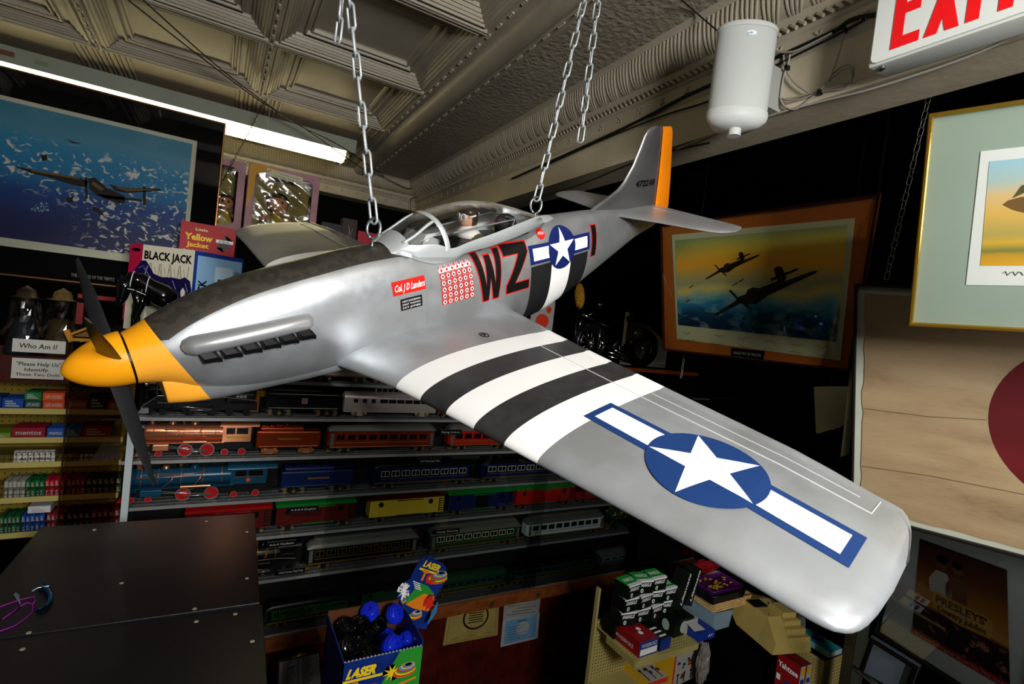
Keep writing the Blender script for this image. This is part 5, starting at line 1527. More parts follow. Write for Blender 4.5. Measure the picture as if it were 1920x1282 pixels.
    # poster under glass at the lower right
    n = Vector((-.354, -.928, .119)).cross(Vector((.584, .187, -.79)))
    P0 = CAM + ray(1712, 1005) * 2.0
    c = plane_quad([(1690, 960), (1990, 1050), (1930, 1368), (1642, 1182)], P0, n); Q5 = Quad(*c); B = (Q5.bl + Q5.br) / 2
    t = thing('framed_poster', 'country show poster on grey board in a black frame under the flag', 'framed poster', B)
    moulding(Q5, .02, .014, MATS['frame_black'], t, B)
    g = MB(); slab(Q5, 0, 0, 1, 1, -.014, 0, B, g); g.build('grey_board', mat('mat_grey', 'c4ccca', .6), t)
    J = Quad(*[Q5(*uv_of(Q5, *p), 0) for p in ((1724, 1008), (1880, 1062), (1838, 1250), (1698, 1176))]); sheet('poster', J, 0, 0, 1, 1, .002, art_mat('art_poster', 'poster'), t, B)
    g = MB(); fn = lambda u, v: J(u, v, .003) - B; f2 = lambda u, v: J(u, v, .0038) - B
    poly_on(g, rectp(0, 0, 1, .07), fn, 0); text_on(g, "Branson's Original Show On The Strip", f2, .04, .018, .035, .92, 3)
    poly_on(g, [(.22, .40), (.2, .42), (.2, .56), (.23, .58), (.82, .56), (.85, .54), (.85, .42), (.82, .38), (.5, .36)], fn, 1); text_on(g, "PRESLEYS'", f2, .25, .48, .07, .55, 2, .03); text_on(g, 'Country Jubilee', f2, .27, .405, .055, .52, 2, .02)
    for cx, s in ((.30, 1), (.48, .9)):   # two performers in white shirts
        poly_on(g, [(cx - .13 * s, .56), (cx - .15 * s, .68), (cx - .07 * s, .78), (cx + .06 * s, .78), (cx + .13 * s, .68), (cx + .12 * s, .56)], fn, 3 if cx < .4 else 4)
        poly_on(g, circ(cx, .85, .065 * s, 20, .06 * s), fn, 4); poly_on(g, circ(cx, .89, .07 * s, 20, .04 * s), f2, 5)
    g.build('poster_lettering', [mat('poster_red', 'a01818', .6), mat('poster_gold', 'b58a2e', .6), mat('poster_maroon', '4a1512', .6), mat('poster_white', 'b5b0a4', .6), mat('poster_skin', '6b4530', .6), MATS['mat_black']], t)
    g = MB(); slab(Q5, .02, .02, .98, .98, .008, .009, B, g); g.build('glass', PGLASS, t)
    # pale blue sheet in a dark frame beside it
    c = plane_quad([(1632, 1193), (1724, 1250), (1700, 1310), (1610, 1258)], CAM + ray(1632, 1193) * 1.85, n); Q6 = Quad(*c); B = (Q6.bl + Q6.br) / 2
    t = thing('framed_sheet', 'small pale blue sheet in a dark frame below the poster', 'framed picture', B)
    moulding(Q6, .02, .012, MATS['frame_black'], t, B); g = MB(); slab(Q6, 0, 0, 1, 1, -.01, .001, B, g); g.build('sheet', mat('sheet_blue', '8fa3b4', .5), t)
    a = at(1662, 524, 0, 1.62); b_ = at(1714, 300, 0, 1.62); d = b_ - a; b_ = a + d * ((3.40 - a.z) / d.z)
    chain('picture_chain', 'thin grey chain hanging between the orange-matted print and the gold frame', [a, b_], .022, .0011, mat('old_chain', '5e5c56', .4, .8))


pictures()


# ------------------------------------------------------------------ toy boxes and shelves at the left
def carton(name, label, cat, x0, x1, y0, y1, z0, z1, mats, front=None, group=None, rot=0, bev=0, extra=None):
    """printed carton: mats = [side, front, top]; front(g, fn) draws on the front face, u and v in 0..1"""
    t = thing(name, label, cat, (x0, y0, z0), (0, 0, rot), group); W_, D_, H_ = x1 - x0, y1 - y0, z1 - z0
    g = MB(); g.box((0, 0, 0), (W_, D_, H_), (0, 0, 1, 0, 0, 2), bev=bev); g.build('carton', mats[:3], t)
    if front:
        g = MB(); front(g, lambda o: (lambda u, v: (u * W_, -o, v * H_))); g.build('printing', mats[3:], t)
    if extra: extra(t, W_, D_, H_)
    return t


def horse_shape(fn, g, s, cx, cy, mi, ay=1):
    P = [(-.46, .30), (-.50, .34), (-.44, .44), (-.38, .58), (-.30, .60), (-.24, .50), (-.14, .30), (.0, .24), (.2, .26), (.34, .24), (.42, .30), (.52, .22), (.56, -.0), (.50, -.3), (.44, -.34), (.46, -.05), (.40, .05), (.36, -.06), (.40, -.3), (.34, -.5), (.26, -.5), (.30, -.25), (.22, -.05), (.0, -.1), (-.12, -.05), (-.12, -.3), (-.16, -.5), (-.24, -.5), (-.20, -.25), (-.26, .0), (-.30, .15), (-.34, .28), (-.42, .24)]
    poly_on(g, [(cx + x * s, cy + y * s * ay) for x, y in P], fn, mi)


def left_boxes():
    red = mat('box_red', '960a12', .5); blk = MATS['decal_black']; cream = mat('ink_cream', 'dcc98a', .5); wh = mat('ink_white', 'd6d6ce', .5); yel = mat('ink_yellow', 'dcb324', .5)
    # red sculpture box
    Y = 2.77; a = at(340, 416, 1, Y); b_ = at(444, 427, 1, Y); z0 = at(339, 464, 1, Y).z - .12
    def fr(g, f):
        F = f(.0008); text_on(g, 'Little', F, .26, .86, .05, .22, 0, .02); text_on(g, 'Yellow', F, .08, .68, .12, .50, 1, .04); text_on(g, 'Jacket', F, .12, .55, .09, .40, 1, .03); text_on(g, 'Resin Sculpture', F, .08, .46, .035, .38, 2)
        poly_on(g, star(.80, .68, .17, 90, .5, 6), F, 3); poly_on(g, rectp(.64, .69, .96, .75), f(.0014), 2); text_on(g, 'PBR', f(.002), .70, .695, .045, .2, 3)
        g.tube([f(.001)(u, v) for u, v in ((.5, .25), (.58, .33), (.7, .36), (.78, .33), (.85, .3), (.72, .3), (.62, .27), (.55, .2))], .0012, 4, 2)
    carton('sculpture_box', 'red sculpture box with yellow lettering and a black star', 'box', a.x, b_.x, Y, Y + .1, z0, (a.z + b_.z) / 2, [red, red, mat('box_red_top', 'c9575a', .5), cream, yel, wh, blk], fr)
    # black horse box: the front and the blue side meet at a corner towards the camera
    z1 = 2.65; L, Cc, R_ = at(245, 462, 2, z1), at(366, 470, 2, z1), at(457, 480, 2, z1)
    L = Vector((X_at(245, z1, 2.62), 2.62, 0)); Cc = Vector((X_at(366, z1, 2.50), 2.50, 0)); R_ = Vector((X_at(457, z1, 2.62), 2.62, 0)); z0 = 2.30
    B = Vector((Cc.x, Cc.y, z0)); H_ = z1 - z0
    t = thing('horse_model_box', 'BLACK JACK model horse box with pink corner and pale blue side', 'box', B)
    back = L + (R_ - Cc)
    g = MB(); g.prism([(L.x - B.x, L.y - B.y), (0, 0), (R_.x - B.x, R_.y - B.y), (back.x - B.x, back.y - B.y)], 0, H_, 0); g.build('carton', mat('box_cream', 'b7b3a0', .5), t)
    Qf = Quad((L.x, L.y, z1), (Cc.x, Cc.y, z1), (Cc.x, Cc.y, z0), (L.x, L.y, z0)); Qs = Quad((Cc.x, Cc.y, z1), (R_.x, R_.y, z1), (R_.x, R_.y, z0), (Cc.x, Cc.y, z0))
    F = lambda o: (lambda u, v: Qf(u, v, o) - B); S = lambda o: (lambda u, v: Qs(u, v, o) - B)
    g = MB(); poly_on(g, [(0, 1), (.2, 1), (.2, .8), (.14, .42), (0, .6)], F(.0008), 0); poly_on(g, circ(.1, .93, .07, 16, .02), F(.0014), 1)
    text_on(g, 'BLACK JACK', F(.0014), .23, .84, .095, .74, 1, .035)
    for i in range(9):   # bare winter trees
        x = .3 + i * .075; g.tube([F(.0008)(x, .3), F(.0008)(x + .01, .6), F(.0008)(x + .03 * (-1)**i, .8)], .0012, 3, 2); g.tube([F(.0008)(x, .55), F(.0008)(x - .03, .7), F(.0008)(x - .05, .76)], .0008, 3, 2)
    horse_shape(F(.002), g, .86, .52, .53, 3, .56); poly_on(g, [(.44, .58), (.62, .59), (.66, .50), (.60, .43), (.46, .45)], F(.0026), 1)
    for a_, b__ in (((.16, .72), (.24, .76)), ((.24, .74), (.34, .64)), ((.7, .62), (.76, .52)), ((.9, .6), (.95, .5)), ((.30, .76), (.27, .66))): g.tube([F(.003)(*a_), F(.003)(*b__)], .0022, 4, 4); g.build('printing_front', [mat('ink_pink', 'c0194a', .5), blk, mat('ink_grey', '8b877a', .5), mat('ink_indigo', '1c1650', .35), mat('ink_lilac', '6a66a8', .4)], t)
    g = MB(); poly_on(g, rectp(0, 0, 1, 1), S(.0008), 0); poly_on(g, rectp(.06, .0, .97, .95), S(.0014), 1)
    c, s_ = 0, 1
    text_on(g, 'BLACK JACK', lambda u, v: S(.0022)(u, v), .26, .05, .16, .62, 2, .03, rot=pi / 2); 
    poly_on(g, rectp(.42, .35, .78, .85), S(.002), 3); poly_on(g, rectp(.48, .42, .68, .7), S(.0028), 4)
    for i in range(9): poly_on(g, rectp(.82 + i * .014, .4, .826 + i * .014, .82), S(.002), 2)
    g.build('printing_side', [mat('ink_royal', '14307e', .45), mat('ink_skyblue', '7fa6c8', .5), blk, mat('ink_paleblue', 'a9c4d4', .5), mat('ink_slate', '28384f', .5)], t)
    # glossy black toy horse with white harness in front of it
    c0 = at(285, 545, 1, 2.44); t = thing('toy_horse', 'glossy black toy horse with white harness lines before the horse box', 'toy horse', (c0.x, 2.44, 2.30))
    bk = mat('toy_gloss_black', '060607', .12, 0, .6); dz = c0.z - 2.30
    g = MB(); g.tube([(-.085, 0, dz + .02), (-.07, 0, dz + .03), (-.04, 0, dz + .028), (-.01, 0, dz + .012), (.03, 0, dz - .012), (.06, 0, dz - .03), (.078, 0, dz - .05)], [.012, .034, .036, .034, .046, .042, .012], 20)
    g.tube([(-.07, -.004, dz + .03), (-.088, -.01, dz - .0), (-.09, -.02, dz - .04), (-.10, -.025, dz - .07)], [.033, .026, .018, .010], 14)
    for x, y in ((-.045, -.018), (-.035, .018), (.05, -.02), (.06, .018)): g.tube([(x, y, dz + .0), (x + .006, y, dz - .06), (x - .004, y, dz - .1), (x, y, 0)], [.022, .012, .008, .010], 10)
    g.build('body', bk, t, True)
    for x, zz, r in ((-.072, .03, .037), (-.022, .018, .037)):
        g = MB(); g.tube([(x + .004 * cos(a) + .008, -r * sin(a), dz + zz + r * cos(a)) for a in [2 * pi * i / 24 for i in range(24)]], .0017, 5, closed=True); g.build('harness_strap', mat('harness_white', 'c8d2ce', .4), t, True)
    g = MB(); g.tube([(-.088, -.026, dz + .0), (-.05, -.037, dz - .004), (-.015, -.037, dz - .018)], .0016, 5); g.build('harness_strap', MATS['harness_white'], t, True)
    # doll boxes with cellophane windows
    Y = 3.05; pk = mat('box_mauve', 'a5787f', .5, var=.3, vs=9); yl = mat('box_amber', 'c08a1e', .5, var=.2); tn = mat('box_tan_inside', '5d5028', .7)
    cel = mat('crinkled_cellophane', 'd8cfa8', .08, 0, .9, trans=.0)
    for k, (pa, pb, pc, label) in enumerate((((380, 290), (463, 303), (455, 432), 'narrow pink doll box with crinkled window beside the bomber print'), ((468, 305), (601, 332), (590, 448), 'pink and yellow doll box with handwritten 1985 card'))):
        a, b_, c_ = at(*pa, 1, Y), at(*pb, 1, Y), at(*pc, 1, Y); x0, x1, z1, z0 = a.x, b_.x, (a.z + b_.z) / 2, 2.801
        W_, H_ = x1 - x0, z1 - z0; t = thing('doll_box', label, 'doll box', (x0, Y, z0)); D = .16
        def rr(m, r, n=5):
            pts = []
            for cx, cy, a0 in ((W_ - m - r, H_ - m - r, 0), (m + r, H_ - m - r, 90), (m + r, m + r, 180), (W_ - m - r, m + r, 270)):
                pts += [(cx + r * cos(radians(a0 + 90 * i / n)), cy + r * sin(radians(a0 + 90 * i / n))) for i in range(n + 1)]
            return pts
        g = MB(); g.box((0, .006, 0), (.006, D, H_)); g.box((W_ - .006, .006, 0), (W_, D, H_)); g.box((0, D - .005, 0), (W_, D, H_)); g.box((0, .006, 0), (W_, D, .005)); g.box((0, .006, H_ - .005), (W_, D, H_)); g.build('carton', pk, t)
        g = MB(); o, i_ = rr(0, .012), rr(.034, .03)
        g.loft([[(u, .006, v) for u, v in o], [(u, 0, v) for u, v in o], [(u, 0, v) for u, v in i_], [(u, .006, v) for u, v in i_]], cap=False, mi=0); g.build('window_frame', pk, t)
        if k: 
            g = MB(); g.prism([(.003, H_ * .35), (.003, H_ - .015), (.015, H_ - .003), (W_ * .42, H_ - .003), (W_ * .2, H_ - .03), (.034, H_ - .06), (.03, H_ * .6)], -.0012, 0, fr=lambda u, v, w: (u, w, v)); g.build('yellow_corner', yl, t)
        g = MB(); g.box((.008, D - .02, .008), (W_ - .008, D - .008, H_ - .008)); g.build('inner_card', mat('inner_card_olive', '8a7c46', .7, var=.4, vs=14), t)
        # crumpled film: a rippled sheet
        random.seed(20 + k); g = MB(); N = 40; vs = []
        for jj in range(N + 1):
            for ii in range(N + 1):
                u, v = lerp(.036, W_ - .036, ii / N), lerp(.036, H_ - .036, jj / N); e = min(ii, N - ii, jj, N - jj) / N * 2
                nz = noise.noise(Vector((u * 7 + 3 * k, v * 16 + u * 9, 1.7 + k))) + .12 * noise.noise(Vector((u * 30, v * 40, 4.2)))
                vs.append((u, .008 + abs(nz) * .03 * min(1, e * 3), v))
        g.add(vs, [(j * (N + 1) + i, j * (N + 1) + i + 1, (j + 1) * (N + 1) + i + 1, (j + 1) * (N + 1) + i) for j in range(N) for i in range(N)]); g.build('cellophane', glassmat('cellophane_film', (.93, .92, .85), .07, .12), t, True)
        # doll inside its box
        dl = thing('boxed_doll', 'dark-haired doll in green dress behind the window of the ' + ('wide' if k else 'narrow') + ' doll box', 'doll', (x0 + W_ * (.45 if k else .6), Y + .085, z0 + .03))
        sk = mat('doll_face', 'b87d58', .5); s = .95 if k else .7
        g = MB(); g.ball((0, 0, .18 * s), (.055 * s, .045 * s, .05 * s), 16); g.ball((0, -.045 * s, .172 * s), (.008, .008, .006), 8); g.tube([(0, 0, .15 * s), (0, 0, .12 * s)], .02 * s, 8); g.tube([(-.04 * s, 0, .1 * s), (-.075 * s, -.02, .08 * s), (-.06 * s, -.04, .11 * s)], [.014, .013, .011], 8); g.tube([(.04 * s, 0, .1 * s), (.075 * s, -.02, .08 * s), (.09 * s, -.035, .06 * s)], [.014, .013, .011], 8); g.build('body', sk, dl, True)
        g = MB(); g.ball((0, .012, .195 * s), (.062 * s, .05 * s, .052 * s), 16); g.build('hair', mat('doll_hair', '1a0f0c', .5), dl, True)
        g = MB(); g.lathe([(.045 * s, 0), (.07 * s, .005), (.05 * s, .06 * s), (.03 * s, .12 * s), (.0, .13 * s)], (0, 0, 0), n=18); g.build('dress', mat('doll_dress', '5b7c62' if k else 'b09a2c', .6, var=.3, vs=30), dl, True)
        for sx in (-1, 1): g = MB(); g.ball((sx * .02 * s, -.042 * s, .185 * s), (.006, .004, .007), 8); g.build('eye', blk, dl, True)
        if k:
            p, q = at(500, 314, 1, Y - .004), at(567, 343, 1, Y - .004)
            cd_ = thing('handwritten_card', 'white card handwritten 1985 Giselle Leona clipped on the doll box', 'card', (p.x, Y - .0022, q.z)); cw, ch = q.x - p.x, .038
            g = MB(); g.box((0, 0, 0), (cw, .001, ch), R=Matrix.Rotation(radians(3), 3, 'Y'), c=(0, 0, 0)); g.build('card', mat('card_white', 'bdb89a', .6), cd_)
            rr_ = Matrix.Rotation(radians(3), 3, 'Y'); fn = lambda u, v: rr_ @ Vector((u, -.0008, v)); g = MB()
            text_on(g, '1985', fn, .004, .012, .009, .026, rot=.7); text_on(g, '"Giselle Leona"', fn, cw * .32, ch * .58, .0075, cw * .6, slant=.2); text_on(g, 'Cabbage Patch Kids', fn, cw * .22, ch * .18, .008, cw * .74, slant=.2); g.build('writing', blk, cd_)
    # things further along on the dark shelf behind
    ss = thing('upper_shelf', 'long dark shelf board carrying the doll boxes', 'shelf', (0, 3.0, 2.80)); g = MB(); g.box((-.4, -.0, -.03), (1.45, .4, .0)); g.build('board', mat('shelf_dark_wood', '0c0807', .8, spec=.05), ss)
    for xx in (-.25, .6, 1.4): g = MB(); g.box((xx, .14, -.62), (xx + .03, .17, -.03)); g.build('leg', MATS['shelf_dark_wood'], ss)
    for i, (pa, pb, cc, s_, la) in enumerate((((604, 415), (640, 440), '10151c', 'sky', 'dark slim box with pale script standing right of the doll boxes'), ((644, 408), (668, 440), '2a1715', '', 'dark brown book standing beside the slim box'), ((672, 432), (722, 462), 'a5142c', '', 'crimson box lying behind the front hanging chain'))):
        a, b_ = at(*pa, 1, 3.05), at(*pb, 1, 3.05); z0 = 2.80
        carton(('slim_box', 'book', 'crimson_box')[i], la, 'box', a.x, b_.x, 3.05, 3.12, z0, max(a.z, z0 + .03), [mat('c_' + cc, cc, .5)] * 3 + [mat('ink_pale', 'b9a99a', .5)], (lambda g, f: g.tube([f(.001)(u, v) for u, v in ((.3, .2), (.5, .6), (.4, .8), (.6, .5), (.7, .7))], .001, 3)) if i < 2 else None)
    # base shelf on which the boxes, horse and wrapped dolls stand
    st = thing('toy_shelf', 'dark red-brown shelf board carrying the note cards and wrapped dolls', 'shelf', (0, 2.5, 2.0))
    ym = 2.70; za = at(60, 668, 1, 2.92).z; zb = at(60, 716, 1, 2.92).z
    wd = mat('shelf_redwood', '3e0f0c', .45, var=.35, vs=8)
    st.location = (0, 2.92, zb); g = MB(); g.box((-1.5, 0, 0), (-.31, .02, za - zb)); g.build('front_board', wd, st)
    g = MB(); g.box((-1.5, .02, za - zb - .03), (-.31, .45, za - zb - .01)); g.build('board', wd, st)
    us = thing('stepped_shelf', 'dark shelf in front carrying the horse box', 'shelf', (0, 2.5, 2.30)); g = MB(); g.box((-.36, -.1, -.012), (.35, .45, 0)); g.build('board', mat('shelf_dark_wood', '0c0807', .8, spec=.05), us)
    for xx in (-.60, .31):
        g = MB(); g.box((xx, .0, 0), (xx + .02, .02, -.5)) ; 
    # folded yellow wood toy
    def bar(g, p, q, r, Y): a, b_ = at(*p, 1, Y), at(*q, 1, Y); g.tube([a - B0, b_ - B0], r, 4)
    B0 = at(130, 640, 1, 2.88); t = thing('wooden_stand', 'yellow wooden stand with crossed bars left of the propeller', 'wooden stand', B0)
    yw = mat('yellow_wood', 'b07a1c', .5, var=.35, vs=18)
    for p, q, r in (((125, 618), (135, 640), .014), ((128, 628), (195, 603), .007), ((128, 636), (245, 640), .009), ((150, 640), (240, 622), .005)):
        g = MB(); bar(g, p, q, r, 2.88); g.build('wooden_bar', yw, t)
    g = MB(); vs = [at(p[0], p[1], 1, 2.89) - B0 for p in ((135, 630), (185, 612), (240, 620), (240, 636))]; g.add(vs + [v + Vector((0, .01, 0)) for v in vs], [(0, 1, 2, 3), (4, 7, 6, 5), (0, 4, 5, 1), (1, 5, 6, 2), (2, 6, 7, 3), (3, 7, 4, 0)]); g.build('wooden_panel', mat('panel_wood', '6a4a1e', .6, var=.3), t)
    # red toy frame and slats behind the propeller
    for (p, q, cc, la) in (((146, 556), (225, 566), '8c1016', 'narrow red lid edge behind the upper propeller blade'), ((232, 566), (252, 600), 'b1161a', 'red corrugated strip below the toy horse'), ((144, 572), (154, 608), '6a0d12', 'dark red upright box behind the propeller')):
        a, b_ = at(*p, 1, 2.93), at(*q, 1, 2.93); g = MB(); g.box((0, 0, 0), (b_.x - a.x, .03, abs(a.z - b_.z) + .012))
        n = 6
        for i in range(n): g.box((0, -.002, (i + .2) * (abs(a.z - b_.z) + .012) / n), (b_.x - a.x, 0, (i + .7) * (abs(a.z - b_.z) + .012) / n))
        tag(g.build('red_box', mat('rb_' + cc, cc, .5), None, loc=(a.x, 2.93, min(a.z, b_.z))), la, 'box')
    # two dolls lying in cellophane with straw hats
    for k, (px, py, la) in enumerate(((40, 600, 'doll wrapped in bluish cellophane at the far left of the shelf'), (108, 605, 'doll in patterned dress and straw hat wrapped in shiny cellophane'))):
        c = at(px, py + 30, 1, 2.96); t = thing('wrapped_doll', la, 'doll', (c.x, 2.99, za - .005)); h0 = at(px, py - 60, 1, 2.99).z - za
        g = MB(); g.ball((0, 0, h0 - .05), (.028, .026, .032), 14); g.tube([(0, 0, h0 - .09), (0, 0, h0 - .12)], .015, 8); g.tube([(-.03, 0, h0 - .13), (-.07, -.01, h0 - .2)], .012, 8); g.tube([(.03, 0, h0 - .13), (.07, -.01, h0 - .2)], .012, 8); g.build('body', mat('doll_face_dark', '22160f', .5), t, True)
        g = MB(); g.lathe([(.055, 0), (.06, .02), (.04, h0 * .45), (.03, h0 - .12)], n=20); g.build('dress', mat('doll_dress_%d' % k, ('161e24', '3c2c12')[k], .7, var=.6, vs=70), t, True)
        g = MB(); g.lathe([(.06, h0 - .035), (.036, h0 - .03), (.03, h0 + .0), (.0, h0 + .02)], n=20)
        if k: g.build('straw_hat', mat('straw', '5e4a22', .6, var=.6, vs=50, bump=.6, bs=80), t, True)
        else: g.build('hair', mat('doll_hair', '1a0f0c', .5), t, True)
        g = MB(); R = []
        for j in range(9):
            rr_ = []
            for i in range(30):
                a = 2 * pi * i / 30; r = (.066 + .008 * noise.noise(Vector((cos(a) * 3, sin(a) * 3, j * .9 + k * 5)))) * (1 - .25 * j / 8); rr_.append((r * cos(a), r * .8 * sin(a), (h0 - .05) * j / 8))
            R.append(rr_)
        g.loft(R, cap=False); g.build('cellophane', glassmat('clear_wrap', (.85, .88, .9), .02, .12, fres=.4), t)
    # hand lettered note cards on the board
    for (p, q, lines, la, hs) in (((24, 634), (122, 664), ['Who Am I?'], 'white handwritten card reading Who Am I', [.38]), ((23, 670), (119, 712), ['"Please Help Us"', 'Identify', 'These Two Dolls'], 'white handwritten card asking for help to identify two dolls', [.19, .17, .15])):
        Yc = 2.90; a, b_ = at(*p, 1, Yc), at(*q, 1, Yc); zt = at(p[0], p[1], 1, Yc).z; zb2 = at(q[0], q[1], 1, Yc).z; wd_, h_ = b_.x - a.x, zt - zb2
        t = thing('note_card', la, 'note card', (a.x, Yc, zb2)); g = MB(); g.box((0, 0, 0), (wd_, .0015, h_)); g.build('card', mat('note_white', 'b4b3ac', .6), t)
        g = MB(); y = .93
        for s, hh in zip(lines, hs):
            y -= hh * (1.55 if len(lines) > 1 else 1.6); wmax = wd_ * (.84 if len(s) > 10 else (.72 if len(lines) == 1 else .45))
            text_on(g, s, lambda u, v: (u, -.0006, v), wd_ * (.08 if len(s) > 10 else (.12 if len(lines) == 1 else .24)), h_ * y, h_ * hh, wmax, 0, .012, .08)
        g.build('writing', mat('ink_black', '0a0a0a', .6), t)


left_boxes()


# ------------------------------------------------------------------ candy shelves
def candy():
    ym = mat('shelf_cream', '94803a', .5, var=.2); Yf = 2.95
    rows = [(768, 1.0), (822, 1.0), (868, 1.0), (933, 1.0), (998, 1.0)]
    names = ['cream candy shelf with a pegboard back, the topmost', 'cream candy shelf under the second row of boxed candy', 'cream candy shelf carrying the white tin rack', 'cream candy shelf under the red and green packs', 'lowest cream candy shelf beside the black cabinet']
    zs = []
    for i, (py, _) in enumerate(rows):
        z = at(60, py, 1, Yf).z; zs.append(z); t = thing('candy_shelf', names[i], 'shelf', (0, Yf, z)); g = MB(); g.box((-1.4, 0, -.012), (-.33, .28, 0)); g.build('board', ym, t)
        g = MB(); g.box((-1.4, -.006, -.018), (-.33, 0, .006)); g.build('price_rail', mat('shelf_rail_cream', 'a89a5a', .5), t)
        if i >= 2:
            g = MB()
            for q in range(56): x = -1.4 + q * .019; g.cyl((x, -.003, 0), (x, -.003, .05), .0012, n=4)
            for h_ in (.02, .05): g.cyl((-1.4, -.004, h_), (-.33, -.004, h_), .0014, n=4)
            g.build('wire_fence', mat('wire_dark', '3a3a34', .4, .5), t)
    g = MB(); g.box((-1.4, Yf + .285, zs[4] - .05), (-.33, Yf + .295, zs[0] + .16))
    m = mat('pegboard_yellow', '95802c', .6)
    o = g.build('pegboard', m, None); tag(o, 'yellowish perforated board behind the candy shelves', 'pegboard')
    nt, b, M_, MIX, NOISE = nodes_of(m)
    tc = nt.nodes.new('ShaderNodeTexCoord'); sp = nt.nodes.new('ShaderNodeSeparateXYZ'); nt.links.new(tc.outputs['Object'], sp.inputs[0])
    hx = M_('COSINE', M_('MULTIPLY', sp.outputs[0], 2 * pi / .025)); hz = M_('COSINE', M_('MULTIPLY', sp.outputs[2], 2 * pi / .025))
    nt.links.new(MIX(M_('GREATER_THAN', M_('ADD', hx, hz), 1.72), (*srgb('95802c'),), (.01, .01, .01)), b.inputs['Base Color'])
    ink = mat('ink_dull', '9a9a92', .5)
    def pack(row, pa, pb, h, col, text=None, dz=0, label='', group=None, dep=.10, y=.015, tcol=None):
        z = zs[row] + .001 + dz; x0, x1 = X_at(pa, z + h / 2, Yf + y), X_at(pb, z + h / 2, Yf + y)
        m = mat('candy_' + col, col, .4, var=.35, vs=60); mt = mat('candyt_' + col, col, .5)
        def fr(g, f):
            poly_on(g, rectp(.04, .12, .96, .88), f(.0006), 1)
            if text: text_on(g, text, f(.0012), .12, .3, .42, .76, 0, .02)
            else:
                for q in range(3): poly_on(g, rectp(.15, .2 + q * .22, .8 - .15 * q, .32 + q * .22), f(.0012), 0)
        return carton('candy_box', label, 'candy box', x0, x1, Yf + y, Yf + y + dep, z, z + h, [m, m, mt, tcol or ink, mt], fr, group)
    G = 'boxed candy on the cream shelves'
    pack(0, -30, 2, .05, '14336e', None, 0, 'blue candy box at the left picture edge, upper candy shelf', G); pack(0, 4, 44, .045, '173f8c', None, 0, 'blue candy box beside the green boxes on the top candy shelf', G)
    pack(0, 46, 78, .038, '123d38', 'LIFE SAVERS', 0, 'lower green box of ring candy rolls on the top candy shelf', G); pack(0, 46, 78, .034, '1c6a3a', None, .039, 'upper green box of ring candy rolls on the top candy shelf', G)
    pack(0, 80, 121, .036, 'b5401a', 'LIFE SAVERS', 0, 'lower orange box of ring candy rolls on the top candy shelf', G); pack(0, 80, 121, .036, 'c04a1c', 'LIFE SAVERS', .037, 'upper orange box of ring candy rolls on the top candy shelf', G)
    pack(0, 126, 164, .045, '86301a', 'LIFE SAVERS', 0, 'dull red candy box just behind the glass edge', G); pack(0, 166, 200, .062, '15140f', None, 0, 'black candy box behind the glass', G); pack(0, 202, 232, .04, '8a1e14', None, 0, 'red candy box at the right end of the top candy shelf', G)
    pack(1, -26, 20, .022, '5e7a1c', None, 0, 'flat yellow-green candy box at the left of the second row', G); pack(1, 22, 85, .045, '7d1626', 'mentos', 0, 'red box of mint rolls in the second row', G); pack(1, 88, 120, .042, '1f4c9a', 'mentos', 0, 'blue box of mint rolls left of the glass edge', G); pack(1, 124, 152, .042, '2a5aa0', None, 0, 'blue box of mint rolls right of the glass edge', G); pack(1, 154, 208, .05, '7a1a12', None, 0, 'dark red candy box in the second row behind the glass', G)
    # tins in the third row, packs in the lower rows
    for i in range(7):
        pa = 26 + i * 11; pack(2, pa, pa + 10, .045, 'b6b6ae', None, 0, 'small white mint tin in the wire rack, %s of seven' % ('first', 'second', 'third', 'fourth', 'fifth', 'sixth', 'last')[i], 'white tins in the third row', .02, .03, MATS['box_red'])
    pack(2, 26, 103, .03, 'c4c2b6', 'ALTOIDS', 0, 'white rack panel reading ALTOIDS in front of the tins', None, .006, .012, mat('ink_black', '0a0a0a', .6)); pack(2, 150, 178, .03, '9a9888', 'ALTOIDS', 0, 'white rack panel reading ALTOIDS behind the glass', None, .006, .012, MATS['ink_black'])
    random.seed(5)
    for row, segs in ((3, ((8, 48, '8e8f86', 'white and red candy pack', 5), (49, 84, '12572a', 'green candy pack', 4), (85, 121, 'a01626', 'red candy pack', 4), (126, 160, '7e141c', 'dark red candy pack behind the glass', 4), (162, 228, '2b3a1a', 'olive candy pack behind the glass', 6))),
                      (4, ((0, 38, '16512c', 'green gum pack', 5), (40, 84, '1b3f86', 'blue gum pack', 5), (88, 121, '77202a', 'crimson gum pack', 4), (126, 170, '3c241a', 'brown gum pack behind the glass', 4), (172, 226, '6a1a1c', 'dark red gum pack behind the glass', 5)))):
        for a, b_, c, la, n in segs:
            for i in range(n):
                for lv in range(2):
                    w_ = (b_ - a) / n; pack(row, a + w_ * i, a + w_ * (i + .9), .03 + .004 * ((i + lv) % 2), c, None, lv * .036, la + ', %s in its %s layer, %s' % (('first', 'second', 'third', 'fourth', 'fifth', 'sixth')[i], ('lower', 'upper')[lv], 'fourth shelf' if row == 3 else 'lowest shelf'), la + 's on the lower candy shelves', .1, .012 + lv * .012)
    z = zs[3]; 
    pack(4, 52, 95, .03, 'b9bcc0', None, .075, 'white carton lying on the blue gum packs', None, .08, .03)
    # glass pane in front of the right part
    x = X_at(122, 1.8, 2.9); t = thing('glass_pane', 'tinted glass pane standing before the right part of the candy shelves', 'glass pane', (x, 2.9, 1.32))
    g = MB(); g.box((0, 0, 0), (.20, .005, .92)); g.build('pane', glassmat('tinted_pane', (.62, .55, .48), .02, .02), t)
    g = MB(); g.box((-.003, -.002, 0), (.001, .007, .92)); g.build('pane_edge', mat('pane_edge_dark', '241a10', .3), t)
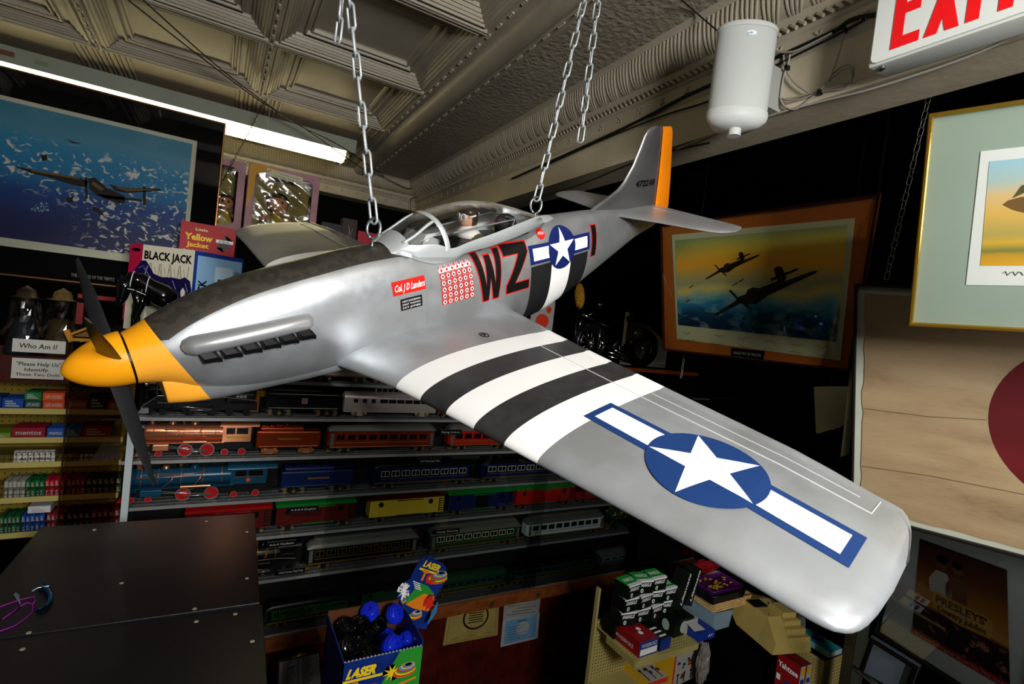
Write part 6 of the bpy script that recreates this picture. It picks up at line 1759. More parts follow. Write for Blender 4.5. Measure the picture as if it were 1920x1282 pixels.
    # candy at the lower left, under a metal edged counter
    for i, (pa, pb, za_, c) in enumerate(((-20, 10, 1.20, '1c3f6e'), (12, 28, 1.22, '8a1620'), (30, 48, 1.24, '9a1c24'))):
        x0, x1 = X_at(pa, 1.2, 2.62), X_at(pb, 1.2, 2.62)
        carton('candy_carton', ['blue carton low at the left edge', 'red and white carton beside the blue one low at the left', 'red carton nearest the black cabinet low at the left'][i], 'candy box', x0, x1, 2.62, 2.75, 1.05, za_, [mat('cc_' + c, c, .5, var=.4, vs=40)] * 3 + [ink], lambda g, f: [poly_on(g, rectp(.1, .2 + q * .25, .9, .32 + q * .25), f(.001), 0) for q in range(3)])
    st = thing('low_counter', 'low dark counter under the candy cartons at the far left', 'counter', (-1.0, 2.6, -.6)); g = MB(); g.box((-.2, 0, 0), (.35, .3, 1.65)); g.build('body', BLACKW, st)


candy()


# ------------------------------------------------------------------ black laminate cabinets in the foreground
def cabinets():
    m = mat('black_laminate', '151416', .34, 0, .8, bump=.12, bs=260, var=.2, vs=40); cap = mat('screw_cap', 'a89c86', .5)
    z = 1.55
    tl = at(70, 1010, 2, z); tr = at(478, 962, 2, z); ml = at(0, 1190, 2, z); mr = at(487, 1130, 2, z); br = at(497, 1282, 2, z)
    ax = (mr - tr).normalized(); ang = math.atan2(ax.x, -ax.y)      # turned a little against the case
    inv = Matrix.Rotation(-ang, 3, 'Z'); d1 = (mr - tr).length; P_ = Vector((tr.x, tr.y, z))
    xl = (inv @ (at(57, 1010, 2, z) - P_)).x; xl2 = (inv @ (at(0, 1079, 2, z) - P_)).x; xl = (xl + xl2) / 2
    T1 = thing('black_cabinet', 'tall black laminate cabinet with a shining top, the farther one', 'cabinet', (tr.x, tr.y, -.6), (0, 0, ang))
    g = MB(); g.box((xl, -d1 + .002, 0), (0, 0, z + .6), bev=.002); g.build('body', m, T1)
    T2 = thing('black_cabinet', 'nearest black laminate cabinet at the bottom edge', 'cabinet', (tr.x, tr.y, -.6), (0, 0, ang))
    g = MB(); g.box((xl, -1.75, 0), (.008, -d1 - .004, z + .6 - .004), bev=.002); g.build('body', m, T2)
    for px, py in ((177, 993), (387, 977), (463, 997), (463, 1084), (365, 1141), (368, 1165), (473, 1202), (54, 1186), (42, 1217), (228, 1093), (441, 1151)):
        p = at(px, py, 2, z + .001); q = inv @ (p - Vector((tr.x, tr.y, -.6)))
        T = T2 if q.y < -d1 else T1
        g = MB(); g.lathe([(.0062, 0), (.0055, .0012), (0, .0016)], q, n=14); g.build('screw_cap', cap, T)
    # mirrored goggles with a purple cord lying on the nearest cabinets
    c = at(75, 1130, 2, z); t = thing('mirrored_goggles', 'blue mirrored goggles with purple cord lying on the black cabinet', 'goggles', (c.x, c.y, z - .001)); L = lambda px, py, h=0: at(px, py, 2, z + h) - Vector((c.x, c.y, z - .001))
    g = MB(); pts = [(82, 1092), (94, 1098), (101, 1110), (100, 1122), (92, 1132), (78, 1136)]
    g.loft([[L(x, y, .002), L(x - 3, y + 3, .012), L(x - 9, y + 6, .014), L(x - 12, y + 4, .003)] for x, y in pts]); g.build('lens', mat('mirror_blue', '2a7fb8', .15, .8), t, True)
    g = MB(); g.tube([L(60, 1108, .006), L(70, 1102, .012), L(92, 1098, .012)], .0015, 5); g.build('temple', mat('temple_pale', '9fb4cc', .3, .4), t)
    g = MB(); g.loft([[L(25, 1114, .002), L(30, 1110, .01), L(36, 1114, .002)], [L(33, 1126, .002), L(36, 1123, .006), L(38, 1126, .002)], [L(38, 1136, .002), L(39, 1134, .004), L(40, 1136, .002)]]); g.build('clasp', MATS['temple_pale'], t)
    pc = mat('cord_purple', 'a01cab', .4, emit='a01cab', es=.0)
    for p in ([(-14, 1142), (20, 1130), (45, 1122), (64, 1118), (66, 1126), (62, 1132)], [(38, 1136), (52, 1129), (62, 1134), (60, 1148), (46, 1160), (25, 1174), (-12, 1187)], [(40, 1132), (25, 1146), (5, 1160)]):
        g = MB(); g.tube([L(x, y, .004) for x, y in p], .0016, 6); g.build('cord', pc, t, True)


cabinets()


# ------------------------------------------------------------------ things below and behind the wing
def ibox(name, label, cat, z, pc, pr, pl, h, mats, front=None, side=None, top=None, group=None, bev=0):
    """box standing on height z: pc the near corner, pr along its front, pl back along its left side (pixels)"""
    c, r, l = at(*pc, 2, z), at(*pr, 2, z), at(*pl, 2, z)
    ex = Vector((r.x - c.x, r.y - c.y, 0)); ey = Vector((l.x - c.x, l.y - c.y, 0)); ang = math.atan2(ex.y, ex.x)
    W_ = ex.length; D_ = abs(ey.dot(Vector((-sin(ang), cos(ang), 0))))
    t = thing(name, label, cat, (c.x, c.y, z), (0, 0, ang), group)
    g = MB(); g.box((0, 0, 0), (W_, D_, h), (0, 0, 1, 0, 0, 2), bev=bev); g.build('carton', mats[:3], t)
    if front or side or top:
        g = MB()
        if front: front(g, lambda o: (lambda u, v: (u * W_, -o, v * h)))
        if side: side(g, lambda o: (lambda u, v: (-o, (1 - u) * D_, v * h)))
        if top: top(g, lambda o: (lambda u, v: (u * W_, v * D_, h + o)))
        g.build('printing', mats[3:], t)
    return t, W_, D_


def papers():
    # dark red plank wall under the train case, with certificates pinned on
    g = MB(); Y = 3.2
    for i in range(34): g.box((-.4 + i * .13, Y, -.6), (-.4 + i * .13 + .127, Y + .02, .60))
    g.box((-.4, Y + .01, -.6), (4.1, Y + .03, .62)); struct('wall_case_panel', g, mat('plank_red', '5a1a10', .5, var=.55, vs=9))
    ink = mat('cert_ink', '1c1a14', .6)
    for nm, la, pts, col, kind in (('certificate', 'yellowed certificate with a large round seal on the plank wall', ((842, 1134), (936, 1122), (933, 1190), (830, 1210)), 'b09a55', 0), ('certificate', 'white license sheet pinned above the pale blue one', ((947, 1108), (1016, 1098), (1010, 1152), (943, 1160)), 'a9a7a0', 1), ('certificate', 'pale blue certificate with white border on the plank wall', ((943, 1161), (1012, 1147), (1008, 1196), (938, 1213)), 'b2b6ba', 2)):
        Q = Quad(*[at(x, y, 1, Y - .006) for x, y in pts]); B = Q.bl.copy(); t = thing(nm, la, 'certificate', B)
        g = MB(); slab(Q, 0, 0, 1, 1, 0, .0015, B, g); g.build('sheet', mat('cert_' + col, col, .6, var=.2), t)
        g = MB(); f = lambda u, v: Q(u, v, .0022) - B; f2 = lambda u, v: Q(u, v, .0028) - B
        if kind == 0:
            poly_on(g, circ(.55, .60, .25, 36, .33), f, 0); poly_on(g, circ(.55, .60, .215, 36, .28), f2, 1)
            for q in range(5): poly_on(g, rectp(.40 + .02 * (q % 2), .46 + q * .06, .70 - .02 * (q % 2), .485 + q * .06), lambda u, v: Q(u, v, .0034) - B, 0)
            for x in (.12, .45, .75): g.tube([f(x + k * .012, .12 + .02 * sin(k * 2)) for k in range(12)], .0012, 3)
            for a, b_ in (((.05, .05), (.95, .05)), ((.95, .05), (.95, .95)), ((.05, .05), (.05, .95)), ((.05, .95), (.95, .95))): g.tube([f(*a), f(*b_)], .0009, 3)
        elif kind == 1:
            for q in range(8): poly_on(g, rectp(.10 + .12 * (q % 3), .12 + q * .1, .88 - .1 * (q % 2), .135 + q * .1), f, 0)
            text_on(g, 'LICENSE', f, .3, .84, .07, .4, 0)
        else:
            poly_on(g, rectp(.08, .08, .92, .92), f, 2); poly_on(g, circ(.55, .52, .18, 28, .26), f2, 1)
            for q in range(6): poly_on(g, rectp(.16, .2 + q * .09, .5 + .06 * (q % 3), .215 + q * .09), lambda u, v: Q(u, v, .0034) - B, 0)
            poly_on(g, rectp(.4, .8, .65, .83), f2, 0)
        g.build('printing', [ink, mat('cert_' + col, col, .6), mat('cert_blue', '6a9cc0', .6)], t)
    # price clipboard at the bottom
    Q = Quad(at(524, 1240, 1, 2.7), at(598, 1222, 1, 2.7), at(604, 1330, 1, 2.7), at(520, 1345, 1, 2.7)); B = Q.bl.copy(); t = thing('clipboard', 'clipboard with a printed price list below the case rail', 'clipboard', B)
    g = MB(); slab(Q, -.05, -.02, 1.05, 1.04, -.004, -.001, B, g); g.build('board', mat('clipboard_brown', '3a2417', .5), t)
    g = MB(); slab(Q, 0, 0, 1, .98, 0, .001, B, g); g.build('price_list', mat('list_paper', '9a9a94', .6), t)
    g = MB(); f = lambda u, v: Q(u, v, .0018) - B; random.seed(9)
    for q in range(30):
        for x0 in (.08, .55): poly_on(g, rectp(x0, .94 - q * .03, x0 + random.uniform(.15, .33), .952 - q * .03), f, 0)
        poly_on(g, rectp(.44, .94 - q * .03, .49, .952 - q * .03), f, 0)
    g.build('printed_lines', ink, t)
    g = MB(); g.tube([Q(.3, 1.02, .006) - B, Q(.5, 1.05, .012) - B, Q(.7, 1.02, .006) - B], [.006, .010, .006], 8); g.build('clip', MATS['brass'], t, True)
    st = thing('counter_cabinet', 'dark counter the clipboard leans on', 'counter', (.35, 2.72, -.6)); g = MB(); g.box((-.05, 0, 0), (.6, .12, 1.12)); g.build('body', BLACKW, st)


papers()


def laser_display():
    z = 1.5; c, r, l = at(643, 1244, 2, z), at(792, 1209, 2, z), at(612, 1157, 2, z)
    W_ = r.x - c.x; D_ = l.y - c.y; H_ = .22
    t = thing('display_box', 'blue LASER TOP counter display box with header card', 'display box', (c.x, c.y, z - H_))
    bl = mat('laser_blue', '16307e', .35, var=.5, vs=14); inn = mat('laser_inside', '55301c', .6); yel = mat('laser_yellow', 'e8c61c', .4); red = mat('laser_red', 'c9281c', .4); orn = mat('laser_orange', 'dd7a1c', .4); grn = mat('laser_green', '2a8a2c', .4); wht = MATS['decal_white']; blk = MATS['decal_black']; cy = mat('laser_sky', '3a8ec9', .4)
    g = MB(); th = .004
    g.box((0, 0, 0), (W_, th, H_ - .0)); g.box((W_ - th, 0, 0), (W_, D_, H_ + .02)); g.box((0, 0, 0), (th, D_, H_ + .005)); g.box((0, 0, 0), (W_, D_, th)); g.build('tray_wall', bl, t)
    g = MB(); g.box((0, D_ - th, 0), (W_, D_, H_ + .02)); g.box((th, th, H_ * .35), (th + .001, D_ - th, H_)); g.build('tray_back', inn, t)
    # torn perforated edge along the front
    g = MB()
    for i in range(22): a = lerp(0, W_, i / 22); g.prism([(a, H_ - .001), (a + W_ / 44, H_ + .005), (a + W_ / 22, H_ - .001)], 0, .003, fr=lambda u, v, w: (u, w, v))
    g.build('torn_edge', mat('torn_white', '8e9aa8', .6), t)
    F = lambda o: (lambda u, v: (u * W_, -o, v * H_))
    def top_toy(g, f, cx, cy_, s, lay=0, ay=1):
        for k, (rr, mi, dy) in enumerate(((1.0, 4, -.30), (.96, 0, -.26), (.9, 2, -.14), (.84, 3, -.02), (.78, 0, .08), (.7, 5, .18), (.6, 2, .30), (.5, 0, .34), (.42, 5, .38), (.3, 1, .42), (.18, 6, .42))):
            poly_on(g, circ(cx + dy * s * .35, cy_ + dy * s * ay, rr * s, 26, rr * s * .5 * ay), f(.0012 + .0005 * (k + lay)), mi)
    g = MB()
    poly_on(g, [(.45, .5), (.7, 1.0), (1, 1), (1, .42)], F(.0008), 3); poly_on(g, star(.62, .72, .12, 30, .35, 9), F(.001), 2)
    top_toy(g, F, .80, .74, .15, 0, 1.0); top_toy(g, F, .78, .12, .15, 0, 1.0); poly_on(g, [(.55, .48), (.95, .56), (.95, .59), (.55, .51)], F(.0012), 4)
    text_on(g, 'LASER', F(.0015), .05, .78, .12, .36, 2, .06, .3); poly_on(g, rectp(.02, .72, .50, .755), F(.0012), 2); text_on(g, 'T', F(.0018), .05, .44, .27, .13, 4, .05, .1); text_on(g, 'OP', F(.0018), .20, .46, .17, .24, 0, .08, .15)
    g.build('printing', [red, blk, yel, grn, orn, cy, blk, wht], t)
    # header card, standing at the back and leaning
    Qh = Quad(at(748, 1050, 1, c.y + D_), at(850, 1046, 1, c.y + D_), at(822, 1170, 1, c.y + D_), at(736, 1180, 1, c.y + D_)); B = Vector((c.x, c.y, z - H_))
    def hp(x, y): u, v = uv_of(Qh, x, y); return u, v
    out = [hp(*p) for p in ((742, 1140), (750, 1100), (770, 1085), (778, 1068), (786, 1052), (793, 1045), (801, 1046), (806, 1040), (812, 1044), (818, 1050), (828, 1054), (838, 1062), (842, 1078), (838, 1096), (828, 1112), (818, 1130), (818, 1150), (812, 1178), (742, 1178))]
    g = MB(); g.prism(out, -.003, 0, fr=lambda u, v, w: Qh(u, v, w) - B); g.build('header_card', bl, t)
    P = lambda o: (lambda u, v: Qh(u, v, o) - B); g = MB(); q = lambda pts: [hp(*p) for p in pts]
    poly_on(g, q(((760, 1128), (790, 1092), (806, 1098), (820, 1112), (812, 1140), (796, 1140))), P(.0008), 3); poly_on(g, q(((762, 1132), (800, 1112), (822, 1118), (812, 1145), (780, 1140))), P(.0012), 4)
    poly_on(g, star(*hp(758, 1108), .13, 0, .3, 10), P(.001), 7)
    for (x, y, s) in ((826, 1080, .2), (757, 1126, .07), (786, 1150, .15)):
        u, v = hp(x, y); top_toy(g, P, u, v, s, 0, .72)
    poly_on(g, star(*hp(812, 1128), .13, 20, .5, 8), P(.0055), 0)
    a, b_ = Vector(hp(792, 1070)), Vector(hp(821, 1082)); an = -.30
    text_on(g, 'LASER', P(.002), *hp(793, 1060), .09, .34, 2, .05, .3, rot=an); poly_on(g, q(((788, 1063), (820, 1073), (819, 1077), (787, 1067))), P(.0016), 2)
    text_on(g, 'T', P(.0024), *hp(787, 1084), .15, .13, 4, .06, .1, rot=an); text_on(g, 'OP', P(.0024), *hp(798, 1089), .12, .22, 0, .08, .1, rot=an)
    for k in range(4): x, y = 776 + k * 1.2, 1088 + k * 4; poly_on(g, q(((x, y), (x + 14, y + 5), (x + 13.5, y + 6.5), (x - .5, y + 1.5))), P(.002), 7)
    g.build('header_printing', [red, blk, yel, grn, orn, cy, blk, wht], t)
    g = MB(); Qs = Quad(at(808, 1152, 1, c.y + D_ * .8), at(820, 1128, 1, c.y + D_), at(818, 1146, 1, c.y + D_), at(802, 1170, 1, c.y + D_ * .8)); g.prism([(0, 0), (1, 0), (1, 1), (0, 1)], 0, .002, fr=lambda u, v, w: Qs(u, v, w) - B); g.build('side_wing', cy, t)
    # the spinning tops inside, blue and black
    bg = mat('top_blue', '1226c0', .14, 0, .6); kg = mat('top_black', '050608', .14, 0, .6)
    def make(m):
        g = MB(); pr = [(0, -.034), (.006, -.032), (.010, -.024), (.022, -.020), (.024, -.015), (.021, -.013), (.028, -.009), (.030, -.004), (.026, -.002), (.032, .002), (.033, .007), (.028, .009), (.032, .013), (.030, .018), (.024, .02), (.026, .024), (.020, .028), (.010, .028), (.008, .018), (0, .017)]
        g.lathe(pr, n=28); return bake(g, [m])
    mb_, mk = make(bg), make(kg); B2 = B
    def spin(px, py, hz, m, rot, la, grp, s=1.0):
        p = at(px, py, 2, z - .01 + hz); o = tag(inst('spinning_top', m, None, p, s, rot), la, 'spinning top', grp); return o
    spin(694, 1148, .02, mb_, (.4, -.5, 0), 'blue ribbed spinning top standing at the back of the display', None, .95); spin(738, 1152, .02, mb_, (.7, .5, 0), 'blue spinning top showing its open ring under the header card', None, .95)
    spin(732, 1212, -.01, mb_, (.9, .9, 0), 'large blue spinning top at the front of the display', None, 1.05); spin(762, 1200, -.03, mb_, (.2, -.9, 0), 'blue spinning top half sunk at the right of the display', None, .8)
    spin(722, 1195, -.06, mb_, (.1, .2, 0), 'blue spinning top under the others in the middle', None, .9)
    for x, y, h_, r_ in ((648, 1178, 0, .3), (676, 1172, .0, -.4), (650, 1212, -.02, .8), (680, 1208, -.03, .1), (706, 1174, -.03, .5), (664, 1228, -.05, -.6), (696, 1232, -.05, .4)):
        spin(x, y, h_, mk, (r_, r_ * .7, 0), 'black spinning top in the left half of the display', 'black spinning tops in the display box', .95)
    st = thing('display_stool', 'dark stool under the blue display box', 'stool', (c.x + W_ / 2, c.y + D_ / 2, -.6)); zz = z - H_ + .6
    g = MB(); g.cyl((0, 0, zz - .03), (0, 0, zz - .001), .16, n=28); g.build('seat', mat('stool_black', '0b0b0b', .5), st, True, ang=40)
    for i in range(4):
        a = pi / 4 + i * pi / 2; g = MB(); g.cyl((.10 * cos(a), .10 * sin(a), zz - .03), (.17 * cos(a), .17 * sin(a), 0), .012, n=8); g.build('leg', MATS['stool_black'], st, True)


laser_display()


def gondola():
    ym = mat('gondola_cream', 'aa9c5e', .5, var=.15); z = 1.0
    c, r, l = at(1193, 1240, 2, z), at(1302, 1200, 2, z), at(1148, 1190, 2, z)
    W_ = r.x - c.x; D_ = l.y - c.y
    t = thing('gondola_shelf', 'cream perforated metal shelf unit right of the plank wall', 'shelf unit', (c.x, c.y, -.6)); zz = z + .6
    pm = mat('perforated_cream', 'aa9c5e', .5)
    nt, b, M_, MIX, NOISE = nodes_of(pm); tc = nt.nodes.new('ShaderNodeTexCoord'); sp = nt.nodes.new('ShaderNodeSeparateXYZ'); nt.links.new(tc.outputs['Object'], sp.inputs[0])
    kx = [M_('COSINE', M_('MULTIPLY', sp.outputs[i], 2 * pi / .018)) for i in range(3)]
    nt.links.new(MIX(M_('GREATER_THAN', M_('ADD', M_('ADD', kx[0], kx[1]), kx[2]), 2.2), (*srgb('aa9c5e'),), (.015, .012, .008)), b.inputs['Base Color'])
    g = MB(); g.box((0, 0, zz - .004), (W_, D_ + .1, zz)); g.build('shelf_board', pm, t)
    g = MB(); g.box((-.004, -.006, zz - .03), (W_, 0, zz + .001)); g.build('front_rail', ym, t)
    g = MB(); g.box((-.008, 0, zz - .03), (-.002, D_, zz + .001)); g.build('side_rail', ym, t)
    g = MB(); g.box((-.008, D_ + .10, 0), (W_ + .02, D_ + .11, zz + .02)); g.build('back_panel', pm, t)
    g = MB(); g.box((-.014, D_ + .085, 0), (-.002, D_ + .11, zz + .2)); g.build('upright', pm, t)
    g = MB(); g.box((0, 0, zz - .30), (W_ + .02, D_ + .1, zz - .296)); g.build('lower_board', pm, t)
    ink = MATS['decal_white']; grn = mat('game_green', '1f9a3a', .4); blkb = mat('game_black', '0b120c', .4); redb = mat('game_red', '8a1216', .45); blu = mat('game_blue', '1a2f7c', .45); yel = mat('game_yellow', 'd2a51a', .45); redl = mat('game_scarlet', 'c4351c', .45)
    # wooden dice box and its neighbour
    ibox('game_box', 'dark red WOODEN DICE box at the left of the cream shelf', 'game box', z, (1197, 1234), (1232, 1222), (1154, 1186), .075, [redb, mat('game_blue_label', '2a3a7c', .45), redb, ink, yel],
         front=lambda g, f: (poly_on(g, rectp(.05, .1, .95, .5), f(.001), 0), text_on(g, 'WOODEN DICE', f(.0016), .1, .6, .25, .8, 0)), side=lambda g, f: (text_on(g, 'WOODEN DICE', f(.001), .2, .3, .25, .6, 0), poly_on(g, circ(.1, .7, .06, 14, .12), f(.001), 1)), top=lambda g, f: [poly_on(g, circ(.5 + .1 * i, .3 + .15 * i, .1, 16, .07), f(.001), 0) for i in range(2)])
    ibox('game_box', 'flat dark game box with pale letters beside the dice box', 'game box', z, (1236, 1222), (1256, 1214), (1204, 1184), .06, [blkb, blu, blkb, ink], top=lambda g, f: [poly_on(g, rectp(.2, .1 + .2 * i, .8, .18 + .2 * i), f(.001), 0) for i in range(3)])
    ibox('game_box', 'black box with two pale discs behind the dice box', 'game box', z, (1262, 1196), (1298, 1184), (1236, 1172), .085, [blkb, blkb, blkb, mat('ink_palegreen', '9ab0a4', .5)], front=lambda g, f: poly_on(g, circ(.5, .5, .2, 20, .38), f(.001), 0), side=lambda g, f: poly_on(g, circ(.5, .5, .22, 20, .34), f(.001), 0))
    ibox('game_box', 'small box with red flap and barcode', 'game box', z, (1282, 1190), (1306, 1182), (1268, 1172), .07, [redl, mat('box_pale', 'a6a49c', .5), mat('box_pale', 'a6a49c', .5), MATS['ink_black']], front=lambda g, f: [poly_on(g, rectp(.55 + .05 * i, .1, .57 + .05 * i, .45), f(.001), 0) for i in range(6)])
    # stacked green dice-game boxes, three on three
    zb = z
    for lv in range(3):
        for i, (x, y) in enumerate(((1175, 1196), (1200, 1188), (1224, 1180), (1248, 1172))):
            if lv == 2 and i > 2: continue
            p = at(x, y - 0, 2, zb); s = .075
            t2 = thing('dice_game', ['green and black dice game box, %s of the stack'][0] % (('lowest layer, %s', 'middle layer, %s', 'top layer, %s')[lv] % ('leftmost', 'second from left', 'third from left', 'rightmost')[i]), 'game box', (p.x, p.y, z + .085 + lv * .072), (0, 0, .15 * ((i + lv) % 3 - 1)), 'green dice games on the cream shelf')
            g = MB(); g.box((-s, -.03, 0), (s * .3, .06, .068), (0, 0, 1, 0, 0, 2)); g.build('carton', [blkb, blkb, grn], t2)
            g = MB(); f = lambda o: (lambda u, v: (lerp(-s, s * .3, u), -.03 - o, v * .068)); f3 = lambda o: (lambda u, v: (lerp(-s, s * .3, u), lerp(-.03, .06, v), .068 + o))
            text_on(g, 'FARKLE', f(.001), .12, .55, .25, .7, 0, .03, .2); poly_on(g, circ(.3, .25, .09, 14, .16), f(.001), 0); poly_on(g, circ(.3, .25, .05, 14, .09), f(.0016), 1); poly_on(g, rectp(.02, .86, .98, 1.0), f(.001), 0)
            poly_on(g, rectp(.0, .0, 1, .18), f3(.0006), 0); text_on(g, 'FARKLE', f3(.001), .15, .4, .3, .7, 0, .03, .2); g.build('printing', [ink, grn], t2)
    g = MB(); g.box((at(1165, 1196, 2, z).x - .05, at(1200, 1180, 2, z).y - .02, z + .001), (at(1250, 1172, 2, z).x + .06, at(1200, 1180, 2, z).y + .07, z + .083)); tag(g.build('carton', blkb, None), 'black carton carrying the stacked green dice games', 'box')
    for i, (x, y, la) in enumerate(((1272, 1158, 'black box with white script leaning beside the green games'), (1290, 1150, 'second black box with white script, nearer the basket'))):
        p = at(x, y, 2, z + .05); R_ = thing('script_box', la, 'game box', (p.x, p.y, z + .10), (0, radians(18), .1)); g = MB(); g.box((-.07, -.02, 0), (-.01, .05, .2)); g.build('carton', blkb, R_)
        g = MB(); f = lambda u, v: (lerp(-.07, -.01, u), -.021, v * .2); text_on(g, 'Ultimate', f, .75, .1, .3, .85, 0, .02, .2, rot=pi / 2); g.build('printing', [ink], R_)
    # clear bins, woven basket, purple basket
    zb = z
    def bin_(name, label, z0, pc, pr, pl, h, m, open_=True, th=.003, weave=False):
        c, r, l = at(*pc, 2, z0), at(*pr, 2, z0), at(*pl, 2, z0); W_, D_ = r.x - c.x, l.y - c.y
        t = thing(name, label, name.replace('_', ' '), (c.x, c.y, z0)); g = MB(); k = .008
        o = [(-k, -k), (W_ + k, -k), (W_ + k, D_ + k), (-k, D_ + k)]; i_ = [(0, 0), (W_, 0), (W_, D_), (0, D_)]
        g.loft([[(x, y, 0) for x, y in i_], [(x, y, h) for x, y in o], [(x * .97 + th, y * .97 + th, h) for x, y in o], [(x * .97 + th, y * .97 + th, .004) for x, y in i_]]); g.build('body', m, t)
        g = MB(); g.tube([(x, y, h) for x, y in o], .004, 6, closed=True); g.build('rim', m if not weave else m, t, True)
        return t, W_, D_
    bin_('plastic_bin', 'clear blue-grey plastic bin under the woven basket', 1.0, (1335, 1184), (1362, 1172), (1286, 1138), .10, mat('bin_grey', '7f96a4', .3, var=.1))
    wk = mat('wicker', 'b7935a', .6); 
    tb, wb, db = bin_('wicker_basket', 'woven straw basket stacked on the clear bin', 1.105, (1338, 1148), (1394, 1124), (1294, 1112), .055, wk)
    g = MB()
    for lv in range(4):
        zz_ = .007 + lv * .013
        for k in range(26):
            u = (k + .5 * (lv % 2)) / 26
            if u < 1: g.ball((u * wb, -.006, zz_), (wb / 44, .006, .0065), 8)
            if u < 1: g.ball((-.006, u * db, zz_), (.006, db / 44, .0065), 8)
    g.build('weave', mat('wicker_light', 'c8a468', .6, var=.4, vs=60), tb, True)
    bin_('plastic_basket', 'dark plastic tray nested in the straw basket', 1.16, (1336, 1134), (1384, 1114), (1300, 1104), .045, mat('tray_black', '0e0d14', .3))
    tp, wp, dp = bin_('purple_basket', 'purple lattice basket full of brass trinkets', 1.207, (1336, 1116), (1382, 1098), (1302, 1092), .02, mat('purple_plastic', '43124f', .35))
    random.seed(11); tg = mat('brass_trinket', 'a8802a', .35, .6)
    for i in range(26):
        p = (random.uniform(.02, wp - .02), random.uniform(.02, dp - .02)); g = MB(); g.torus((0, 0, 0), .009, .003, ax=(random.random(), random.random(), 1), n=10, m=5); g.ball((.008, 0, 0), .005, 6)
        tag(g.build('brass_trinket', tg, None, True, loc=(tp.location.x + p[0], tp.location.y + p[1], 1.222 + random.uniform(0, .008))), 'small brass trinket heaped in the purple basket', 'trinket', 'brass trinkets in the purple basket')
    # blue tray with leaflets
    ibox('blue_tray', 'blue box under the loose white leaflet', 'box', 1.0, (1310, 1204), (1340, 1194), (1270, 1166), .04, [mat('tray_blue', '16308c', .4), mat('tray_blue', '16308c', .4), mat('tray_blue', '16308c', .4), ink], front=lambda g, f: text_on(g, 'AV', f(.001), .55, .3, .4, .3, 0))
    Q = Quad(at(1270, 1150, 2, 1.07), at(1288, 1152, 2, 1.07), at(1322, 1180, 2, 1.05), at(1302, 1184, 2, 1.05)); g = MB(); slab(Q, 0, 0, 1, 1, 0, .002, Q.bl, g); tag(g.build('leaflet', mat('leaflet_white', 'b0aea8', .6), None, loc=Q.bl), 'white leaflet lying on the blue tray', 'leaflet')
    # plastic bag and pocket pages sign
    Y = 2.2; p, q = at(1298, 1056, 1, Y), at(1331, 1082, 1, Y); t = thing('paper_sign', 'white handwritten sign reading POCKET PAGES under the wing edge', 'sign', (p.x, Y, q.z)); wd, h_ = q.x - p.x, p.z - q.z
    g = MB(); g.box((0, 0, 0), (wd, .002, h_)); g.build('sheet', mat('sign_paper', 'b4b0aa', .6), t); g = MB(); text_on(g, 'POCKET', lambda u, v: (u, -.001, v), wd * .12, h_ * .52, h_ * .22, wd * .76, 0, .02); text_on(g, 'PAGES', lambda u, v: (u, -.001, v), wd * .15, h_ * .18, h_ * .22, wd * .7, 0, .02); g.build('writing', MATS['ink_black'], t)
    rk = thing('magazine_rack', 'dark rack behind the baskets carrying the handwritten sign', 'rack', (p.x, Y, -.6)); g = MB(); g.box((-.06, -.12, 0), (.55, .16, q.z + .6 - .001)); g.build('body', BLACKW, rk)
    random.seed(4)
    for nm, la, px, py, sz, col in (('plastic_bag', 'crumpled clear bag lying below the handwritten sign', 1336, 1078, (.075, .05, .03), 'a59a98'), ('plastic_bag', 'red and white printed bag behind the handwritten sign', 1322, 1062, (.11, .05, .035), 'a3202a'), ('plastic_bag', 'crumpled clear bag hanging beside the white game box', 1318, 1245, (.035, .03, .11), '85807c')):
        c = at(px, py, 1, 2.12 if sz[2] < .1 else 1.72); g = MB(); N = 18
        R = []
        for k in range(N + 1):
            ring = []
            for i in range(24):
                a = 2 * pi * i / 24; b2 = pi * k / N; v = Vector((sin(b2) * cos(a), sin(b2) * sin(a), -cos(b2))); d = 1 + .35 * noise.noise(v * 3.1 + Vector((px * .1, 0, 0))) + .12 * noise.noise(v * 9); ring.append((sz[0] * v.x * d, sz[1] * v.y * d, sz[2] * v.z * d))
            R.append(ring)
        g.loft(R, cap=False); tag(g.build(nm, mat('bag_' + col, col, .25, var=.4, vs=30), None, False, loc=c), la, 'plastic bag')
    # board game boxes on the lower shelf, red yellow and white
    gr = mat('gb_white', 'a8a49c', .5)
    def blobs(g, f, n, seed):
        random.seed(seed)
        for i in range(n):
            x, y = random.uniform(.12, .88), random.uniform(.1, .9); poly_on(g, circ(x, y, random.uniform(.02, .055), 10), f(.001 + .0002 * i), random.choice((0, 1, 2, 3, 4)))
        for i in range(4): x = .15 + i * .2; poly_on(g, rectp(x, .05, x + .03, .32), f(.001), 4); poly_on(g, circ(x + .015, .34, .04, 10), f(.0013), 4)
    cols = [redl, yel, blu, mat('gb_brown', '5a2a1a', .5), mat('gb_dark', '2a1c1c', .5)]
    ibox('board_game', 'flat white and orange board game box at the bottom of the cream unit', 'game box', .68, (1210, 1300), (1268, 1278), (1150, 1240), .05, [yel, redl, gr] + cols, top=lambda g, f: (blobs(g, f, 16, 2), poly_on(g, rectp(0, 0, .12, 1), f(.0006), 1)))
    ibox('board_game', 'tall white board game box with red borders in the cream unit', 'game box', .68, (1258, 1290), (1318, 1262), (1216, 1252), .17, [yel, gr, gr] + cols, front=lambda g, f: (poly_on(g, rectp(.93, 0, 1, 1), f(.0006), 0), poly_on(g, rectp(0, 0, .05, 1), f(.0006), 0), blobs(g, f, 14, 3)), top=lambda g, f: blobs(g, f, 8, 6))
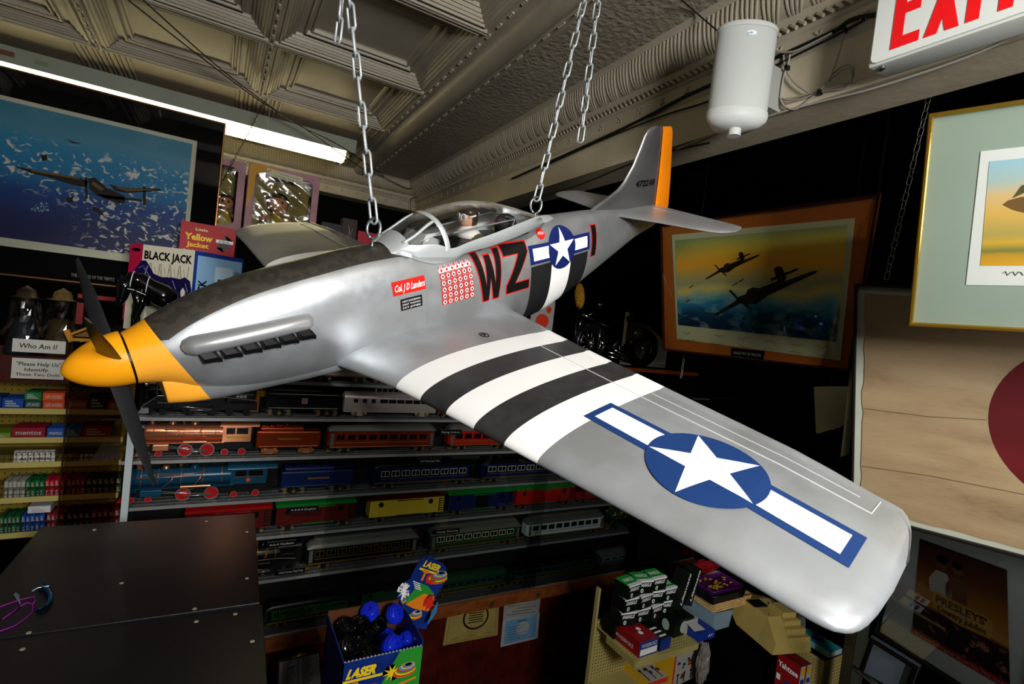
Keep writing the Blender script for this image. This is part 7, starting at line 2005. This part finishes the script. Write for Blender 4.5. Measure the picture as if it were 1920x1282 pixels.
    # cream plastic toy spaceship
    z = 1.0; c, r, l = at(1448, 1228, 2, z), at(1500, 1208, 2, z), at(1357, 1150, 2, z)
    ex = (r - c); ey = (l - c); W_ = ex.length; L_ = ey.length; ang = math.atan2(ey.y, ey.x) - pi / 2
    t = thing('toy_vehicle', 'cream plastic toy craft with a stepped back and dark square inset', 'toy', (c.x, c.y, z), (0, 0, ang)); cm = mat('toy_cream', 'b09b58', .35, var=.12)
    g = MB(); w2 = W_
    sec = lambda y, z0, z1, i0, i1: [(i0, y, z0), (w2 - i0, y, z0), (w2 - i1, y, z1), (i1, y, z1)]
    g.loft([sec(0, 0, .055, 0, .012), sec(L_ * .3, -.0, .13, 0, .05), sec(L_ * .72, .0, .14, 0, .05), sec(L_ * .98, .05, .11, .02, .05), sec(L_, .06, .10, .05, .06)]); g.build('hull', cm, t)
    g = MB()
    for i in range(4): k = i * .012; g.box((w2 * .42 + k, L_ * .02 + i * .03, .05), (w2 * .98 - k * .4, L_ * .55, .075 + i * .026), bev=.003)
    g.build('stepped_deck', cm, t)
    g = MB(); g.box((w2 * .15, L_ * .50, .139), (w2 * .48, L_ * .68, .146)); g.build('dark_inset', MATS['ink_black'], t)
    g = MB(); g.tube([(w2 * .02, L_ * .3, .0), (w2 * .3, L_ * .34, .137)], .002, 4); g.build('seam', mat('seam_dark', '5e5228', .5), t)
    st = thing('dark_counter', 'dark counter under the cream toy craft', 'counter', (c.x, c.y, -.6)); g = MB(); g.box((-.0, .20, 0), (.36, .40, z + .599)); g.build('body', BLACKW, st)
    # papers and magazines behind the toy
    for la, P4, col, hd in (('white printed leaflet standing behind the straw basket', ((1386, 1096), (1418, 1118), (1420, 1138), (1378, 1118)), 'a19e92', 0), ('dark oval-topped card standing behind the cream toy', ((1428, 1112), (1468, 1135), (1462, 1160), (1428, 1140)), '14120c', 1), ('magazine with pale top and red band behind the cream toy', ((1464, 1132), (1510, 1160), (1511, 1196), (1470, 1176)), '9aa09e', 2), ('yellow magazine standing in front of the pale one', ((1478, 1168), (1512, 1188), (1508, 1212), (1490, 1200)), 'b39a34', 3)):
        Y0 = 1.74 if hd else 1.90; X0 = 2.72
        Q = Quad(*[at(x, y, 1, Y0) for x, y in P4]); B = Q.bl.copy(); t = thing('magazine' if hd > 1 else 'card', la, 'magazine' if hd > 1 else 'card', B); g = MB(); slab(Q, 0, 0, 1, 1, -.003, 0, B, g); g.build('sheet', mat('mag_' + col, col, .5), t)
        g = MB(); f = lambda u, v: Q(u, v, .001) - B
        if hd == 0: [poly_on(g, rectp(.2, .3 + .1 * q_, .8, .33 + .1 * q_), f, 1) for q_ in range(5)]
        elif hd == 1: g.tube([f(.05, .1), f(.05, .85), f(.5, .98), f(.95, .8), f(.95, .1)], .002, 4, 0)
        else: poly_on(g, rectp(0, .05, 1, .25), f, 2)
        g.build('printing', [mat('rim_grey', '77807c', .4), MATS['ink_black'], redb], t)
    # row of red dice-game boxes and the perforated bin
    z = .78; names = ['nearest', 'second', 'third', 'fourth', 'fifth', 'sixth']
    for i in range(6):
        dx, dy = i * 11.5, i * -4.0
        ibox('yahtzee_box', 'red Yahtzee game box, %s from the front of its row' % names[i], 'game box', z, (1494 + dx, 1312 + dy), (1503 + dx, 1309 + dy), (1458 + dx * .8, 1278 + dy), .17, [redb, mat('yz_white', 'a9a9a2', .5), mat('yz_top', '6a1014', .5), ink, yel, blu],
             side=lambda g, f: (text_on(g, 'Yahtzee', f(.001), .06, .62, .17, .86, 0, .03), poly_on(g, circ(.6, .2, .2, 16, .14), f(.001), 2), poly_on(g, rectp(.05, .2, .22, .38), f(.0012), 0)) if i == 0 else None,
             front=lambda g, f: (poly_on(g, rectp(.1, .74, .9, .92), f(.001), 1), poly_on(g, rectp(.15, .45, .85, .6), f(.001), 2), poly_on(g, rectp(.15, .2, .85, .35), f(.001), 2)), group='red dice games in a row')
    c0 = at(1546, 1246, 2, .98); c1 = at(1592, 1230, 2, .98); c2 = at(1492, 1196, 2, .98)
    t = thing('perforated_bin', 'cream perforated metal bin at the right end of the game shelf', 'bin', (c0.x, c0.y, .6)); g = MB(); W_ = c1.x - c0.x; D_ = c2.y - c0.y; h_ = .40
    g.box((0, 0, 0), (W_, .003, h_)); g.build('front_panel', pm, t); g = MB(); g.box((-.003, 0, 0), (0, D_, h_)); g.build('side_panel', pm, t); g = MB(); g.box((-.004, -.002, h_), (W_, .004, h_ + .004)); g.box((-.004, 0, h_), (.001, D_, h_ + .004)); g.build('edge_trim', mat('trim_dark', '1a1712', .4), t)
    ibox('teal_box', 'flat teal box lying on top of the perforated bin', 'box', 1.0, (1555, 1234), (1578, 1226), (1512, 1188), .03, [mat('teal_side', '7fb0b0', .5), mat('teal_pale', 'a4bcbc', .5), mat('teal', '2f8f98', .45), blu], top=lambda g, f: poly_on(g, rectp(.3, .4, .8, .7), f(.001), 0))
    st = thing('game_rack', 'dark floor rack under the red dice games', 'rack', (at(1494, 1312, 2, .78).x, at(1494, 1312, 2, .78).y, -.6)); g = MB(); g.box((-.02, -.0, 0), (.30, .12, 1.378)); g.build('body', BLACKW, st)
    # dark steel post and rail in front of the poster
    p = at(1612, 1190, 0, 2.5)
    for la, a, b_, r_, col in (('olive metal door post right of the perforated bin', (1600, 1180), (1585, 1300), .02, '3a3626'), ('grey metal door post beside the poster frame', (1618, 1185), (1604, 1300), .016, '43473f')):
        X = 2.6; q0, q1 = at(*a, 0, X), at(*b_, 0, X); g = MB(); g.box((-r_, -r_, 0), (r_, r_, q0.z + .25 + .6)); tag(g.build('metal_post', mat('post_' + col, col, .35, .4), None, loc=(X, q0.y, -.6)), la, 'post')
    q0, q1 = at(1602, 1252, 0, 1.9), at(1650, 1290, 0, 1.8); g = MB(); g.tube([(0, 0, 0), q1 - q0, (q1 - q0) * 1.6], .008, 8); tag(g.build('steel_rail', MATS['nickel'], None, True, loc=q0), 'bright steel rail at the bottom edge beside the poster', 'rail')


gondola()


def bike_shelf():
    # chrome motorcycle model, yellow duster and helmet on the shelf behind the wing
    Y = 2.35; z = at(1200, 690, 1, Y).z; wd = mat('shelf_orange_wood', '7a3614', .45, var=.3, vs=12)
    a, b_ = at(1060, 668, 1, Y), at(1305, 700, 1, Y)
    t = thing('model_shelf', 'reddish wooden shelf carrying the chrome motorcycle model', 'shelf', (0, Y, z)); g = MB(); g.box((a.x - .2, -.02, -.022), (b_.x, 0, 0)); g.build('front_edge', wd, t); g = MB(); g.box((a.x - .2, 0, -.02), (b_.x, .3, -.002)); g.build('board', mat('shelf_dark_wood', '15100d', .6), t)
    g = MB(); g.box((b_.x - .02, .0, -.6 - z), (b_.x, .3, -.02)); g.build('end_panel', mat('shelf_dark_wood', '15100d', .6), t)
    ch = mat('chrome', 'c8c8c4', .08, 1); ck = mat('bike_black', '0b0b0c', .2)
    c = at(1150, 650, 1, Y + .1); t = thing('model_motorcycle', 'chrome and black model motorcycle on the shelf behind the wing', 'model motorcycle', (c.x, Y + .1, z))
    L = lambda px, py, dy=0: at(px, py, 1, Y + .1 + dy) - Vector((c.x, Y + .1, z))
    rw = (L(1105, 610) - L(1105, 650)).length
    for px, py in ((1108, 640), (1205, 662)):
        g = MB(); q = L(px, py); q.z = rw * .95; g.torus(q, rw * .78, rw * .16, ax=(0, 1, 0), n=32, m=8); wl = g.build('tyre', ck, t, True)
        g = MB(); g.torus(q, rw * .58, .003, ax=(0, 1, 0), n=28, m=5); [g.tube([q, q + Vector((rw * .58 * cos(k * pi / 6), 0, rw * .58 * sin(k * pi / 6)))], .0012, 4) for k in range(12)]; g.cyl(q - Vector((0, .01, 0)), q + Vector((0, .01, 0)), .012, n=14); g.build('wheel_rim', ch, wl, True)
    g = MB(); q = L(1203, 628, -.04); g.ball(q, (.062, .05, .048), 20); g.build('fuel_tank', mat('tank_gunmetal', '5a5852', .25, .6), t, True)
    g = MB(); g.tube([L(1092, 590), L(1110, 596), L(1140, 610), L(1152, 600)], [.010, .014, .016, .006], 10); g.build('front_cowl', ch, t, True)
    g = MB()
    for p, q, r in (((1125, 640), (1150, 655), .008), ((1150, 655), (1190, 670), .007), ((1140, 668), (1215, 684), .006), ((1140, 660), (1205, 676), .006), ((1128, 610), (1120, 650), .004), ((1160, 640), (1165, 675), .006)): g.tube([L(*p, -.03), L(*q, -.03)], r, 8)
    g.build('pipe', ch, t, True)
    g = MB(); g.cyl(L(1150, 655, -.02), L(1160, 640, -.02), .018, n=14); g.cyl(L(1165, 660, -.02), L(1178, 645, -.02), .018, n=14); g.build('engine', ch, t, True, ang=40)
    g = MB(); g.tube([L(1105, 590, -.05), L(1125, 582, -.03), L(1132, 560, 0)], .003, 6); g.tube([L(1094, 592, -.06), L(1088, 606, -.06), L(1080, 634, -.05)], .0022, 6); g.build('handlebar', ch, t, True)
    g = MB(); g.ball(L(1128, 572), (.024, .02, .018), 14); g.build('headlamp', ch, t, True)
    g = MB(); g.tube([L(1178, 598), L(1195, 596), L(1215, 606)], [.02, .026, .012], 10); g.build('saddle', ck, t, True)
    c2 = at(1087, 555, 1, Y - .0); t = thing('yellow_duster', 'fluffy mustard duster head standing by the motorcycle', 'duster', (c2.x, Y, z)); hz = c2.z - z
    g = MB(); R = []
    for k in range(25):
        ring = []
        for i in range(32):
            a = 2 * pi * i / 32; b2 = pi * k / 24; v = Vector((sin(b2) * cos(a), sin(b2) * sin(a), -cos(b2))); d = 1 + .10 * noise.noise(v * 9) + .10 * noise.noise(v * 24); ring.append((.028 * v.x * d - .010 * v.z, .028 * v.y * d, hz + .068 * v.z * d))
        R.append(ring)
    g.loft(R, cap=False); g.build('duster_head', mat('duster_mustard', 'a8761c', .9, var=.5, vs=120, bump=1, bs=180), t)
    g = MB(); g.tube([(.0, 0, 0), (0, 0, hz - .05)], .006, 8); g.build('handle', ck, t, True)
    # playing-card runner and colourful card behind
    p = at(1175, 585, 1, Y + .22); q = at(1218, 610, 1, Y + .22); t = thing('card_box', 'white box with playing-card pips and red edge behind the helmet', 'box', (p.x, Y + .2, z)); wdt = q.x - p.x; hh = p.z - z
    g = MB(); g.prism([(0, 0), (0, hh), (wdt * .5, hh * .96), (wdt * 1.8, hh * .45), (wdt * 1.8, 0)], 0, .03, fr=lambda u, v, w: (u, w, v)); g.build('carton', mat('pip_white', '8f8f88', .5), t)
    g = MB(); random.seed(8)
    for i in range(12): poly_on(g, circ(wdt * (.1 + .1 * i), hh * (.86 - .05 * i) - random.uniform(0, .03), .004, 8), lambda u, v: (u, -.001, v), i % 2)
    g.tube([(0, -.002, hh), (wdt * .5, -.002, hh * .96), (wdt * 1.8, -.002, hh * .45)], .003, 5, 1); g.build('printing', [MATS['ink_black'], redb_()], t)
    p, q = at(1000, 560, 1, Y + .1), at(1036, 612, 1, Y + .1); carton('picture_card', 'small colourful picture card seen under the striped tail', 'card', p.x, q.x, Y + .1, Y + .11, z, p.z, [mat('pc_grey', '8b8b88', .5)] * 3 + [mat('pc_red', 'b3301a', .5), mat('pc_blue', '28407c', .5)], lambda g, f: (poly_on(g, circ(.5, .65, .3, 16, .12), f(.001), 0), poly_on(g, circ(.6, .45, .25, 16, .1), f(.0014), 1), poly_on(g, circ(.75, .85, .12, 12, .06), f(.001), 0)))
    # short spare chain hanging under the orange print, wooden rail behind it
    a = at(1277, 708, 1, 2.2); chain('short_chain', 'short zinc chain end dangling below the orange-matted print', [a, at(1282, 672, 1, 2.2)], .022, .0016, ZINC)
    g = MB(); g.cyl((0, 0, 0), (0, 0, CEIL - at(1282, 672, 1, 2.2).z), .0012, n=5); tag(g.build('hanging_wire', mat('wire_thin', '55524c', .4, .6), None, loc=at(1282, 672, 1, 2.2)), 'thin wire carrying the short chain end', 'wire')
    # rolled projection screens hanging at an angle
    cm = mat('screen_ivory', 'a9a788', .6)
    for la, P4, X in (('ivory roll-down screen hanging left of the flag frame', ((1526, 725), (1592, 724), (1582, 800), (1530, 815)), 2.4), ('narrow pale screen edge hanging beside the black flag frame', ((1612, 480), (1618, 600), (1592, 850), (1576, 860)), 2.0)):
        if X > 2.2:
            Q = Quad(*[at(x, y, 0, X) for x, y in P4])
        else: Q = Quad(at(1600, 640, 0, X), at(1616, 640, 0, X), at(1592, 852, 0, X), at(1576, 858, 0, X))
        B = Q.bl.copy(); t = thing('roll_screen', la, 'screen', B); g = MB(); n = 10
        g.loft([[Q(u, v, .02 * sin(pi * u)) - B for u in (0, .25, .5, .75, 1)] for v in (0, .25, .5, .75, 1)], closed=False, cap=False)
        g.build('fabric', cm, t, True); g = MB(); g.tube([Q(-.05, -.01) - B, Q(1.05, -.01) - B], .008, 8); g.build('bottom_bar', ck, t, True)
        q_ = Q(.5, 1.0) - B; g = MB(); g.box((q_.x - .004, q_.y - .004, q_.z - .01), (q_.x + .004, q_.y + .004, CEIL - B.z)); g.build('hanging_strap', ck, t)


def redb_(): return MATS['game_red']


bike_shelf()
